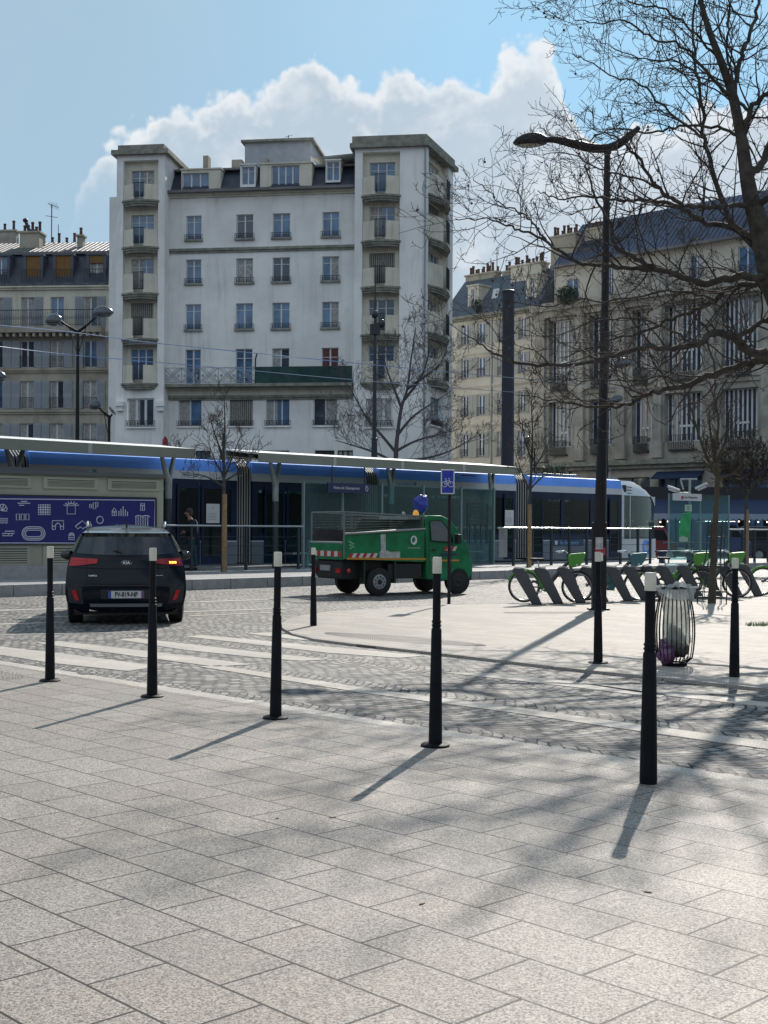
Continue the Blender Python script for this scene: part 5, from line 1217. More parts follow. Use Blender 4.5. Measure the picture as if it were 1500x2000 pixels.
# overhead wires
def wire(pts, d0, d1, label, r=.018):
    n = len(pts); v = [P(a, b, d0 + (d1 - d0) * k / (n - 1)) for k, (a, b) in enumerate(pts)]
    mb = MB(); mb.tube(bez(v, 6), r, 5); tag(mb.build('overhead_wire', mat('wire_metal', (.30, .31, .32), .3, metal=.9), None, True), label, 'wire', 'overhead wires of the tramway')
wire([(-40, 632), (133, 648), (310, 671), (500, 690), (650, 705), (880, 727), (1130, 750), (1300, 770)], 38, 56, 'upper overhead wire crossing in front of the white block', .016)
wire([(-40, 672), (150, 694), (450, 720), (650, 738), (880, 757), (1130, 775), (1300, 790)], 37, 55, 'lower overhead wire crossing in front of the white block', .012)
# small red closed parasol behind the canopy
q = P(322.5, 852, 74); t = thing('red_parasol', 'small closed red parasol showing above the left canopy', 'parasol', (q.x, q.y, 0))
mb = MB(); mb.lathe([(.08, q.z - 1.3), (.19, q.z - .9), (.15, q.z - .2), (.03, q.z)], 8); mb.build('canvas', mat('parasol_red', (.28, .03, .03), .8), t, True)
mb = MB(); mb.cyl(0, 0, 0, q.z - 1.3, .03, 6); mb.build('pole', M_iron, t)
# ---------------------------------------------------------------- cycle sign
q = G(876.5, 1180, IZ); sn = thing('cycle_sign', 'blue rectangular sign with a white bicycle on a thin dark pole', 'sign', (q.x, q.y, IZ), 0); o_ = Vector((q.x, q.y, IZ)); dS = q.y
mb = MB(); mb.cyl(0, 0, 0, (P(880, 916, dS) - o_).z, .034, 10); mb.build('pole', M_lamp, sn, True)
a = P(860.5, 965, dS) - o_; b = P(887.5, 917, dS) - o_
M_sb = mat('sign_blue', (.012, .035, .36), .4)
mb = MB(); mb.box(a.x, b.x, -.05, -.038, a.z, b.z); mb.build('plate', M_white, sn, bevel=.01)
mb = MB(); mb.box(a.x + .022, b.x - .022, -.054, -.0505, a.z + .022, b.z - .022); mb.build('blue_field', M_sb, sn)
mb = MB(); cx_, cz_ = (a.x + b.x) / 2, (a.z + b.z) / 2 - .02; r_ = .052; yy = -.058
for s in (-.062, .062): mb.tube([(cx_ + s + r_ * math.cos(t * .524), yy, cz_ - .03 + r_ * math.sin(t * .524)) for t in range(12)], .006, 4, closed=True)
for pp in ([(-.062, -.03), (-.035, .045), (.03, .045), (.005, -.03), (-.062, -.03)], [(-.04, .075), (-.035, .045), (.005, -.03)], [(.062, -.03), (.03, .045), (.022, .085), (.045, .09)], [(-.055, .078), (-.025, .078)]):
    mb.tube([(cx_ + x, yy, cz_ + z) for x, z in pp], .006, 4)
mb.build('bicycle_pictogram', M_white, sn)
# ================================================================ CAR (seen from behind)
M_paint = mat('car_paint', (.002, .005, .010), .16, coat=.0, spec=.26)
M_cglass = mat('car_glass', (.006, .010, .014), .04, spec=.8)
M_plast = mat('black_plastic', (.012, .012, .013), .6)
M_tyre = mat('tyre_rubber', (.012, .012, .012), .8)
M_chrome = mat('chrome', (.6, .6, .6), .15, metal=1.0)
M_red = mat('red_lens', (.40, .006, .010), .2, coat=.0)
M_redd = mat('dark_red_lens', (.22, .004, .012), .2, coat=.0)
M_amb = mat('indicator_lit', (.9, .5, .05), .3, emit=((1, .55, .08), 2.2))
cq = G(246, 1222, 0); car_a = math.atan2(-(246 - 750), F)          # heading straight away along the line of sight
car = thing('parked_car', 'dark blue grey hatchback seen from behind with its right indicator lit', 'car', (cq.x, cq.y, 0), car_a)
def interp(tab, z):
    for (z0, *a), (z1, *b) in zip(tab, tab[1:]):
        if z <= z1: t = max(0, min(1, (z - z0) / (z1 - z0))); t = t; return [p * (1 - t) + q * t for p, q in zip(a, b)]
    return list(tab[-1][1:])
# z : half width, setback y of the rear face centre, corner sweep
REAR = [(.20, .80, .10, .10), (.30, .87, .03, .14), (.45, .91, .00, .20), (.60, .915, .0, .22), (.75, .905, .02, .24), (.90, .89, .07, .26), (1.02, .86, .12, .26), (1.10, .81, .18, .24), (1.25, .745, .30, .20), (1.38, .69, .40, .16), (1.41, .675, .36, .12), (1.44, .65, .52, .10), (1.47, .61, .78, .08), (1.50, .56, 1.05, .05)]
def rear(s, z, off=0.0):                            # s from -1 to 1 across
    wd, y0, cs = interp(REAR, z); y = y0 + cs * abs(s) ** 3.2
    return Vector((s * wd, y - off, z))
zs = [.20, .26, .32, .40, .48, .56, .64, .72, .80, .88, .95, 1.02, 1.08, 1.15, 1.22, 1.30, 1.38, 1.41, 1.44, 1.47, 1.50]
SIDE = [(0.0,), ]
mb = MB(); ns = 20
rows_ = [[mb.vert(rear(-1 + 2 * j / ns, z)) for j in range(ns + 1)] for z in zs]
for A, B in zip(rows_, rows_[1:]):
    for j in range(ns): mb.face([A[j], A[j + 1], B[j + 1], B[j]])
ys = [1.15, 1.35, 1.9, 2.5, 2.9, 3.3, 3.7, 4.1, 4.33]
def roofz(y): return 1.52 - .03 * abs(y - 1.6) if y < 2.3 else (1.50 - (y - 2.3) * .46 if y < 3.35 else 1.016 - (y - 3.35) * .17)
prevL = [r[0] for r in rows_]; prevR = [r[-1] for r in rows_]
for y in ys:
    L_, R_ = [], []
    rz = roofz(y)
    for z in zs:
        wd, _, _ = interp(REAR, z); taper = 1 - .10 * max(0, (y - 3.2)) ** 2
        z2 = z if z <= rz else rz
        w2 = interp(REAR, z2)[0] if z <= 1.02 else interp(REAR, min(z, 1.5))[0] * (1.02 if y > 1 else 1)
        if z > rz: w2 = interp(REAR, rz)[0] * (1 - (z - rz) * .5)
        L_.append(mb.vert((-w2 * taper, y, z2))); R_.append(mb.vert((w2 * taper, y, z2)))
    for k in range(len(zs) - 1): mb.face([prevL[k], prevL[k + 1], L_[k + 1], L_[k]]); mb.face([prevR[k], R_[k], R_[k + 1], prevR[k + 1]])
    prevL, prevR = L_, R_
    if y == ys[0]: tl_, tr2 = L_[-1], R_[-1]; mid = mb.vert((0, y, 1.535)); top_prev = (tl_, mid, tr2); m0 = rows_[-1][ns // 2]; 
    else:
        mid = mb.vert((0, y, (roofz(y) + .04))); cur = (L_[-1], mid, R_[-1]); mb.face([top_prev[0], top_prev[1], cur[1], cur[0]]); mb.face([top_prev[1], top_prev[2], cur[2], cur[1]]); top_prev = cur
for j in range(ns): mb.face([rows_[-1][j], rows_[-1][j + 1], mid if False else (top0 := None) or rows_[-1][j]]) if False else None
# roof patch from the spoiler line to the first section
mb2 = rows_[-1]; a = mb.vert((0, 1.15, 1.535))
for j in range(ns): mb.face([mb2[j], mb2[j + 1], a])
mb.face([mb2[0], a, mb.vert((-.571, 1.15, 1.496))]); mb.face([mb2[-1], mb.vert((.571, 1.15, 1.496)), a])
for k in range(len(zs) - 1): mb.face([prevL[k], prevL[k + 1], prevR[k + 1], prevR[k]])
# wheel arches are covered by dark plastic lips; floor
mb.quad((-.8, .12, .2), (.8, .12, .2), (.8, 4.2, .2), (-.8, 4.2, .2))
body = mb.build('body', M_paint, car, True)
def patch(name, m, fz, s0, s1, off, parent=None, nu=12, nv=6, smooth=True, label=None):
    mb = MB(); mb.grid(lambda u_, v_: rear(s0(v_) + (s1(v_) - s0(v_)) * u_, fz(u_, v_), off), nu, nv); return mb.build(name, m, parent or car, smooth, fix=False, label=label)
cst = lambda c: (lambda v: c)
patch('rear_window', M_cglass, lambda u_, v: 1.10 + .30 * v + .012 * (1 - (2 * u_ - 1) ** 2) * v - .03 * (1 - v) * (1 - (2 * u_ - 1) ** 2), cst(-.93), cst(.93), .008)
patch('spoiler', mat('spoiler_sheen', (.05, .06, .07), .28, coat=.8), lambda u_, v: 1.412 + .075 * v, cst(-.97), cst(.97), .012)
for sg in (-1, 1):
    mb = MB()
    def lampf(u_, v_):
        s = sg * (.50 + .475 * u_); zt = 1.035 - .02 * (1 - u_); zb = .905 + .045 * (1 - u_) ** 1.5; return rear(s, zb + (zt - zb) * v_, .014)
    mb.grid(lampf, 14, 5); tlm = mb.build('tail_lamp', M_red if sg < 0 else M_redd, car, True, fix=False)
    mb = MB(); mb.grid(lambda u_, v_: rear(sg * (.685 + .01 * u_), .92 + .10 * v_, .018), 1, 1); mb.build('lamp_divider', M_plast, tlm, fix=False)
    if sg > 0:
        for q in range(3): mb = MB(); mb.grid(lambda u_, v_: rear(.745 + .045 * q + .036 * u_, .945 + .032 * v_, .022), 1, 1); mb.build('indicator_segment', M_amb, tlm, fix=False)
    mb = MB(); mb.grid(lambda u_, v_: rear(sg * (.72 + .24 * u_), .33 + .25 * v_ + .02 * u_, .006), 4, 4); rc = mb.build('bumper_recess', M_plast, car, True, fix=False)
    mb = MB(); a_ = .83; mb.grid(lambda u_, v_: rear(sg * (a_ - .03 + .07 * u_ + .05 * v_ * 0 + (.04 * (v_ - .5))), .385 + .15 * v_, .02), 3, 4); mb.build('reflector', M_red, rc, True, fix=False)
    mb = MB(); mb.ell((sg * .98, 2.75, 1.02), (.13, .07, .085)); mb.tube([(sg * .82, 2.75, .97), (sg * .95, 2.75, .98)], .025, 6); mi = mb.build('door_mirror', M_paint, car, True)
    mb = MB(); mb.ell((sg * .985, 2.69, 1.02), (.105, .02, .065)); mb.build('mirror_glass', M_cglass, mi, True)
    mb = MB(); mb.tube([(sg * .60, .78, 1.50), (sg * .605, .85, 1.565), (sg * .61, 1.2, 1.585), (sg * .61, 2.2, 1.575), (sg * .60, 2.4, 1.50)], .02, 8); mb.build('roof_rail', M_chrome, car, True)
    mb = MB(); mb.quad((sg * .912, 1.2, 1.06), (sg * .912, 3.2, 1.03), (sg * .73, 2.4, 1.40), (sg * .73, 1.1, 1.38)); mb.build('side_window', M_cglass, car, fix=False)
    for y in (.82, 3.52):
        mb = MB(); mb.tube([(sg * .66, y, .335), (sg * .68, y, .335), (sg * .87, y, .335), (sg * .89, y, .335)], [.27, .335, .335, .28], 28); wh = mb.build('wheel', M_tyre, car, True)
        mb = MB(); mb.tube([(sg * .875, y, .335), (sg * .897, y, .335)], .23, 20); mb.build('rim', mat('dark_alloy', (.12, .12, .13), .3, metal=.8), wh)
mb = MB(); mb.grid(lambda u_, v_: rear(-.62 + 1.24 * u_, .285 + .05 * v_ + (.0 if .12 < u_ < .88 else -.0), .012), 12, 1); mb.build('skid_plate', mat('satin_silver', (.22, .23, .24), .4, metal=.4), car, True, fix=False)
mb = MB(); mb.box(-.27, .27, -.018, -.006, .42, .53); plate_ = mb.build('number_plate', mat('plate_white', (.50, .52, .52), .5), car); 
mb = MB(); mb.box(-.27, -.225, -.0215, -.019, .42, .53); mb.build('plate_band', mat('plate_band_blue', (.03, .07, .35), .5), plate_); mb = MB(); mb.box(.225, .27, -.0215, -.019, .42, .53); mb.build('plate_band', mat('plate_band_violet', (.16, .06, .16), .5), plate_)
text('plate_text', 'FV-819-NP', .100, M_ink, plate_, (0, -.0195, .474), ROT, sx=.76, off=.0035)
text('badge', 'KIA', .062, M_chrome, car, (0, rear(0, .955).y - .02, .955), (R(76), 0, 0), sx=1.1)
mb = MB(); yb_ = rear(0, .955).y - .018; mb.tube([(.082 * math.cos(t * .4), yb_, .955 + .036 * math.sin(t * .4)) for t in range(16)], .0022, 4, closed=True); mb.build('badge_ring', M_chrome, car, True)
text('badge', 'NIRO', .035, M_chrome, car, (-.50, rear(-.55, .76).y - .02, .76), (R(82), 0, R(-3)), sx=1.5)
mb = MB(); yb_ = rear(.55, .765).y; mb.box(.44, .55, yb_ - .02, yb_ - .01, .758, .768); mb.build('badge', M_chrome, car)
mb = MB(); mb.prism([(-.0, 1.50), (.16, 1.545), (.05, 1.63), (.02, 1.63)], .03, -.015, 'x'); mb.M = None; fin = mb.build('antenna_fin', M_plast, car); fin.location = (0, .85, -.01)
mb = MB(); mb.tube([(-.08, rear(0, 1.1).y - .02, 1.14), (-.3, rear(-.4, 1.2).y - .03, 1.125)], .009, 5); mb.build('wiper', M_plast, car)
mb = MB(); mb.box(-.78, .78, .16, .5, .16, .26); mb.box(-.6, .6, .5, 3.8, .17, .24); mb.build('underbody', M_plast, car)
mb = MB(); mb.grid(lambda u_, v_: rear(-.86 + 1.72 * u_, .605 + .012 * v_, .004), 12, 1); mb.build('tailgate_gap', M_ink, car, True, fix=False)
for sg in (-1, 1):
    for zz in (.945, .985): mb = MB(); mb.tube([rear(sg * (.56 + .38 * k / 8), zz + .01 * (k / 8), .018) for k in range(9)], .004, 4); mb.build('lamp_strip', mat('lamp_strip_red', (.55, .03, .03), .2), car, True)
    mb = MB(); mb.tube([rear(sg * .66, z, .004) for z in (.62, .70, .80, .88, .90)], .004, 4); mb.build('tailgate_gap', M_ink, car)
mb = MB(); mb.tube([rear(-.90 + 1.8 * k / 16, .885 - .02 * math.sin(math.pi * k / 16), .003) for k in range(17)], .006, 5); mb.build('body_crease', M_paint, car, True)
mb = MB(); mb.grid(lambda u_, v_: rear(-.42 + .84 * u_, .405 + .145 * v_, .003), 8, 2); mb.build('plate_recess', M_plast, car, True, fix=False)
mb = MB(); mb.box(-.55, -.42, .10, .20, .22, .27); mb.build('exhaust', M_chrome, car)
# ================================================================ GREEN TIPPER TRUCK
M_tg = mat('truck_green', (.010, .16, .06), .5, spec=.3, var=.28, vscale=2.5, streak=.35)
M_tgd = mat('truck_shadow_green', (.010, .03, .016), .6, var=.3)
tq = G(672, 1166, 0); ang_t = R(31); ftk = Frame(tq.x, tq.y, ang_t)
H_ = lambda px, py, y=0: ftk.hit(px, py, y)
truck = thing('tipper_truck', 'small green tipper truck with wire sided bed and red white stripes', 'truck', (tq.x, tq.y, 0), ang_t)
TW = 1.56
cabp = [(833, 1124), (833, 1010), (841, 1006.5), (866, 1007), (882, 1014), (899, 1040), (911, 1060), (919, 1080), (923, 1100), (923, 1118), (917, 1128), (914, 1130), (912, 1121), (905, 1113), (896, 1111), (888, 1113), (881, 1121), (879, 1134), (834, 1132)]
cp = [H_(*p) for p in cabp]
winp = [(842, 1056), (842, 1019), (852, 1016), (866, 1018), (876, 1032), (882, 1044), (884, 1059)]
wp = [H_(*p) for p in winp]
mb = MB(); zr_ = max(z for x, z in cp)
def tumble(poly, y, sgn):  # lean in above the waist
    return [(x, y + sgn * max(0, z - 1.25) * .16, z) for x, z in poly]
A = [mb.vert(p) for p in tumble(cp, 0, 1)]; B = [mb.vert(p) for p in tumble(cp, TW, -1)]; mb.face(A[::-1]); mb.face(B)
for i in range(len(A)): mb.face([A[i], A[(i + 1) % len(A)], B[(i + 1) % len(A)], B[i]])
cab = mb.build('cab', M_tg, truck, True, bevel=.02)
for y, sg in ((-.006, 1), (TW + .006, -1)):
    mb = MB(); i = [mb.vert(p) for p in tumble(wp, y, sg)]; mb.face(i); wn = mb.build('side_window', M_cglass, truck, fix=False)
    mb = MB(); mb.tube([Vector(p) for p in tumble(wp, y - .004 * sg, sg)], .012, 5, closed=True); mb.build('window_seal', M_plast, wn, True)
wa, wb = H_(883, 1015), H_(910, 1058)
mb = MB(); d = Vector((wb[0] - wa[0], 0, wb[1] - wa[1])); nrm = Vector((-d.z, 0, d.x)).normalized() * .008
mb.quad(Vector((wa[0], .16, wa[1])) + nrm, Vector((wa[0], TW - .16, wa[1])) + nrm, Vector((wb[0], TW - .08, wb[1])) + nrm, Vector((wb[0], .08, wb[1])) + nrm); mb.build('windscreen', M_cglass, truck, fix=False)
mb = MB(); x_, z_ = H_(888, 1050); mb.box(x_ - .04, x_ + .06, -.20, -.04, z_ - .14, z_ + .08); mb.build('door_mirror', M_plast, truck, bevel=.02)
mb = MB(); a_, b_ = H_(834, 1122), H_(881, 1062)
mb.tube([(a_[0] + .06, -.004, z) for z in (H_(836, 1122)[1], H_(836, 1060)[1])], .005, 4); x2 = H_(881, 1100)[0]; mb.tube([(x2, -.004, H_(881, 1120)[1]), (x2 + .02, -.004, H_(881, 1062)[1])], .005, 4); mb.build('door_gap', M_ink, cab)
mb = MB(); x_, z_ = H_(847, 1074); mb.box(x_ - .05, x_ + .06, -.02, -.002, z_ - .02, z_ + .015); mb.build('door_handle', M_plast, cab)
def stripe(parent, x0, x1, z0, z1, y, n, slope=.06, first=0):
    for k in range(n):
        xa = x0 + (x1 - x0) * k / n; xb = x0 + (x1 - x0) * (k + 1) / n; mb = MB(); mb.prism([(xa, z0), (xb, z0), (min(xb + slope, x1 + slope), z1), (xa + slope, z1)], .003, y - .004)
        mb.build('warning_stripe', M_rw[(k + first) % 2], parent)
M_rw = [mat('stripe_red', (.38, .03, .02), .5), mat('stripe_white', (.55, .55, .52), .5)]
a_, b_ = H_(865, 1076), H_(893, 1067); stripe(cab, a_[0], b_[0] - .06, a_[1], b_[1], -.001, 4)
M_or = mat('orange_line', (.50, .22, .02), .5)
a_, b_ = H_(842, 1095), H_(896, 1095); mb = MB(); mb.box(a_[0], b_[0], -.006, -.001, a_[1] - .02, a_[1] + .02); mb.build('orange_line', M_or, cab)
a_, b_ = H_(862, 1084), H_(892, 1080.5); mb = MB(); mb.box(a_[0], b_[0], -.006, -.001, a_[1] - .005, b_[1]); mb.build('name_strip', mat('strip_navy', (.02, .03, .10), .5), cab)
mb = MB(); x_, z_ = H_(921, 1092); mb.ell((x_ - .02, .18, z_), (.06, .13, .12)); mb.build('headlight', mat('headlight_glass', (.5, .52, .5), .1), truck, True)
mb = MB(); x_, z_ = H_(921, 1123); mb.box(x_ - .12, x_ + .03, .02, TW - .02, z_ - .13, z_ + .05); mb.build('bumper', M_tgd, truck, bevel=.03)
# rotating beacon and load on the cab roof
mb = MB(); x_, z_ = H_(828, 1006); mb.lathe([(.07, 0), (.07, .06), (.05, .12), (.02, .14)], 14, (x_ - .0, .35, z_ - .02)); be_ = mb.build('beacon', mat('beacon_amber', (.7, .30, .03), .15, emit=((1, .45, .05), .25)), truck, True)
mb = MB(); mb.box(x_ - .38, x_ + .22, .1, TW - .2, z_ - .10, z_ - .025); mb.tube([(x_ - .35, .3, z_ + .03), (x_ + .0, .9, z_ + .05)], .035, 8); mb.build('roof_bar', M_gal, truck)
M_bag = mat('blue_bag', (.02, .04, .30), .4, bump=.6, bscale=14)
mb = MB(); x_, z_ = H_(823, 984, .6); mb.ell((0, 0, 0), (.17, .14, .19), 36, 24); ob = mb.build('blue_sack', M_bag, None, True); ob.location = (ftk.o.x + ftk.ax.x * x_ + ftk.n.x * .6, ftk.o.y + ftk.ax.y * x_ + ftk.n.y * .6, z_); 
for v in ob.data.vertices: v.co *= 1 + .35 * noise.noise(v.co * 9) + .25 * abs(noise.noise(v.co * 22))
tag(ob, 'bright blue plastic sack lying on top of the green truck', 'bag')
# bed
bx0, bx1 = 0.0, H_(832, 1060)[0] - .04
def bz(x, top): 
    t = x / bx1; return (H_(675, 1043)[1] * (1 - t) + H_(832, 1033)[1] * t) if top else (H_(675, 1092)[1] * (1 - t) + H_(832, 1098)[1] * t)
side = [(bx0, bz(0, 0)), (bx1, bz(bx1, 0)), (bx1, bz(bx1, 1)), (bx0, bz(0, 1))]
for y in (0, TW - .04): mb = MB(); mb.prism(side, .04, y); sp = mb.build('side_panel', M_tg, truck, bevel=.006); near_side = sp if y == 0 else near_side
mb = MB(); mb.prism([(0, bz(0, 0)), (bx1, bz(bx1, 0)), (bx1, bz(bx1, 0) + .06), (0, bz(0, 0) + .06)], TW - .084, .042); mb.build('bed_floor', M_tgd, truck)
mb = MB(); mb.box(bx1 - .05, bx1, .042, TW - .042, bz(bx1, 0) + .07, H_(832, 1008)[1]); mb.build('bulkhead', mat('bulkhead_grey_green', (.10, .14, .11), .7), truck)
mb = MB(); mb.tube([(0, -.012, bz(0, 1)), (bx1, -.012, bz(bx1, 1))], .028, 8); mb.build('side_rail', mat('dull_aluminium', (.30, .31, .30), .5, metal=.5), truck, True)
zt_b = bz(0, 1) - .20
mb = MB(); mb.box(-.045, -.005, .03, TW - .03, bz(0, 0) - .02, zt_b); tg_ = mb.build('tailgate', M_tg, truck, bevel=.006)
mb = MB(); mb.tube([(-.03, .03, zt_b + .01), (-.03, TW - .03, zt_b + .01)], .025, 8); mb.build('tailgate_rail', mat('dull_aluminium'), truck, True)
for k in range(9):
    ya_, yb_ = .06 + (TW - .12) * k / 9, .06 + (TW - .12) * (k + 1) / 9; z0 = bz(0, 0) + .02; mb = MB(); mb.prism([(ya_, z0 + .03), (yb_, z0 + .03), (yb_, z0 + .15), (ya_, z0 + .15)], .003, -.050, 'x'); mb.build('warning_stripe', M_rw[k % 2], tg_)
zt2_ = H_(672, 1000)[1]; zt3 = H_(832, 1009)[1]
mb = MB()
for (x, y) in ((0, .02), (0, TW - .02), (bx1 * .5, TW - .02)): mb.tube([(x, y, bz(0, 0)), (x, y, zt2_)], .022, 6)
mb.tube([(0, .02, zt2_), (bx1, .02, zt3)], .024, 6); mb.tube([(0, TW - .02, zt2_), (bx1, TW - .02, zt3)], .024, 6); mb.tube([(0, .02, zt2_), (0, TW - .02, zt2_)], .024, 6); mb.build('cage_frame', mat('cage_grey', (.14, .16, .15), .6), truck, True)
mb = MB(); mb.prism([(bx1 * .52, bz(bx1 * .5, 1)), (bx1 - .06, bz(bx1, 1)), (bx1 - .06, zt3 - .03), (bx1 * .60, zt3 - .06)], .03, TW - .12); mb.build('inner_board', mat('board_dark_green', (.03, .06, .045), .8, var=.3), truck)
mb = MB(); mb.box(.03, bx1 * .55, TW - .06, TW - .045, zt_b - .1, bz(0, 1) + .1); mb.build('bed_lining', mat('lining_brown', (.05, .035, .04), .8, var=.4), truck)
mb = MB()
for y in (.02, TW - .02):
    n = 34
    for k in range(1, n): x = bx1 * k / n; mb.tube([(x, y, bz(x, 1)), (x, y, zt2_ + (zt3 - zt2_) * k / n)], .0035, 3, cap=False)
    for k in range(1, 7): t = k / 7; mb.tube([(0, y, bz(0, 1) + (zt2_ - bz(0, 1)) * t), (bx1, y, bz(bx1, 1) + (zt3 - bz(bx1, 1)) * t)], .0035, 3, cap=False)
for k in range(1, 20): y = TW * k / 20; mb.tube([(0, y, zt_b), (0, y, zt2_)], .0035, 3, cap=False)
mb.build('wire_mesh', mat('mesh_wire', (.045, .055, .055), .8), truck, fix=False)
# stripes, patches and emblem on the near side panel
a_, b_ = H_(679, 1090), H_(738, 1080.5); stripe(near_side, a_[0], b_[0] - .06, a_[1], b_[1], 0, 8)
a_, b_ = H_(677, 1093), H_(831, 1094); mb = MB(); mb.prism([(a_[0], a_[1]), (b_[0], b_[1]), (b_[0], b_[1] + .045), (a_[0], a_[1] + .045)], .004, -.006); mb.build('orange_line', M_or, near_side)
for pts in ([(743, 1044), (753, 1043), (753, 1076), (744, 1077)], [(741, 1090), (741, 1077), (757, 1075), (762, 1078), (781, 1077), (781, 1090)]):
    mb = MB(); mb.prism([H_(*p) for p in pts], .004, -.005 - (.003 if len(pts) > 4 else 0)); mb.build('repair_patch', mat('patch_grey', (.40, .42, .39), .6, var=.25, vscale=9), near_side)
mb = MB(); mb.prism([H_(808 + 6.3 * math.cos(t * .45), 1055 + 9 * math.sin(t * .45)) for t in range(14)][::-1], .004, -.006); em = mb.build('emblem', M_white, near_side)
mb = MB(); mb.prism([H_(*p) for p in ((805, 1060), (804, 1053), (808, 1048), (811, 1053), (809, 1058))], .003, -.010); mb.build('emblem_mark', M_tg, em)
text('lettering', 'propreté de Paris', .045, M_white, truck, (H_(808, 1068)[0], -.006, H_(808, 1070)[1]), ROT)
mb = MB()
for k in range(7): 
    x_, z_ = H_(682 + (k * 3.3) % 9, 1058 + k * 2.1); mb.box(x_ - .02, x_ + .04, -.005, -.002, z_ - .012, z_ + .012)
mb.build('scuffs', mat('scuff_pale', (.25, .42, .28), .7), near_side)
# chassis, wheels, lamps, plate
zf = bz(0, 0)
mb = MB(); mb.box(.05, bx1, .25, TW - .25, .38, zf - .005); mb.box(bx1 * .55, bx1 - .05, .05, .25, .38, zf - .12); mb.build('chassis', M_plast, truck)
mb = MB(); mb.box(-.01, .03, .1, TW - .1, .42, zf - .06); mb.build('rear_crossmember', M_plast, truck)
for px, py, rpx in ((742, 1134, 21.5), (897, 1133, 21)):
    for y in (.10, TW - .10):
        x_, z_ = H_(px, py); r_ = .315; mb = MB(); mb.tube([(x_, y - .085, r_), (x_, y - .065, r_), (x_, y + .065, r_), (x_, y + .085, r_)], [r_ * .85, r_, r_, r_ * .85], 28); wh = mb.build('wheel', M_tyre, truck, True)
        sg = -1 if y < 1 else 1; mb = MB(); mb.tube([(x_, y + sg * .085, r_), (x_, y + sg * .094, r_)], [.17, .15], 20); rm = mb.build('rim', mat('pale_steel_rim', (.28, .29, .29), .5, metal=.5) if px < 800 else M_plast, wh)
        mb = MB()
        for k in range(9): mb.ell((x_ + .115 * math.cos(k * .698), y + sg * .096, r_ + .115 * math.sin(k * .698)), (.02, .006, .02), 8, 4)
        mb.ell((x_, y + sg * .098, r_), (.06, .02, .06), 10, 6); mb.build('rim_holes', M_ink, rm, True)
x_, z_ = H_(742, 1134)
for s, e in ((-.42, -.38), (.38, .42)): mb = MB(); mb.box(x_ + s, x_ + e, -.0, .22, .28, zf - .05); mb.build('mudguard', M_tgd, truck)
for y in (.22, TW - .22): mb = MB(); mb.box(-.05, -.012, y - .09, y + .09, .52, .62); mb.build('tail_lamp', M_red, truck)
mb = MB(); mb.box(-.045, -.012, .60, 1.05, .56, .68); pl = mb.build('number_plate', mat('dusty_plate', (.26, .27, .27), .6), truck)
mb = MB(); mb.ell((H_(681, 1115)[0], -.005, H_(681, 1115)[1]), (.045, .02, .05)); mb.build('side_marker', mat('marker_red', (.5, .03, .03), .2), truck, True)
# ================================================================ BICYCLES AND DOCKS
M_bg = mat('bike_green', (.07, .26, .035), .35, coat=.3); M_bb = mat('bike_teal', (.03, .13, .15), .35, coat=.3); M_dk = mat('dock_grey', (.055, .058, .062), .5, var=.1)
bd0 = G(1048, 1181, IZ); bd1 = G(1495, 1164, IZ); bdir = (bd1 - bd0); 
def make_dock():
    t = thing('bike_dock', 'x', 'dock'); mb = MB(); mb.prism([(-.10, 0), (.10, 0), (-.17, .56), (-.21, .66), (-.27, .70), (-.46, .72), (-.50, .66)], .075, -.0375); mb.build('body', M_dk, t, bevel=.02)
    mb = MB(); mb.prism([(-.26, .704), (-.45, .724), (-.45, .742), (-.25, .722)], .06, -.03); mb.build('top_plate', mat('dock_top', (.35, .36, .36), .3), t)
    mb = MB(); mb.box(-.17, .17, -.09, .09, 0, .012); mb.build('foot', M_plast, t); return t
dk = make_dock(); dlabs = ['leftmost bicycle dock, behind the rear wheel of the left green bicycle', 'second bicycle dock from the left', 'third bicycle dock, crossing the front wheel of the left green bicycle', 'bicycle dock half hidden at the left of the tall lamp post foot', 'bicycle dock just right of the tall lamp post', 'bicycle dock crossing the front wheel of the teal bicycle', 'bicycle dock with a green cover behind the nearest bollard', 'bicycle dock hidden low behind the top of the wire bin', 'bicycle dock left of the caged tree', 'bicycle dock directly right of the caged tree', 'bicycle dock behind the right island bollard', 'bicycle dock at the right edge of the picture']
for i, px in enumerate((1049, 1091, 1135, 1180, 1228, 1262, 1296, 1326, 1366, 1404, 1443, 1482)):
    t_ = (px - 1049) / (1482 - 1049); py = 1181 - 16.5 * t_; p = G(px, py, IZ); o = dk if i == 0 else copy_tree(dk); o.location = (p.x, p.y, IZ); o.rotation_euler = (0, 0, R(-4)); tag(o, dlabs[i], 'dock', 'docks of the bicycle station')
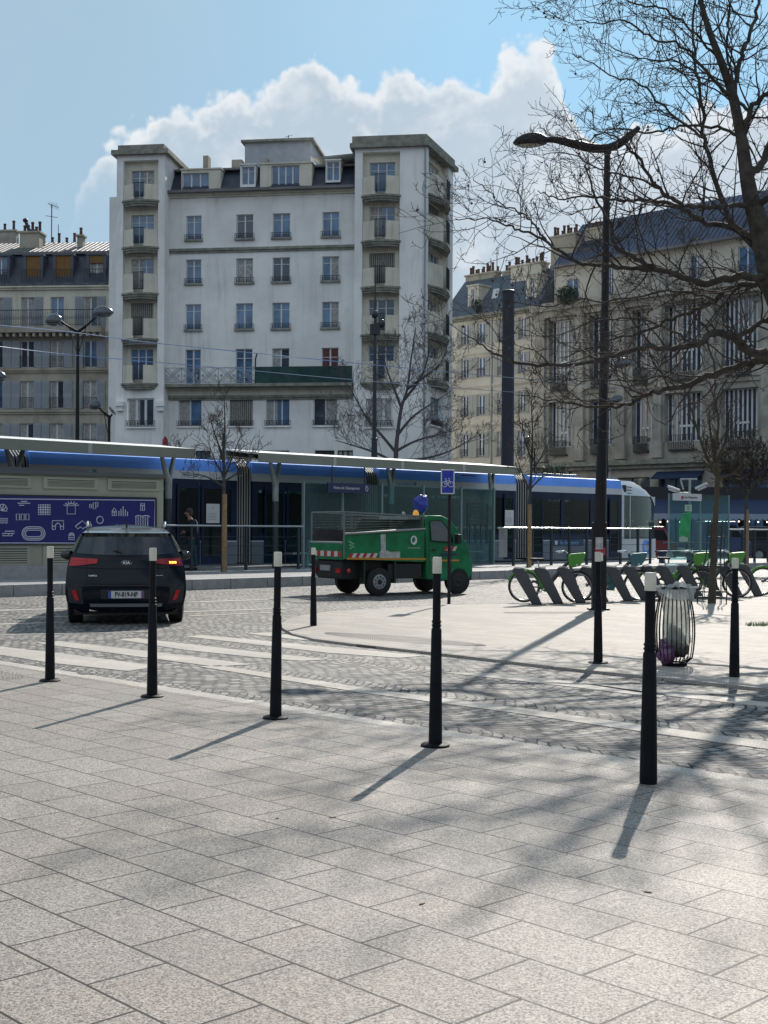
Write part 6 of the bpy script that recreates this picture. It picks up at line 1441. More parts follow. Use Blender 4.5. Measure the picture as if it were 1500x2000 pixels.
def make_bike(mc):
    """x forward; origin on the ground under the rear hub; wheelbase 1.06"""
    t = thing('bicycle', 'x', 'bicycle'); r_ = .31; wb = 1.08
    for x in (0, wb):
        mb = MB(); mb.tube([(x + r_ * math.cos(a * .2244), 0, r_ + r_ * math.sin(a * .2244)) for a in range(28)], .021, 7, closed=True); w = mb.build('wheel', M_tyre, t, True)
        mb = MB(); mb.tube([(x + (r_ - .03) * math.cos(a * .2244), 0, r_ + (r_ - .03) * math.sin(a * .2244)) for a in range(28)], .009, 5, closed=True); mb.build('rim', mat('rim_silver', (.45, .46, .46), .3, metal=.7), w, True)
        mb = MB()
        for k in range(16): a = k * math.pi / 8; mb.tube([(x, (-1) ** k * .02, r_), (x + (r_ - .03) * math.cos(a), 0, r_ + (r_ - .03) * math.sin(a))], .0022, 3, cap=False)
        mb.tube([(x, -.05, r_), (x, .05, r_)], .035, 10); mb.build('spokes', mat('spoke_grey', (.25, .25, .25), .4, metal=.6), w, fix=False)
    f = MB(); bb = Vector((.43, 0, .28)); head = Vector((.90, 0, .78))
    f.tube([(0, 0, r_), (.2, 0, .42), (.40, 0, .33), (.55, 0, .42), (.72, 0, .62), (.88, 0, .80)], [.02, .03, .055, .055, .045, .035], 10); f.tube([bb, (.32, 0, .62)], .03, 8); f.tube([(0, -.05, r_), (.40, -.04, .29)], .014, 6); f.tube([(0, .05, r_), (.40, .04, .29)], .014, 6); fr = f.build('frame', M_dk, t, True)
    c = MB(); c.prism([(.30, .27), (.42, .20), (.56, .20), (.60, .30), (.56, .44), (.40, .60), (.27, .70), (.20, .72), (.28, .56)], .10, -.05); c.build('chain_cover', mc, t, bevel=.03)
    c = MB(); pts = [(r_ * 1.16 * math.cos(a), r_ + r_ * 1.16 * math.sin(a)) for a in [R(20 + k * 14) for k in range(11)]]; pin = [(r_ * 1.02 * math.cos(a), r_ + r_ * 1.02 * math.sin(a)) for a in [R(20 + k * 14) for k in range(11)]][::-1]
    c.prism(pts + pin, .07, -.035); c.build('mudguard', mc, t)
    c = MB(); c.tube([(.335, 0, .56), (.27, 0, .84)], .015, 8); c.build('seat_post', M_steel, t, True)
    c = MB(); c.prism([(.12, -.085), (.17, -.10), (.30, -.05), (.40, -.02), (.40, .02), (.30, .05), (.17, .10), (.12, .085)], .05, .84, 'z'); c.build('saddle', M_plast, t, bevel=.015)
    c = MB(); c.tube([(wb, -.05, r_), (.98, -.05, .64), (.95, 0, .70), (.98, .05, .64), (wb, .05, r_)], .018, 6); c.tube([(.95, 0, .68), (.87, 0, .98)], .032, 8); c.build('fork', M_dk, t, True)
    c = MB(); c.tube([(.70, -.29, 1.02), (.80, -.20, 1.045), (.87, -.08, 1.0), (.87, .08, 1.0), (.80, .20, 1.045), (.70, .29, 1.02)], .014, 8); c.tube([(.66, -.295, 1.015), (.76, -.27, 1.03)], .021, 8); c.tube([(.66, .295, 1.015), (.76, .27, 1.03)], .021, 8); c.build('handlebar', M_chrome, t, True)
    c = MB(); c.prism([(.90, .74), (.96, .70), (1.12, .74), (1.19, .84), (1.24, .98), (1.22, 1.01), (.95, .985), (.88, .93)], .30, -.15); bk = c.build('basket', mc, t, bevel=.04)
    c = MB(); c.ell((1.06, -.158, .76), (.02, .01, .02)); c.build('basket_lamp', M_white, bk, True)
    c = MB()
    for sg in (-1, 1): c.tube([(.43, sg * .06, .28), (.43 + .12 * sg, sg * .09, .20 + .0 * sg)], .011, 6); c.box(.39 + .12 * sg, .47 + .12 * sg, sg * .09 - .0, sg * .17, .188, .212)
    c.build('pedals', M_chrome, t); return t
bg_ = make_bike(M_bg); bb_ = make_bike(M_bb)
for i, (px, src, lab) in enumerate(((1026, 'g', 'green hire bicycle docked at the left end of the row'), (1150, 'b', 'teal hire bicycle docked right behind the tall lamp post'), (1277, 'g', 'green hire bicycle docked between the nearest bollard and the caged tree'), (1348, 'g2', 'green hire bicycle docked behind the right island bollard'), (1410, 'g3', 'hire bicycle at the right edge showing only its rear end'))):
    o = {'g': bg_, 'b': bb_}.get(src) if i < 2 else copy_tree(bg_)
    t_ = (px + 40 - 1049) / 440; p = G(px, 1176.5 - 13 * t_, IZ); o.location = (p.x, p.y + .25, IZ); o.rotation_euler = (0, 0, R(-5)); tag(o, lab, 'bicycle', 'hire bicycles in their docks')
    if i == 4: bq_ = G(1496, 1162, IZ); o.location = (bq_.x, bq_.y + .25, IZ)
# ================================================================ WIRE LITTER BIN
q = G(1317, 1300, IZ); bn = thing('litter_bin', 'bulging wire litter bin holding a clear bag behind the nearest bollard', 'bin', (q.x, q.y, IZ))
hb = P(1317, 1147, q.y).z - IZ; w_ = .205
def bulge(t): return w_ * (.72 + .33 * math.sin(math.pi * min(1, (t * .93 + .10))) ** .8) if t > .06 else w_ * (.55 + t * 3)
mb = MB(); n = 26
for k in range(n):
    a = 2 * math.pi * k / n; mb.tube([(bulge(t) * math.cos(a), bulge(t) * math.sin(a), .02 + (hb - .04) * t) for t in [j / 12 for j in range(13)]], .0055, 5)
mb.build('wire_cage', M_blk, bn, True)
mb = MB(); mb.tube([(.17 * math.cos(k * .262), .17 * math.sin(k * .262), hb - .01) for k in range(24)], .013, 6, closed=True); mb.build('hoop', M_blk, bn, True); mb = MB(); mb.tube([(w_ * .6 * math.cos(k * .262), w_ * .6 * math.sin(k * .262), .03) for k in range(24)], .012, 6, closed=True); mb.build('hoop', M_blk, bn, True)
mb = MB(); mb.lathe([(.02, 0), (.13, .0), (.14, .02), (.02, .03)], 20); mb.build('base', M_blk, bn, True)
mb = MB(); mb.tube([(-.17, 0, hb), (-.26, .02, hb + .02)], .012, 6); mb.tube([(.17, 0, hb), (.26, .02, hb)], .012, 6); mb.build('bracket', M_chrome, bn, True)
def film(name, tint, dc, a, rough=.2):
    if name in MATS: return MATS[name]
    m = bpy.data.materials.new(name); m.use_nodes = True; t = NT(m.node_tree); t.n.clear(); tr = t.new('ShaderNodeBsdfTransparent'); tr.inputs[0].default_value = c4(tint)
    tl_ = t.new('ShaderNodeBsdfTranslucent'); tl_.inputs[0].default_value = c4(dc); df = t.new('ShaderNodeBsdfDiffuse'); df.inputs[0].default_value = c4(dc); gl = t.new('ShaderNodeBsdfGlossy'); gl.inputs['Roughness'].default_value = rough
    def mx(f, x, y): n = t.new('ShaderNodeMixShader'); t.put(n.inputs[0], f); t.l.new(x, n.inputs[1]); t.l.new(y, n.inputs[2]); return n.outputs[0]
    s = mx(a, tr.outputs[0], mx(.5, tl_.outputs[0], df.outputs[0])); s = mx(.09, s, gl.outputs[0]); t.l.new(s, t.new('ShaderNodeOutputMaterial').inputs[0]); MATS[name] = m; return m
M_clear = film('clear_bag_film', (.85, .87, .85), (.55, .56, .53), .42)
def baglike(rf, z0, z1, seed, nu=40, nv=26, fold=.10, cx=0, cy=0):
    mb = MB()
    def f(u_, v_):
        a = 2 * math.pi * u_; r_ = rf(v_) * (1 + fold * noise.noise(Vector((math.cos(a) * 2.2, math.sin(a) * 2.2, v_ * 2 + seed))) + fold * .8 * math.sin(a * 9 + seed + 3 * noise.noise(Vector((0, 0, v_ * 3 + seed)))) * (v_ ** .6))
        return (cx + r_ * math.cos(a), cy + r_ * math.sin(a), z0 + (z1 - z0) * v_ + .01 * noise.noise(Vector((a * 2, v_ * 5, seed))))
    mb.grid(f, nu, nv); return mb
bg = thing('clear_rubbish_bag', 'clear plastic rubbish bag sagging inside the wire bin', 'bag', (q.x, q.y, IZ))
baglike(lambda v: .02 + .15 * min(1, v * 5) * (1 - .42 * math.sin(math.pi * min(1, max(0, v * 1.15 - .1))) ** 1.2 * .8) + (.02 * v), .12, hb + .0, 3, fold=.13, cx=.02).build('film', M_clear, bg, True, fix=False)
mb = MB(); mb.grid(lambda u_, v_: ((.17 + .035 * v_ + .02 * math.sin(u_ * 40)) * math.cos(u_ * 6.283), (.17 + .035 * v_) * math.sin(u_ * 6.283), hb + .025 * math.sin(v_ * 3.1) - .13 * v_ * (.5 + .5 * math.sin(u_ * 9 + 1))), 60, 6); mb.build('rolled_rim', M_clear, bg, True, fix=False)
mb = MB(); mb.grid(lambda u_, v_: (-.12 + .27 * u_, -.16 + .05 * v_, hb + .02 + .05 * math.sin(u_ * 3.1) - .06 * v_ + .01 * math.sin(u_ * 22)), 20, 4); mb.build('loose_flap', film('white_flap', (.7, .7, .7), (.62, .62, .62), .8), bg, True, fix=False)
rr = random.Random(4)
def rubbish(name, label, c, s, m, seed):
    mb = MB(); mb.ell((0, 0, 0), s, 40, 26); o = mb.build(name, m, None, True)
    for v in o.data.vertices: v.co *= 1 + .34 * noise.noise(v.co * 12 + Vector((seed, 0, 0))) + .22 * abs(noise.noise(v.co * 30 + Vector((seed, 3, 0))))
    o.location = Vector((q.x, q.y, IZ)) + Vector(c); tag(o, label, 'rubbish')
rubbish('purple_sack', 'crumpled purple plastic sack pressed against the left of the wire bin bottom', (-.10, -.03, .15), (.09, .09, .15), film('purple_film', (.6, .3, .6), (.19, .08, .20), .75), 2)
rubbish('dark_waste', 'dark crumpled waste at the bottom of the clear bag', (.03, .0, .22), (.11, .10, .12), mat('dark_waste', (.05, .055, .05), .6, var=.5, vscale=20), 7)
rubbish('paper_waste', 'pale crumpled paper on top of the waste in the clear bag', (-.02, -.04, .36), (.07, .06, .08), mat('paper_waste', (.35, .33, .25), .8, var=.3, vscale=20), 9)
# ================================================================ PERSON on the platform
M_jack = mat('dark_jacket', (.010, .012, .022), .8); M_skin = mat('skin', (.36, .20, .14), .6); M_jean = mat('blue_jeans', (.02, .06, .085), .9); M_hair = mat('grey_brown_hair', (.05, .04, .035), .8)
pd = 37.6; pq = P(374, 1100, pd); ps = thing('person', 'person in a dark jacket standing at the tram door with hands together', 'person', (pq.x, pq.y, PZ), R(0))
def skinned(name, verts, edges, m, par, sub=2):
    me = bpy.data.meshes.new(name); me.from_pydata([v[:3] for v in verts], edges, []); o = bpy.data.objects.new(name, me); C.objects.link(o); o.parent = par
    sk = o.modifiers.new('skin', 'SKIN'); 
    for i, v in enumerate(verts): me.skin_vertices[0].data[i].radius = (v[3], v[4] if len(v) > 4 else v[3])
    me.skin_vertices[0].data[0].use_root = True; sb = o.modifiers.new('sub', 'SUBSURF'); sb.levels = sub; sb.render_levels = sub; me.materials.append(m); sk.use_smooth_shade = True; return o
V = [(0, 0, .95, .12, .10), (0, 0, 1.15, .11, .09), (-.02, 0, 1.38, .12, .09), (-.05, 0, 1.50, .07), (-.08, 0, 1.58, .055), (-.11, 0, 1.66, .085, .10), (-.10, 0, 1.74, .08, .09),
     (.06, -.17, 1.40, .05), (.02, -.26, 1.20, .045), (-.18, -.20, 1.12, .040), (-.27, -.08, 1.12, .032),
     (.06, .17, 1.40, .05), (.02, .26, 1.20, .045), (-.16, .20, 1.12, .040), (-.26, .04, 1.11, .032),
     (0, -.10, .86, .075), (-.03, -.11, .48, .05), (.03, -.11, .10, .04), (-.12, -.11, .05, .045), (0, .10, .86, .075), (.06, .11, .48, .05), (.10, .11, .10, .04), (-.05, .11, .05, .045)]
E = [(0, 1), (1, 2), (2, 3), (3, 4), (4, 5), (5, 6), (2, 7), (7, 8), (8, 9), (9, 10), (2, 11), (11, 12), (12, 13), (13, 14), (0, 15), (15, 16), (16, 17), (17, 18), (0, 19), (19, 20), (20, 21), (21, 22)]
skinned('body', V, E, M_skin, ps)
skinned('jacket', [(0, 0, .90, .19, .16), (0, 0, 1.15, .19, .155), (-.02, 0, 1.38, .20, .15), (-.05, 0, 1.50, .10), (.06, -.17, 1.40, .085), (.02, -.27, 1.20, .075), (-.16, -.20, 1.12, .062), (.06, .17, 1.40, .085), (.02, .27, 1.20, .075), (-.14, .20, 1.12, .062)], [(0, 1), (1, 2), (2, 3), (2, 4), (4, 5), (5, 6), (2, 7), (7, 8), (8, 9)], M_jack, ps)
skinned('trousers', [(0, 0, .95, .16, .13), (0, -.10, .84, .115), (-.03, -.11, .48, .088), (.03, -.11, .10, .07), (0, .10, .84, .115), (.06, .11, .48, .088), (.10, .11, .10, .07)], [(0, 1), (1, 2), (2, 3), (0, 4), (4, 5), (5, 6)], M_jean, ps)
mb = MB(); mb.ell((-.07, 0, 1.735), (.10, .10, .10), 14, 10); mb.ell((-.04, 0, 1.68), (.075, .092, .09), 12, 8); mb.build('hair', M_hair, ps, True)
mb = MB(); mb.ell((-.205, 0, 1.665), (.022, .014, .02)); mb.ell((-.10, -.088, 1.665), (.02, .014, .03)); mb.build('nose_and_ear', M_skin, ps, True)
for sg in (-1, 1):
    for k in range(4): mb = MB(); x = -.27 - .012 * k; mb.tube([(x + .03, sg * .04, 1.13 - .014 * k), (x - .015, sg * .01, 1.125 - .014 * k), (x - .02, -sg * .03, 1.11 - .014 * k)], [.010, .009, .007], 6); mb.build('finger', M_skin, ps, True)
    mb = MB(); mb.tube([(-.25, sg * .05, 1.15), (-.28, sg * .02, 1.165), (-.30, 0, 1.16)], [.012, .011, .008], 6); mb.build('thumb', M_skin, ps, True)
    mb = MB(); mb.prism([(-.18 if sg < 0 else -.11, -.045), (-.10, -.055), (.08 if sg < 0 else .15, -.04), (.08 if sg < 0 else .15, .04), (-.10, .055), (-.18 if sg < 0 else -.11, .045)], .08, 0, 'z'); sh_ = mb.build('shoe', M_plast, ps, bevel=.015); sh_.location = (0, sg * .11, 0)
# ================================================================ TREES
M_bark = mat('plane_bark', (.052, .045, .036), .9, var=.45, vscale=7, bump=.5, bscale=22)
M_twig = mat('twig_bark', (.050, .038, .032), .9)
M_barkg2 = mat('pale_bark', (.085, .080, .080), .9)
M_barkg = mat('grey_bark', (.055, .055, .055), .9, var=.3, vscale=6)
class Tree:
    def __init__(s, seed): s.r = random.Random(seed); s.tr = MB(); s.cr = MB(); s.balls = []
    def limb(s, pts, r0, r1, n=8, wig=.0, mb=None, sm=5):
        p = bez(pts, sm); N = len(p)
        if wig: p = [v + Vector((s.r.gauss(0, wig), s.r.gauss(0, wig), s.r.gauss(0, wig))) if 0 < i < N - 1 else v for i, v in enumerate(p)]
        (mb or s.tr).tube(p, [r0 + (r1 - r0) * (i / (N - 1)) ** .85 for i in range(N)], n); return p
    def limbr(s, pts, rads, n=16, sm=5):
        p = bez(pts, sm); N = len(p); out = []
        for i in range(N):
            t = i / sm; k = min(int(t), len(rads) - 2); f_ = t - k; out.append(rads[k] * (1 - f_) + rads[k + 1] * f_)
        s.tr.tube(p, out, n); return p
    def twig(s, p, d, L, r, lev, up=.25, rmin=.003, kids=(5, 4, 3), flat=None, curl=1.0):
        n = 6 if lev > 0 else 4; step = L / n; pts = [p]; dd = d.normalized(); bias = Vector((s.r.gauss(0, .3), s.r.gauss(0, .3), s.r.gauss(0, .3)))
        for k in range(n):
            dd = (dd + Vector((s.r.gauss(0, .16), s.r.gauss(0, .16), s.r.gauss(0, .16))) * curl + bias * .18 + Vector((0, 0, up * .22))).normalized(); pts.append(pts[-1] + dd * step)
        r1 = max(rmin, r * .35); (s.cr).tube(pts, [r + (r1 - r) * k / n for k in range(n + 1)], 3 if r < .012 else 5, cap=False)
        if lev > 0:
            kn = kids[len(kids) - lev]
            for k in range(kn):
                t = s.r.uniform(.15, 1.0); i = min(n - 1, int(t * n)); q = pts[i] + (pts[i + 1] - pts[i]) * (t * n - i); ax = (pts[i + 1] - pts[i]).normalized()
                o = ax.orthogonal().normalized(); o.rotate(Matrix.Rotation(s.r.uniform(0, 6.283), 3, ax)) if True else None
                if flat is not None: o.y *= flat
                s.twig(q, ax * s.r.uniform(.5, 1.0) + o * s.r.uniform(.6, 1.1), L * s.r.uniform(.35, .62), max(rmin, r * .55), lev - 1, up, rmin, kids, flat, curl)
        elif s.r.random() < .03: s.balls.append(pts[-1] - Vector((0, 0, .07)))
    def dress(s, path, r0, r1, n, L, lev=2, start=.1, up=.25, **kw):
        N = len(path) - 1
        for k in range(n):
            t = start + (1 - start) * (k + s.r.random()) / n; t = min(t, .999); i = int(t * N); q = path[i] + (path[i + 1] - path[i]) * (t * N - i); ax = (path[i + 1] - path[i]).normalized()
            o = ax.orthogonal().normalized(); o.rotate(Matrix.Rotation(s.r.uniform(0, 6.283), 3, ax)); rr_ = (r0 + (r1 - r0) * t) * .42
            s.twig(q, ax * s.r.uniform(.4, 1.0) + o * s.r.uniform(.5, 1.1), L * s.r.uniform(.5, 1.15) * (1.15 - .45 * t), max(.004, min(.015, rr_)), lev, up, **kw)
    def done(s, name, label, cat, loc, mt, mc, group=None):
        t = thing(name, label, cat, loc, 0, group); off = Vector(loc)
        for m_ in (s.tr, s.cr): m_.v = [v - off for v in m_.v]
        s.tr.build('trunk', mt, t, True, fix=False)
        if s.cr.v: s.cr.build('crown', mc, t, True, fix=False)
        if s.balls:
            b = MB()
            for c in s.balls: b.ell(c - off, (.019, .019, .019), 6, 5); b.tube([c - off, c - off + Vector((0, 0, .07))], .0015, 3)
            o = b.build('seed_balls', M_twig, t, True, fix=False); o['kind'] = 'stuff'
        return t
PT = Tree(21); D = 19.0; SR = D / 15.0
def T3(px, py, d=0): return P(px, py, D + d)
tb = Vector((5.25 * SR, D, .0))
trunk = PT.limbr([tb, P(1625, 1100, D), P(1600, 850, D), P(1556, 660, D), T3(1510, 540), T3(1487, 450), T3(1464, 375), T3(1447, 265), T3(1430, 185), T3(1408, 120), T3(1385, 60), T3(1363, -20), T3(1342, -140)],
  [.36, .31, .28, .25, .215, .165, .115, .082, .068, .056, .046, .034, .02])
L = []
def lim(pts, r0, r1, dz=0.0, wig=.012):
    n = len(pts); v = [T3(a, b, dz * (k / max(1, n - 1)) + .0) for k, (a, b) in enumerate(pts)]; p = PT.limb(v, r0 * SR * .76, r1 * SR * .85, 8, wig * SR); L.append((p, r0 * SR, r1 * SR)); return p
lim([(1431, 190), (1443, 130), (1456, 87), (1474, 35), (1492, -40), (1510, -120)], .045, .015, .8)
lim([(1450, 268), (1466, 217), (1500, 180), (1560, 120), (1600, 20)], .05, .02, -.6)
lim([(1462, 345), (1490, 312), (1515, 255), (1560, 190)], .07, .03, .7)
lim([(1490, 475), (1426, 433), (1409, 390), (1387, 316), (1374, 269), (1370, 208), (1361, 143), (1353, 65), (1357, -30)], .05, .014, 1.2)
lim([(1478, 410), (1450, 402), (1405, 403), (1361, 405), (1318, 394), (1288, 368), (1240, 303), (1222, 286), (1190, 262), (1160, 265)], .05, .008, -1.4)
lim([(1512, 530), (1444, 450), (1370, 433), (1327, 403), (1270, 392), (1215, 392), (1150, 384), (1090, 388), (1050, 372)], .055, .007, 1.6)
lim([(1530, 570), (1500, 545), (1439, 541), (1372, 553), (1341, 543), (1302, 529), (1262, 518), (1232, 499), (1206, 485), (1197, 457), (1188, 427), (1160, 380), (1146, 330), (1150, 290)], .075, .007, -1.0)
lim([(1300, 527), (1245, 525), (1179, 520), (1127, 511), (1075, 477), (1032, 455), (997, 442), (950, 429), (889, 427)], .04, .006, -1.5)
lim([(1067, 470), (1040, 436), (1015, 412), (985, 402), (958, 377), (924, 347)], .018, .005, -.6)
lim([(1560, 650), (1500, 571), (1460, 555), (1430, 562), (1395, 585), (1348, 609), (1302, 627), (1232, 655), (1150, 681), (1090, 700)], .06, .007, 1.8)
lim([(1580, 730), (1510, 697), (1465, 689), (1443, 667), (1404, 648), (1379, 658), (1355, 674), (1302, 681), (1255, 679), (1185, 695), (1167, 708), (1048, 713), (981, 699), (943, 675), (908, 652)], .085, .006, -1.8)
lim([(1443, 667), (1452, 650), (1500, 624), (1540, 590)], .05, .03, .4)
lim([(1580, 740), (1500, 706), (1457, 711), (1392, 732), (1340, 754), (1296, 760), (1253, 776), (1227, 789), (1180, 797), (1120, 790), (1060, 778), (1005, 771)], .075, .006, 1.5)
lim([(1447, 270), (1400, 250), (1330, 246), (1270, 262), (1200, 250), (1140, 275), (1085, 262)], .028, .006, 1.3)
lim([(1432, 190), (1390, 150), (1340, 95), (1280, 75), (1220, 40), (1160, 45), (1122, 38)], .028, .006, -1.2)
lim([(1410, 125), (1370, 80), (1300, 20), (1240, 8), (1180, -18), (1100, 0)], .024, .006, .8)
lim([(1374, 269), (1320, 230), (1260, 170), (1200, 150), (1150, 120), (1118, 105)], .022, .006, .6)
lim([(1361, 143), (1320, 120), (1270, 118), (1215, 100), (1170, 80)], .018, .005, 1.0)
lim([(1288, 368), (1230, 345), (1170, 330), (1110, 300), (1060, 300)], .02, .005, .4)
lim([(1395, 585), (1330, 570), (1260, 575), (1180, 590), (1120, 585), (1060, 600), (1000, 590)], .022, .005, -.8)
lim([(1355, 674), (1300, 640), (1230, 620), (1150, 630), (1080, 655), (1010, 640)], .02, .005, .7)
lim([(1340, 754), (1290, 735), (1220, 745), (1150, 740), (1080, 748)], .018, .005, -.5)
lim([(1465, 217), (1440, 190), (1420, 100), (1424, 30), (1415, -60)], .03, .01, .5)
lim([(1500, 560), (1560, 480), (1640, 380), (1700, 240)], .09, .03, .8); lim([(1560, 690), (1640, 640), (1740, 600)], .07, .02, -.9); lim([(1480, 400), (1560, 330), (1650, 220)], .06, .02, -1.2)
for p, r0, r1 in L[:-3]:
    ln = sum((b - a).length for a, b in zip(p, p[1:])); PT.dress(p, r0, r1, int(ln * 3.8) + 4, .95 * SR, 3, start=.08, up=.35, kids=(3, 2, 2), rmin=.0036)
PT.dress(trunk[30:], .1, .03, 12, 1.0 * SR, 3, up=.3, kids=(3, 2, 2), rmin=.0036)
PT.done('plane_tree', 'large bare plane tree spreading thin branches across the right side', 'tree', tb, M_bark, M_twig)
# mid distance tree in front of the right tower
def small_tree(seed, base, d, trunkpx, limbs, r0, label, n, L0, lev, name='bare_tree', mt=M_barkg, mc=M_twig, rmin=.008, kids=(5, 4, 2), dens=1.0, lrad=.5, top=None, group=None, kind=(0, 0)):
    T_ = Tree(seed); b = P(*base, d); b.z = kind[0]
    tp = T_.limb([b] + [P(a, c, d) for a, c in trunkpx], r0, r0 * .12, 10); Ls = [(tp[len(tp) // 3:], r0 * .6, r0 * .12)]
    for k, l in enumerate(limbs): Ls.append((T_.limb([P(a, c, d + (k % 3 - 1) * .5 * j / len(l) * lrad * 3) for j, (a, c) in enumerate(l)], r0 * lrad, r0 * .08, 6), r0 * lrad, r0 * .08))
    for p, a, c in Ls:
        ln = sum((q2 - q1).length for q1, q2 in zip(p, p[1:])); T_.dress(p, a, c, int(ln * n) + 3, L0, lev, start=.15, up=.5, rmin=rmin, kids=kids)
    T_.balls = []
    return T_.done(name, label, 'tree', b, mt, mc, group)
small_tree(3, (775, 1075), 66, [(774, 960), (773, 900), (775, 860), (783, 800), (795, 760), (803, 700), (812, 640)],
  [[(774, 885), (745, 850), (715, 815), (690, 770), (672, 740)], [(776, 850), (805, 815), (840, 790), (880, 765)], [(775, 880), (810, 862), (850, 850), (900, 838)], [(785, 800), (770, 760), (755, 720), (745, 680)], [(795, 760), (830, 735), (860, 710), (872, 680)], [(790, 780), (820, 740), (835, 700), (842, 660)], [(774, 905), (735, 885), (690, 870), (655, 860)], [(776, 900), (830, 895), (880, 880), (930, 850)]], .19, 'bare spreading tree in front of the right tower of the white block', 2.2, 2.3, 3, rmin=.008, kids=(4, 3, 2), mt=M_barkg2, mc=M_barkg2)
small_tree(5, (436, 1110), 36.5, [(436, 1000), (437, 940), (437, 880), (439, 820), (437, 770)], [[(437, 930), (420, 900), (405, 860)], [(437, 935), (455, 890), (470, 850)], [(438, 900), (420, 850), (412, 820)], [(437, 950), (400, 930), (370, 925)], [(438, 940), (475, 915), (500, 880)]], .075, 'slim bare street tree left of the tram bellows', 5, .75, 2, rmin=.006, kind=(PZ,))
small_tree(6, (1032, 1104), 42.5, [(1033, 1000), (1036, 950), (1038, 900), (1040, 850), (1038, 790), (1042, 740)], [[(1035, 960), (1018, 920), (1005, 880)], [(1036, 955), (1060, 930), (1085, 925)], [(1038, 920), (1058, 890), (1068, 860)], [(1038, 900), (1022, 850), (1020, 830)]], .075, 'slim bare street tree right of the dark mast', 5, .75, 2, rmin=.007, kind=(PZ,))
ct = small_tree(7, (1390, 1183), 26.0, [(1393, 1100), (1398, 1000), (1401, 920), (1396, 880), (1403, 820), (1385, 745)], [[(1398, 925), (1375, 880), (1350, 800), (1345, 780)], [(1400, 905), (1388, 850), (1385, 800)], [(1401, 930), (1380, 905), (1365, 890)], [(1401, 935), (1430, 925), (1455, 900)], [(1400, 900), (1420, 850), (1424, 800)]], .085, 'slim young tree standing in a wire guard beside the bicycles', 5, .5, 2, rmin=.004, kind=(IZ,), mt=mat('young_bark', (.07, .055, .035), .9, var=.3, vscale=9))
small_tree(8, (1456, 1102), 46, [(1457, 1000), (1458, 960), (1456, 920), (1460, 880)], [[(1457, 970), (1440, 940), (1425, 915)], [(1457, 965), (1480, 935), (1495, 910)], [(1457, 950), (1470, 905), (1478, 880)], [(1457, 960), (1430, 925), (1415, 890)]], .08, 'twiggy young tree beyond the right hand railing', 9, .95, 3, rmin=.008, kids=(5, 3, 2), kind=(0,))
small_tree(9, (345, 1050), 70, [(345, 930), (342, 890), (345, 860)], [[(343, 890), (330, 865)], [(344, 885), (362, 855)]], .08, 'small bare shrub showing above the left canopy end', 4, .7, 1, rmin=.012)
# trunk sheaths of the young street trees
M_reed = mat('reed_sheath', (.26, .17, .09), .9, var=.25, vscale=12)
for (px, py, d, zb, zt2_, lab) in ((436, 1110, 36.5, PZ, 965, 'reed matting wrapped round the trunk of the slim tree left of the bellows'), (1032, 1104, 42.5, PZ, 985, 'reed matting wrapped round the trunk of the slim tree right of the dark mast'), (1457, 1102, 46, 0, 995, 'reed matting wrapped round the trunk beyond the right hand railing')):
    b = P(px, py, d); zz = P(px, zt2_, d).z; o = MB().tube([(0, 0, zb), (0, 0, (zb + zz) / 2), (0, 0, zz)], [.085, .08, .07], 12).build('trunk_wrap', M_reed, None, True); o.location = (b.x + .02, b.y, 0); tag(o, lab, 'tree wrap')
# iron guard round the young tree
g0 = P(1390, 1183, 26.0); tgd = thing('tree_guard', 'dark wire guard standing round the slim young tree', 'tree guard', (g0.x, g0.y, IZ))
zt_ = P(1400, 1020, 26).z; mb = MB(); leanx = .10
for k in range(10):
    a = 2 * math.pi * k / 10; r_ = lambda t: .30 if t < .12 else (.30 - .12 * min(1, (t - .12) * 2.2)); mb.tube([(leanx * t + r_(t) * math.cos(a), r_(t) * math.sin(a), zt_ * t) for t in [0, .12, .25, .4, .6, .8, 1.0]] , .009, 5)
for t, r_ in ((.07, .30), (.14, .295), (.45, .22), (.80, .175)): mb.tube([(leanx * t + r_ * math.cos(k * .3927), r_ * math.sin(k * .3927), zt_ * t) for k in range(16)], .009, 5, closed=True)
mb.build('bars', mat('guard_green_black', (.015, .03, .03), .5), tgd, True)
# ================================================================ STREET BEYOND ON THE RIGHT
aw = thing('long_awning', 'long navy awning with scalloped pale valance and small lights', 'awning', (0, 0, 0))
YA = 66.0
def AP(px, py, d=0): return P(px, py, YA + d)
a0_, a1_ = AP(1205, 985), AP(1620, 985); z1 = AP(1350, 983).z; z0 = AP(1350, 1003).z; zv = AP(1350, 1014).z
mb = MB(); mb.quad((a0_.x, YA + 1.6, z1 + .25), (a1_.x, YA + 1.6, z1 + .25), (a1_.x, YA, z0), (a0_.x, YA, z0)); mb.quad((a0_.x, YA + .02, z0), (a1_.x, YA + .02, z0), (a1_.x, YA + 1.6, z0), (a0_.x, YA + 1.6, z0)); mb.build('canvas', M_navy, aw, fix=False)
mb = MB(); x = a0_.x; kx_ = 0
while x < a1_.x:
    mb.prism([(x, z0 - .002), (x + .3, z0 - .002), (x + .3, zv + .05), (x + .22, zv - .02), (x + .15, zv - .04), (x + .08, zv - .02), (x, zv + .05)], .02, YA - .02); x += .3
mb.build('valance', mat('valance_pale', (.28, .33, .42), .8), aw)
r_ = random.Random(8)
for k in range(26):
    x = a0_.x + (a1_.x - a0_.x) * (k + r_.random()) / 26; mb = MB(); mb.ell((x, YA + .3, zv - r_.choice([.1, .12, .5, .15])), (.045, .045, .045), 6, 5); mb.build('bulb', mat('bulb_lit', (.9, .8, .7), .4, emit=((1, .8, .6), 2.5)), aw, True)
mb = MB(); mb.box(a0_.x, a1_.x, YA + 1.62, YA + 1.9, z1 + .2, z1 + .9); mb.build('fascia_box', M_ink, aw)
mb = MB()
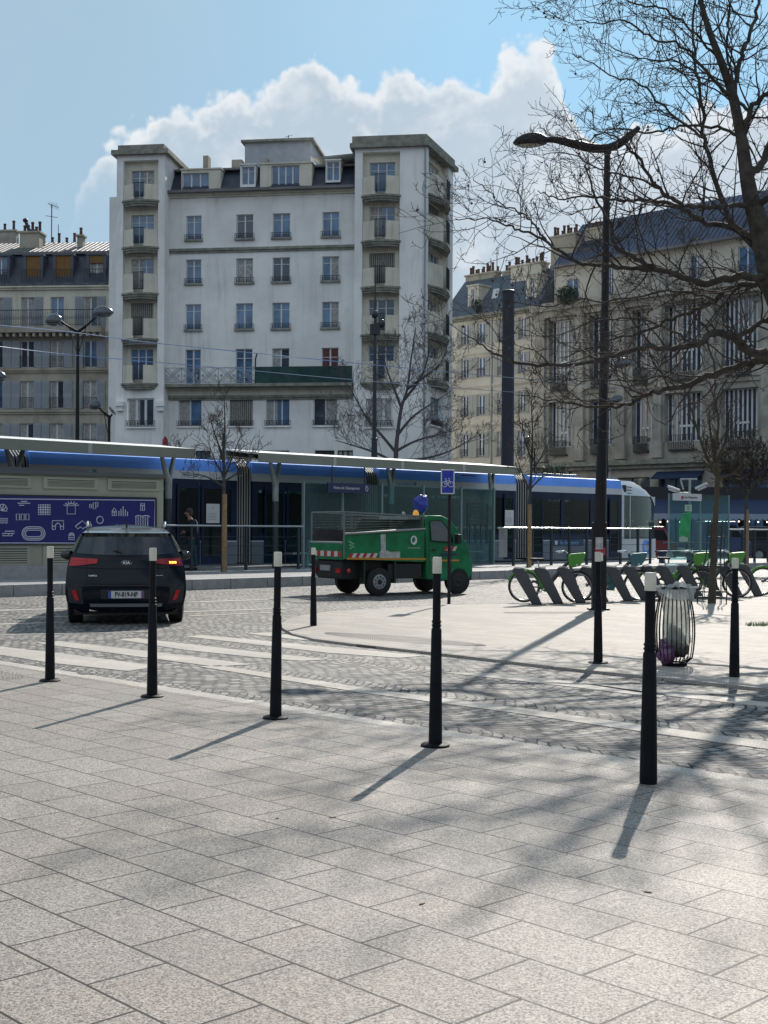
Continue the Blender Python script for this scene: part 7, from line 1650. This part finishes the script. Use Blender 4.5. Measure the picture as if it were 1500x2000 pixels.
for k in range(9): x = a0_.x + (a1_.x - a0_.x) * k / 8; mb.box(x - .15, x + .15, YA + 1.65, YA + 1.85, 0, z1 + .2)
mb.build('posts', mat('shop_wood', (.05, .03, .025), .7), aw)
def van(px0, px1, py_top, d, m, label, seed=0):
    a, b = P(px0, 1000, d), P(px1, 1000, d); L_ = b.x - a.x; h = P((px0 + px1) / 2, py_top, d).z; t = thing('parked_van', label, 'van', (a.x, d, 0))
    mb = MB(); mb.prism([(0, .35), (0, h * .95), (.1, h), (L_ * .68, h), (L_ * .82, h * .62), (L_ * .98, h * .5), (L_, .35)], 1.8, 0); bd = mb.build('body', m, t, bevel=.06)
    mb = MB(); mb.prism([(L_ * .08, h * .62), (L_ * .08, h * .9), (L_ * .40, h * .9), (L_ * .40, h * .62)], .02, -.015); mb.build('side_window', M_cglass, t); mb = MB(); mb.prism([(L_ * .44, h * .62), (L_ * .44, h * .9), (L_ * .66, h * .9), (L_ * .78, h * .62)], .02, -.015); mb.build('side_window', M_cglass, t)
    for x in (L_ * .18, L_ * .80):
        mb = MB(); mb.tube([(x, -.02, .33), (x, .2, .33)], .33, 18); w = mb.build('wheel', M_tyre, t, True); mb = MB(); mb.tube([(x, -.03, .33), (x, -.021, .33)], .19, 12); mb.build('rim', M_gal, w)
    return t
van(1240, 1325, 1028, 60, mat('van_red', (.12, .012, .02), .3, coat=.4), 'dark red van parked beyond the railing beside the tram nose')
van(1372, 1470, 1018, 60, mat('van_blue', (.015, .04, .13), .3, coat=.4), 'blue van parked behind the glass bus stop')
van(1462, 1580, 1028, 63, mat('van_dark', (.012, .016, .03), .3, coat=.4), 'dark van parked at the right edge behind the railing')
# hedge of planting in front of the buildings behind the tram
for i, (px, py, d, s) in enumerate(((640, 905, 76, .9), (690, 915, 76, .9), (820, 905, 74, 1.0), (1080, 905, 72, .7))):
    q = P(px, py + 25, d); bush('evergreen_bush', ['dark bush behind the canopy below the left mezzanine windows', 'dark bush behind the canopy left of the camera mast', 'dark bush behind the canopy under the spreading tree', 'dark bush above the tram roof right of the dark mast'][i], (q.x, q.y, q.z - .4), (1.6 * s, 1.0, 1.3 * s), 1500, M_leaf, 20 + i, 'bush', .16)
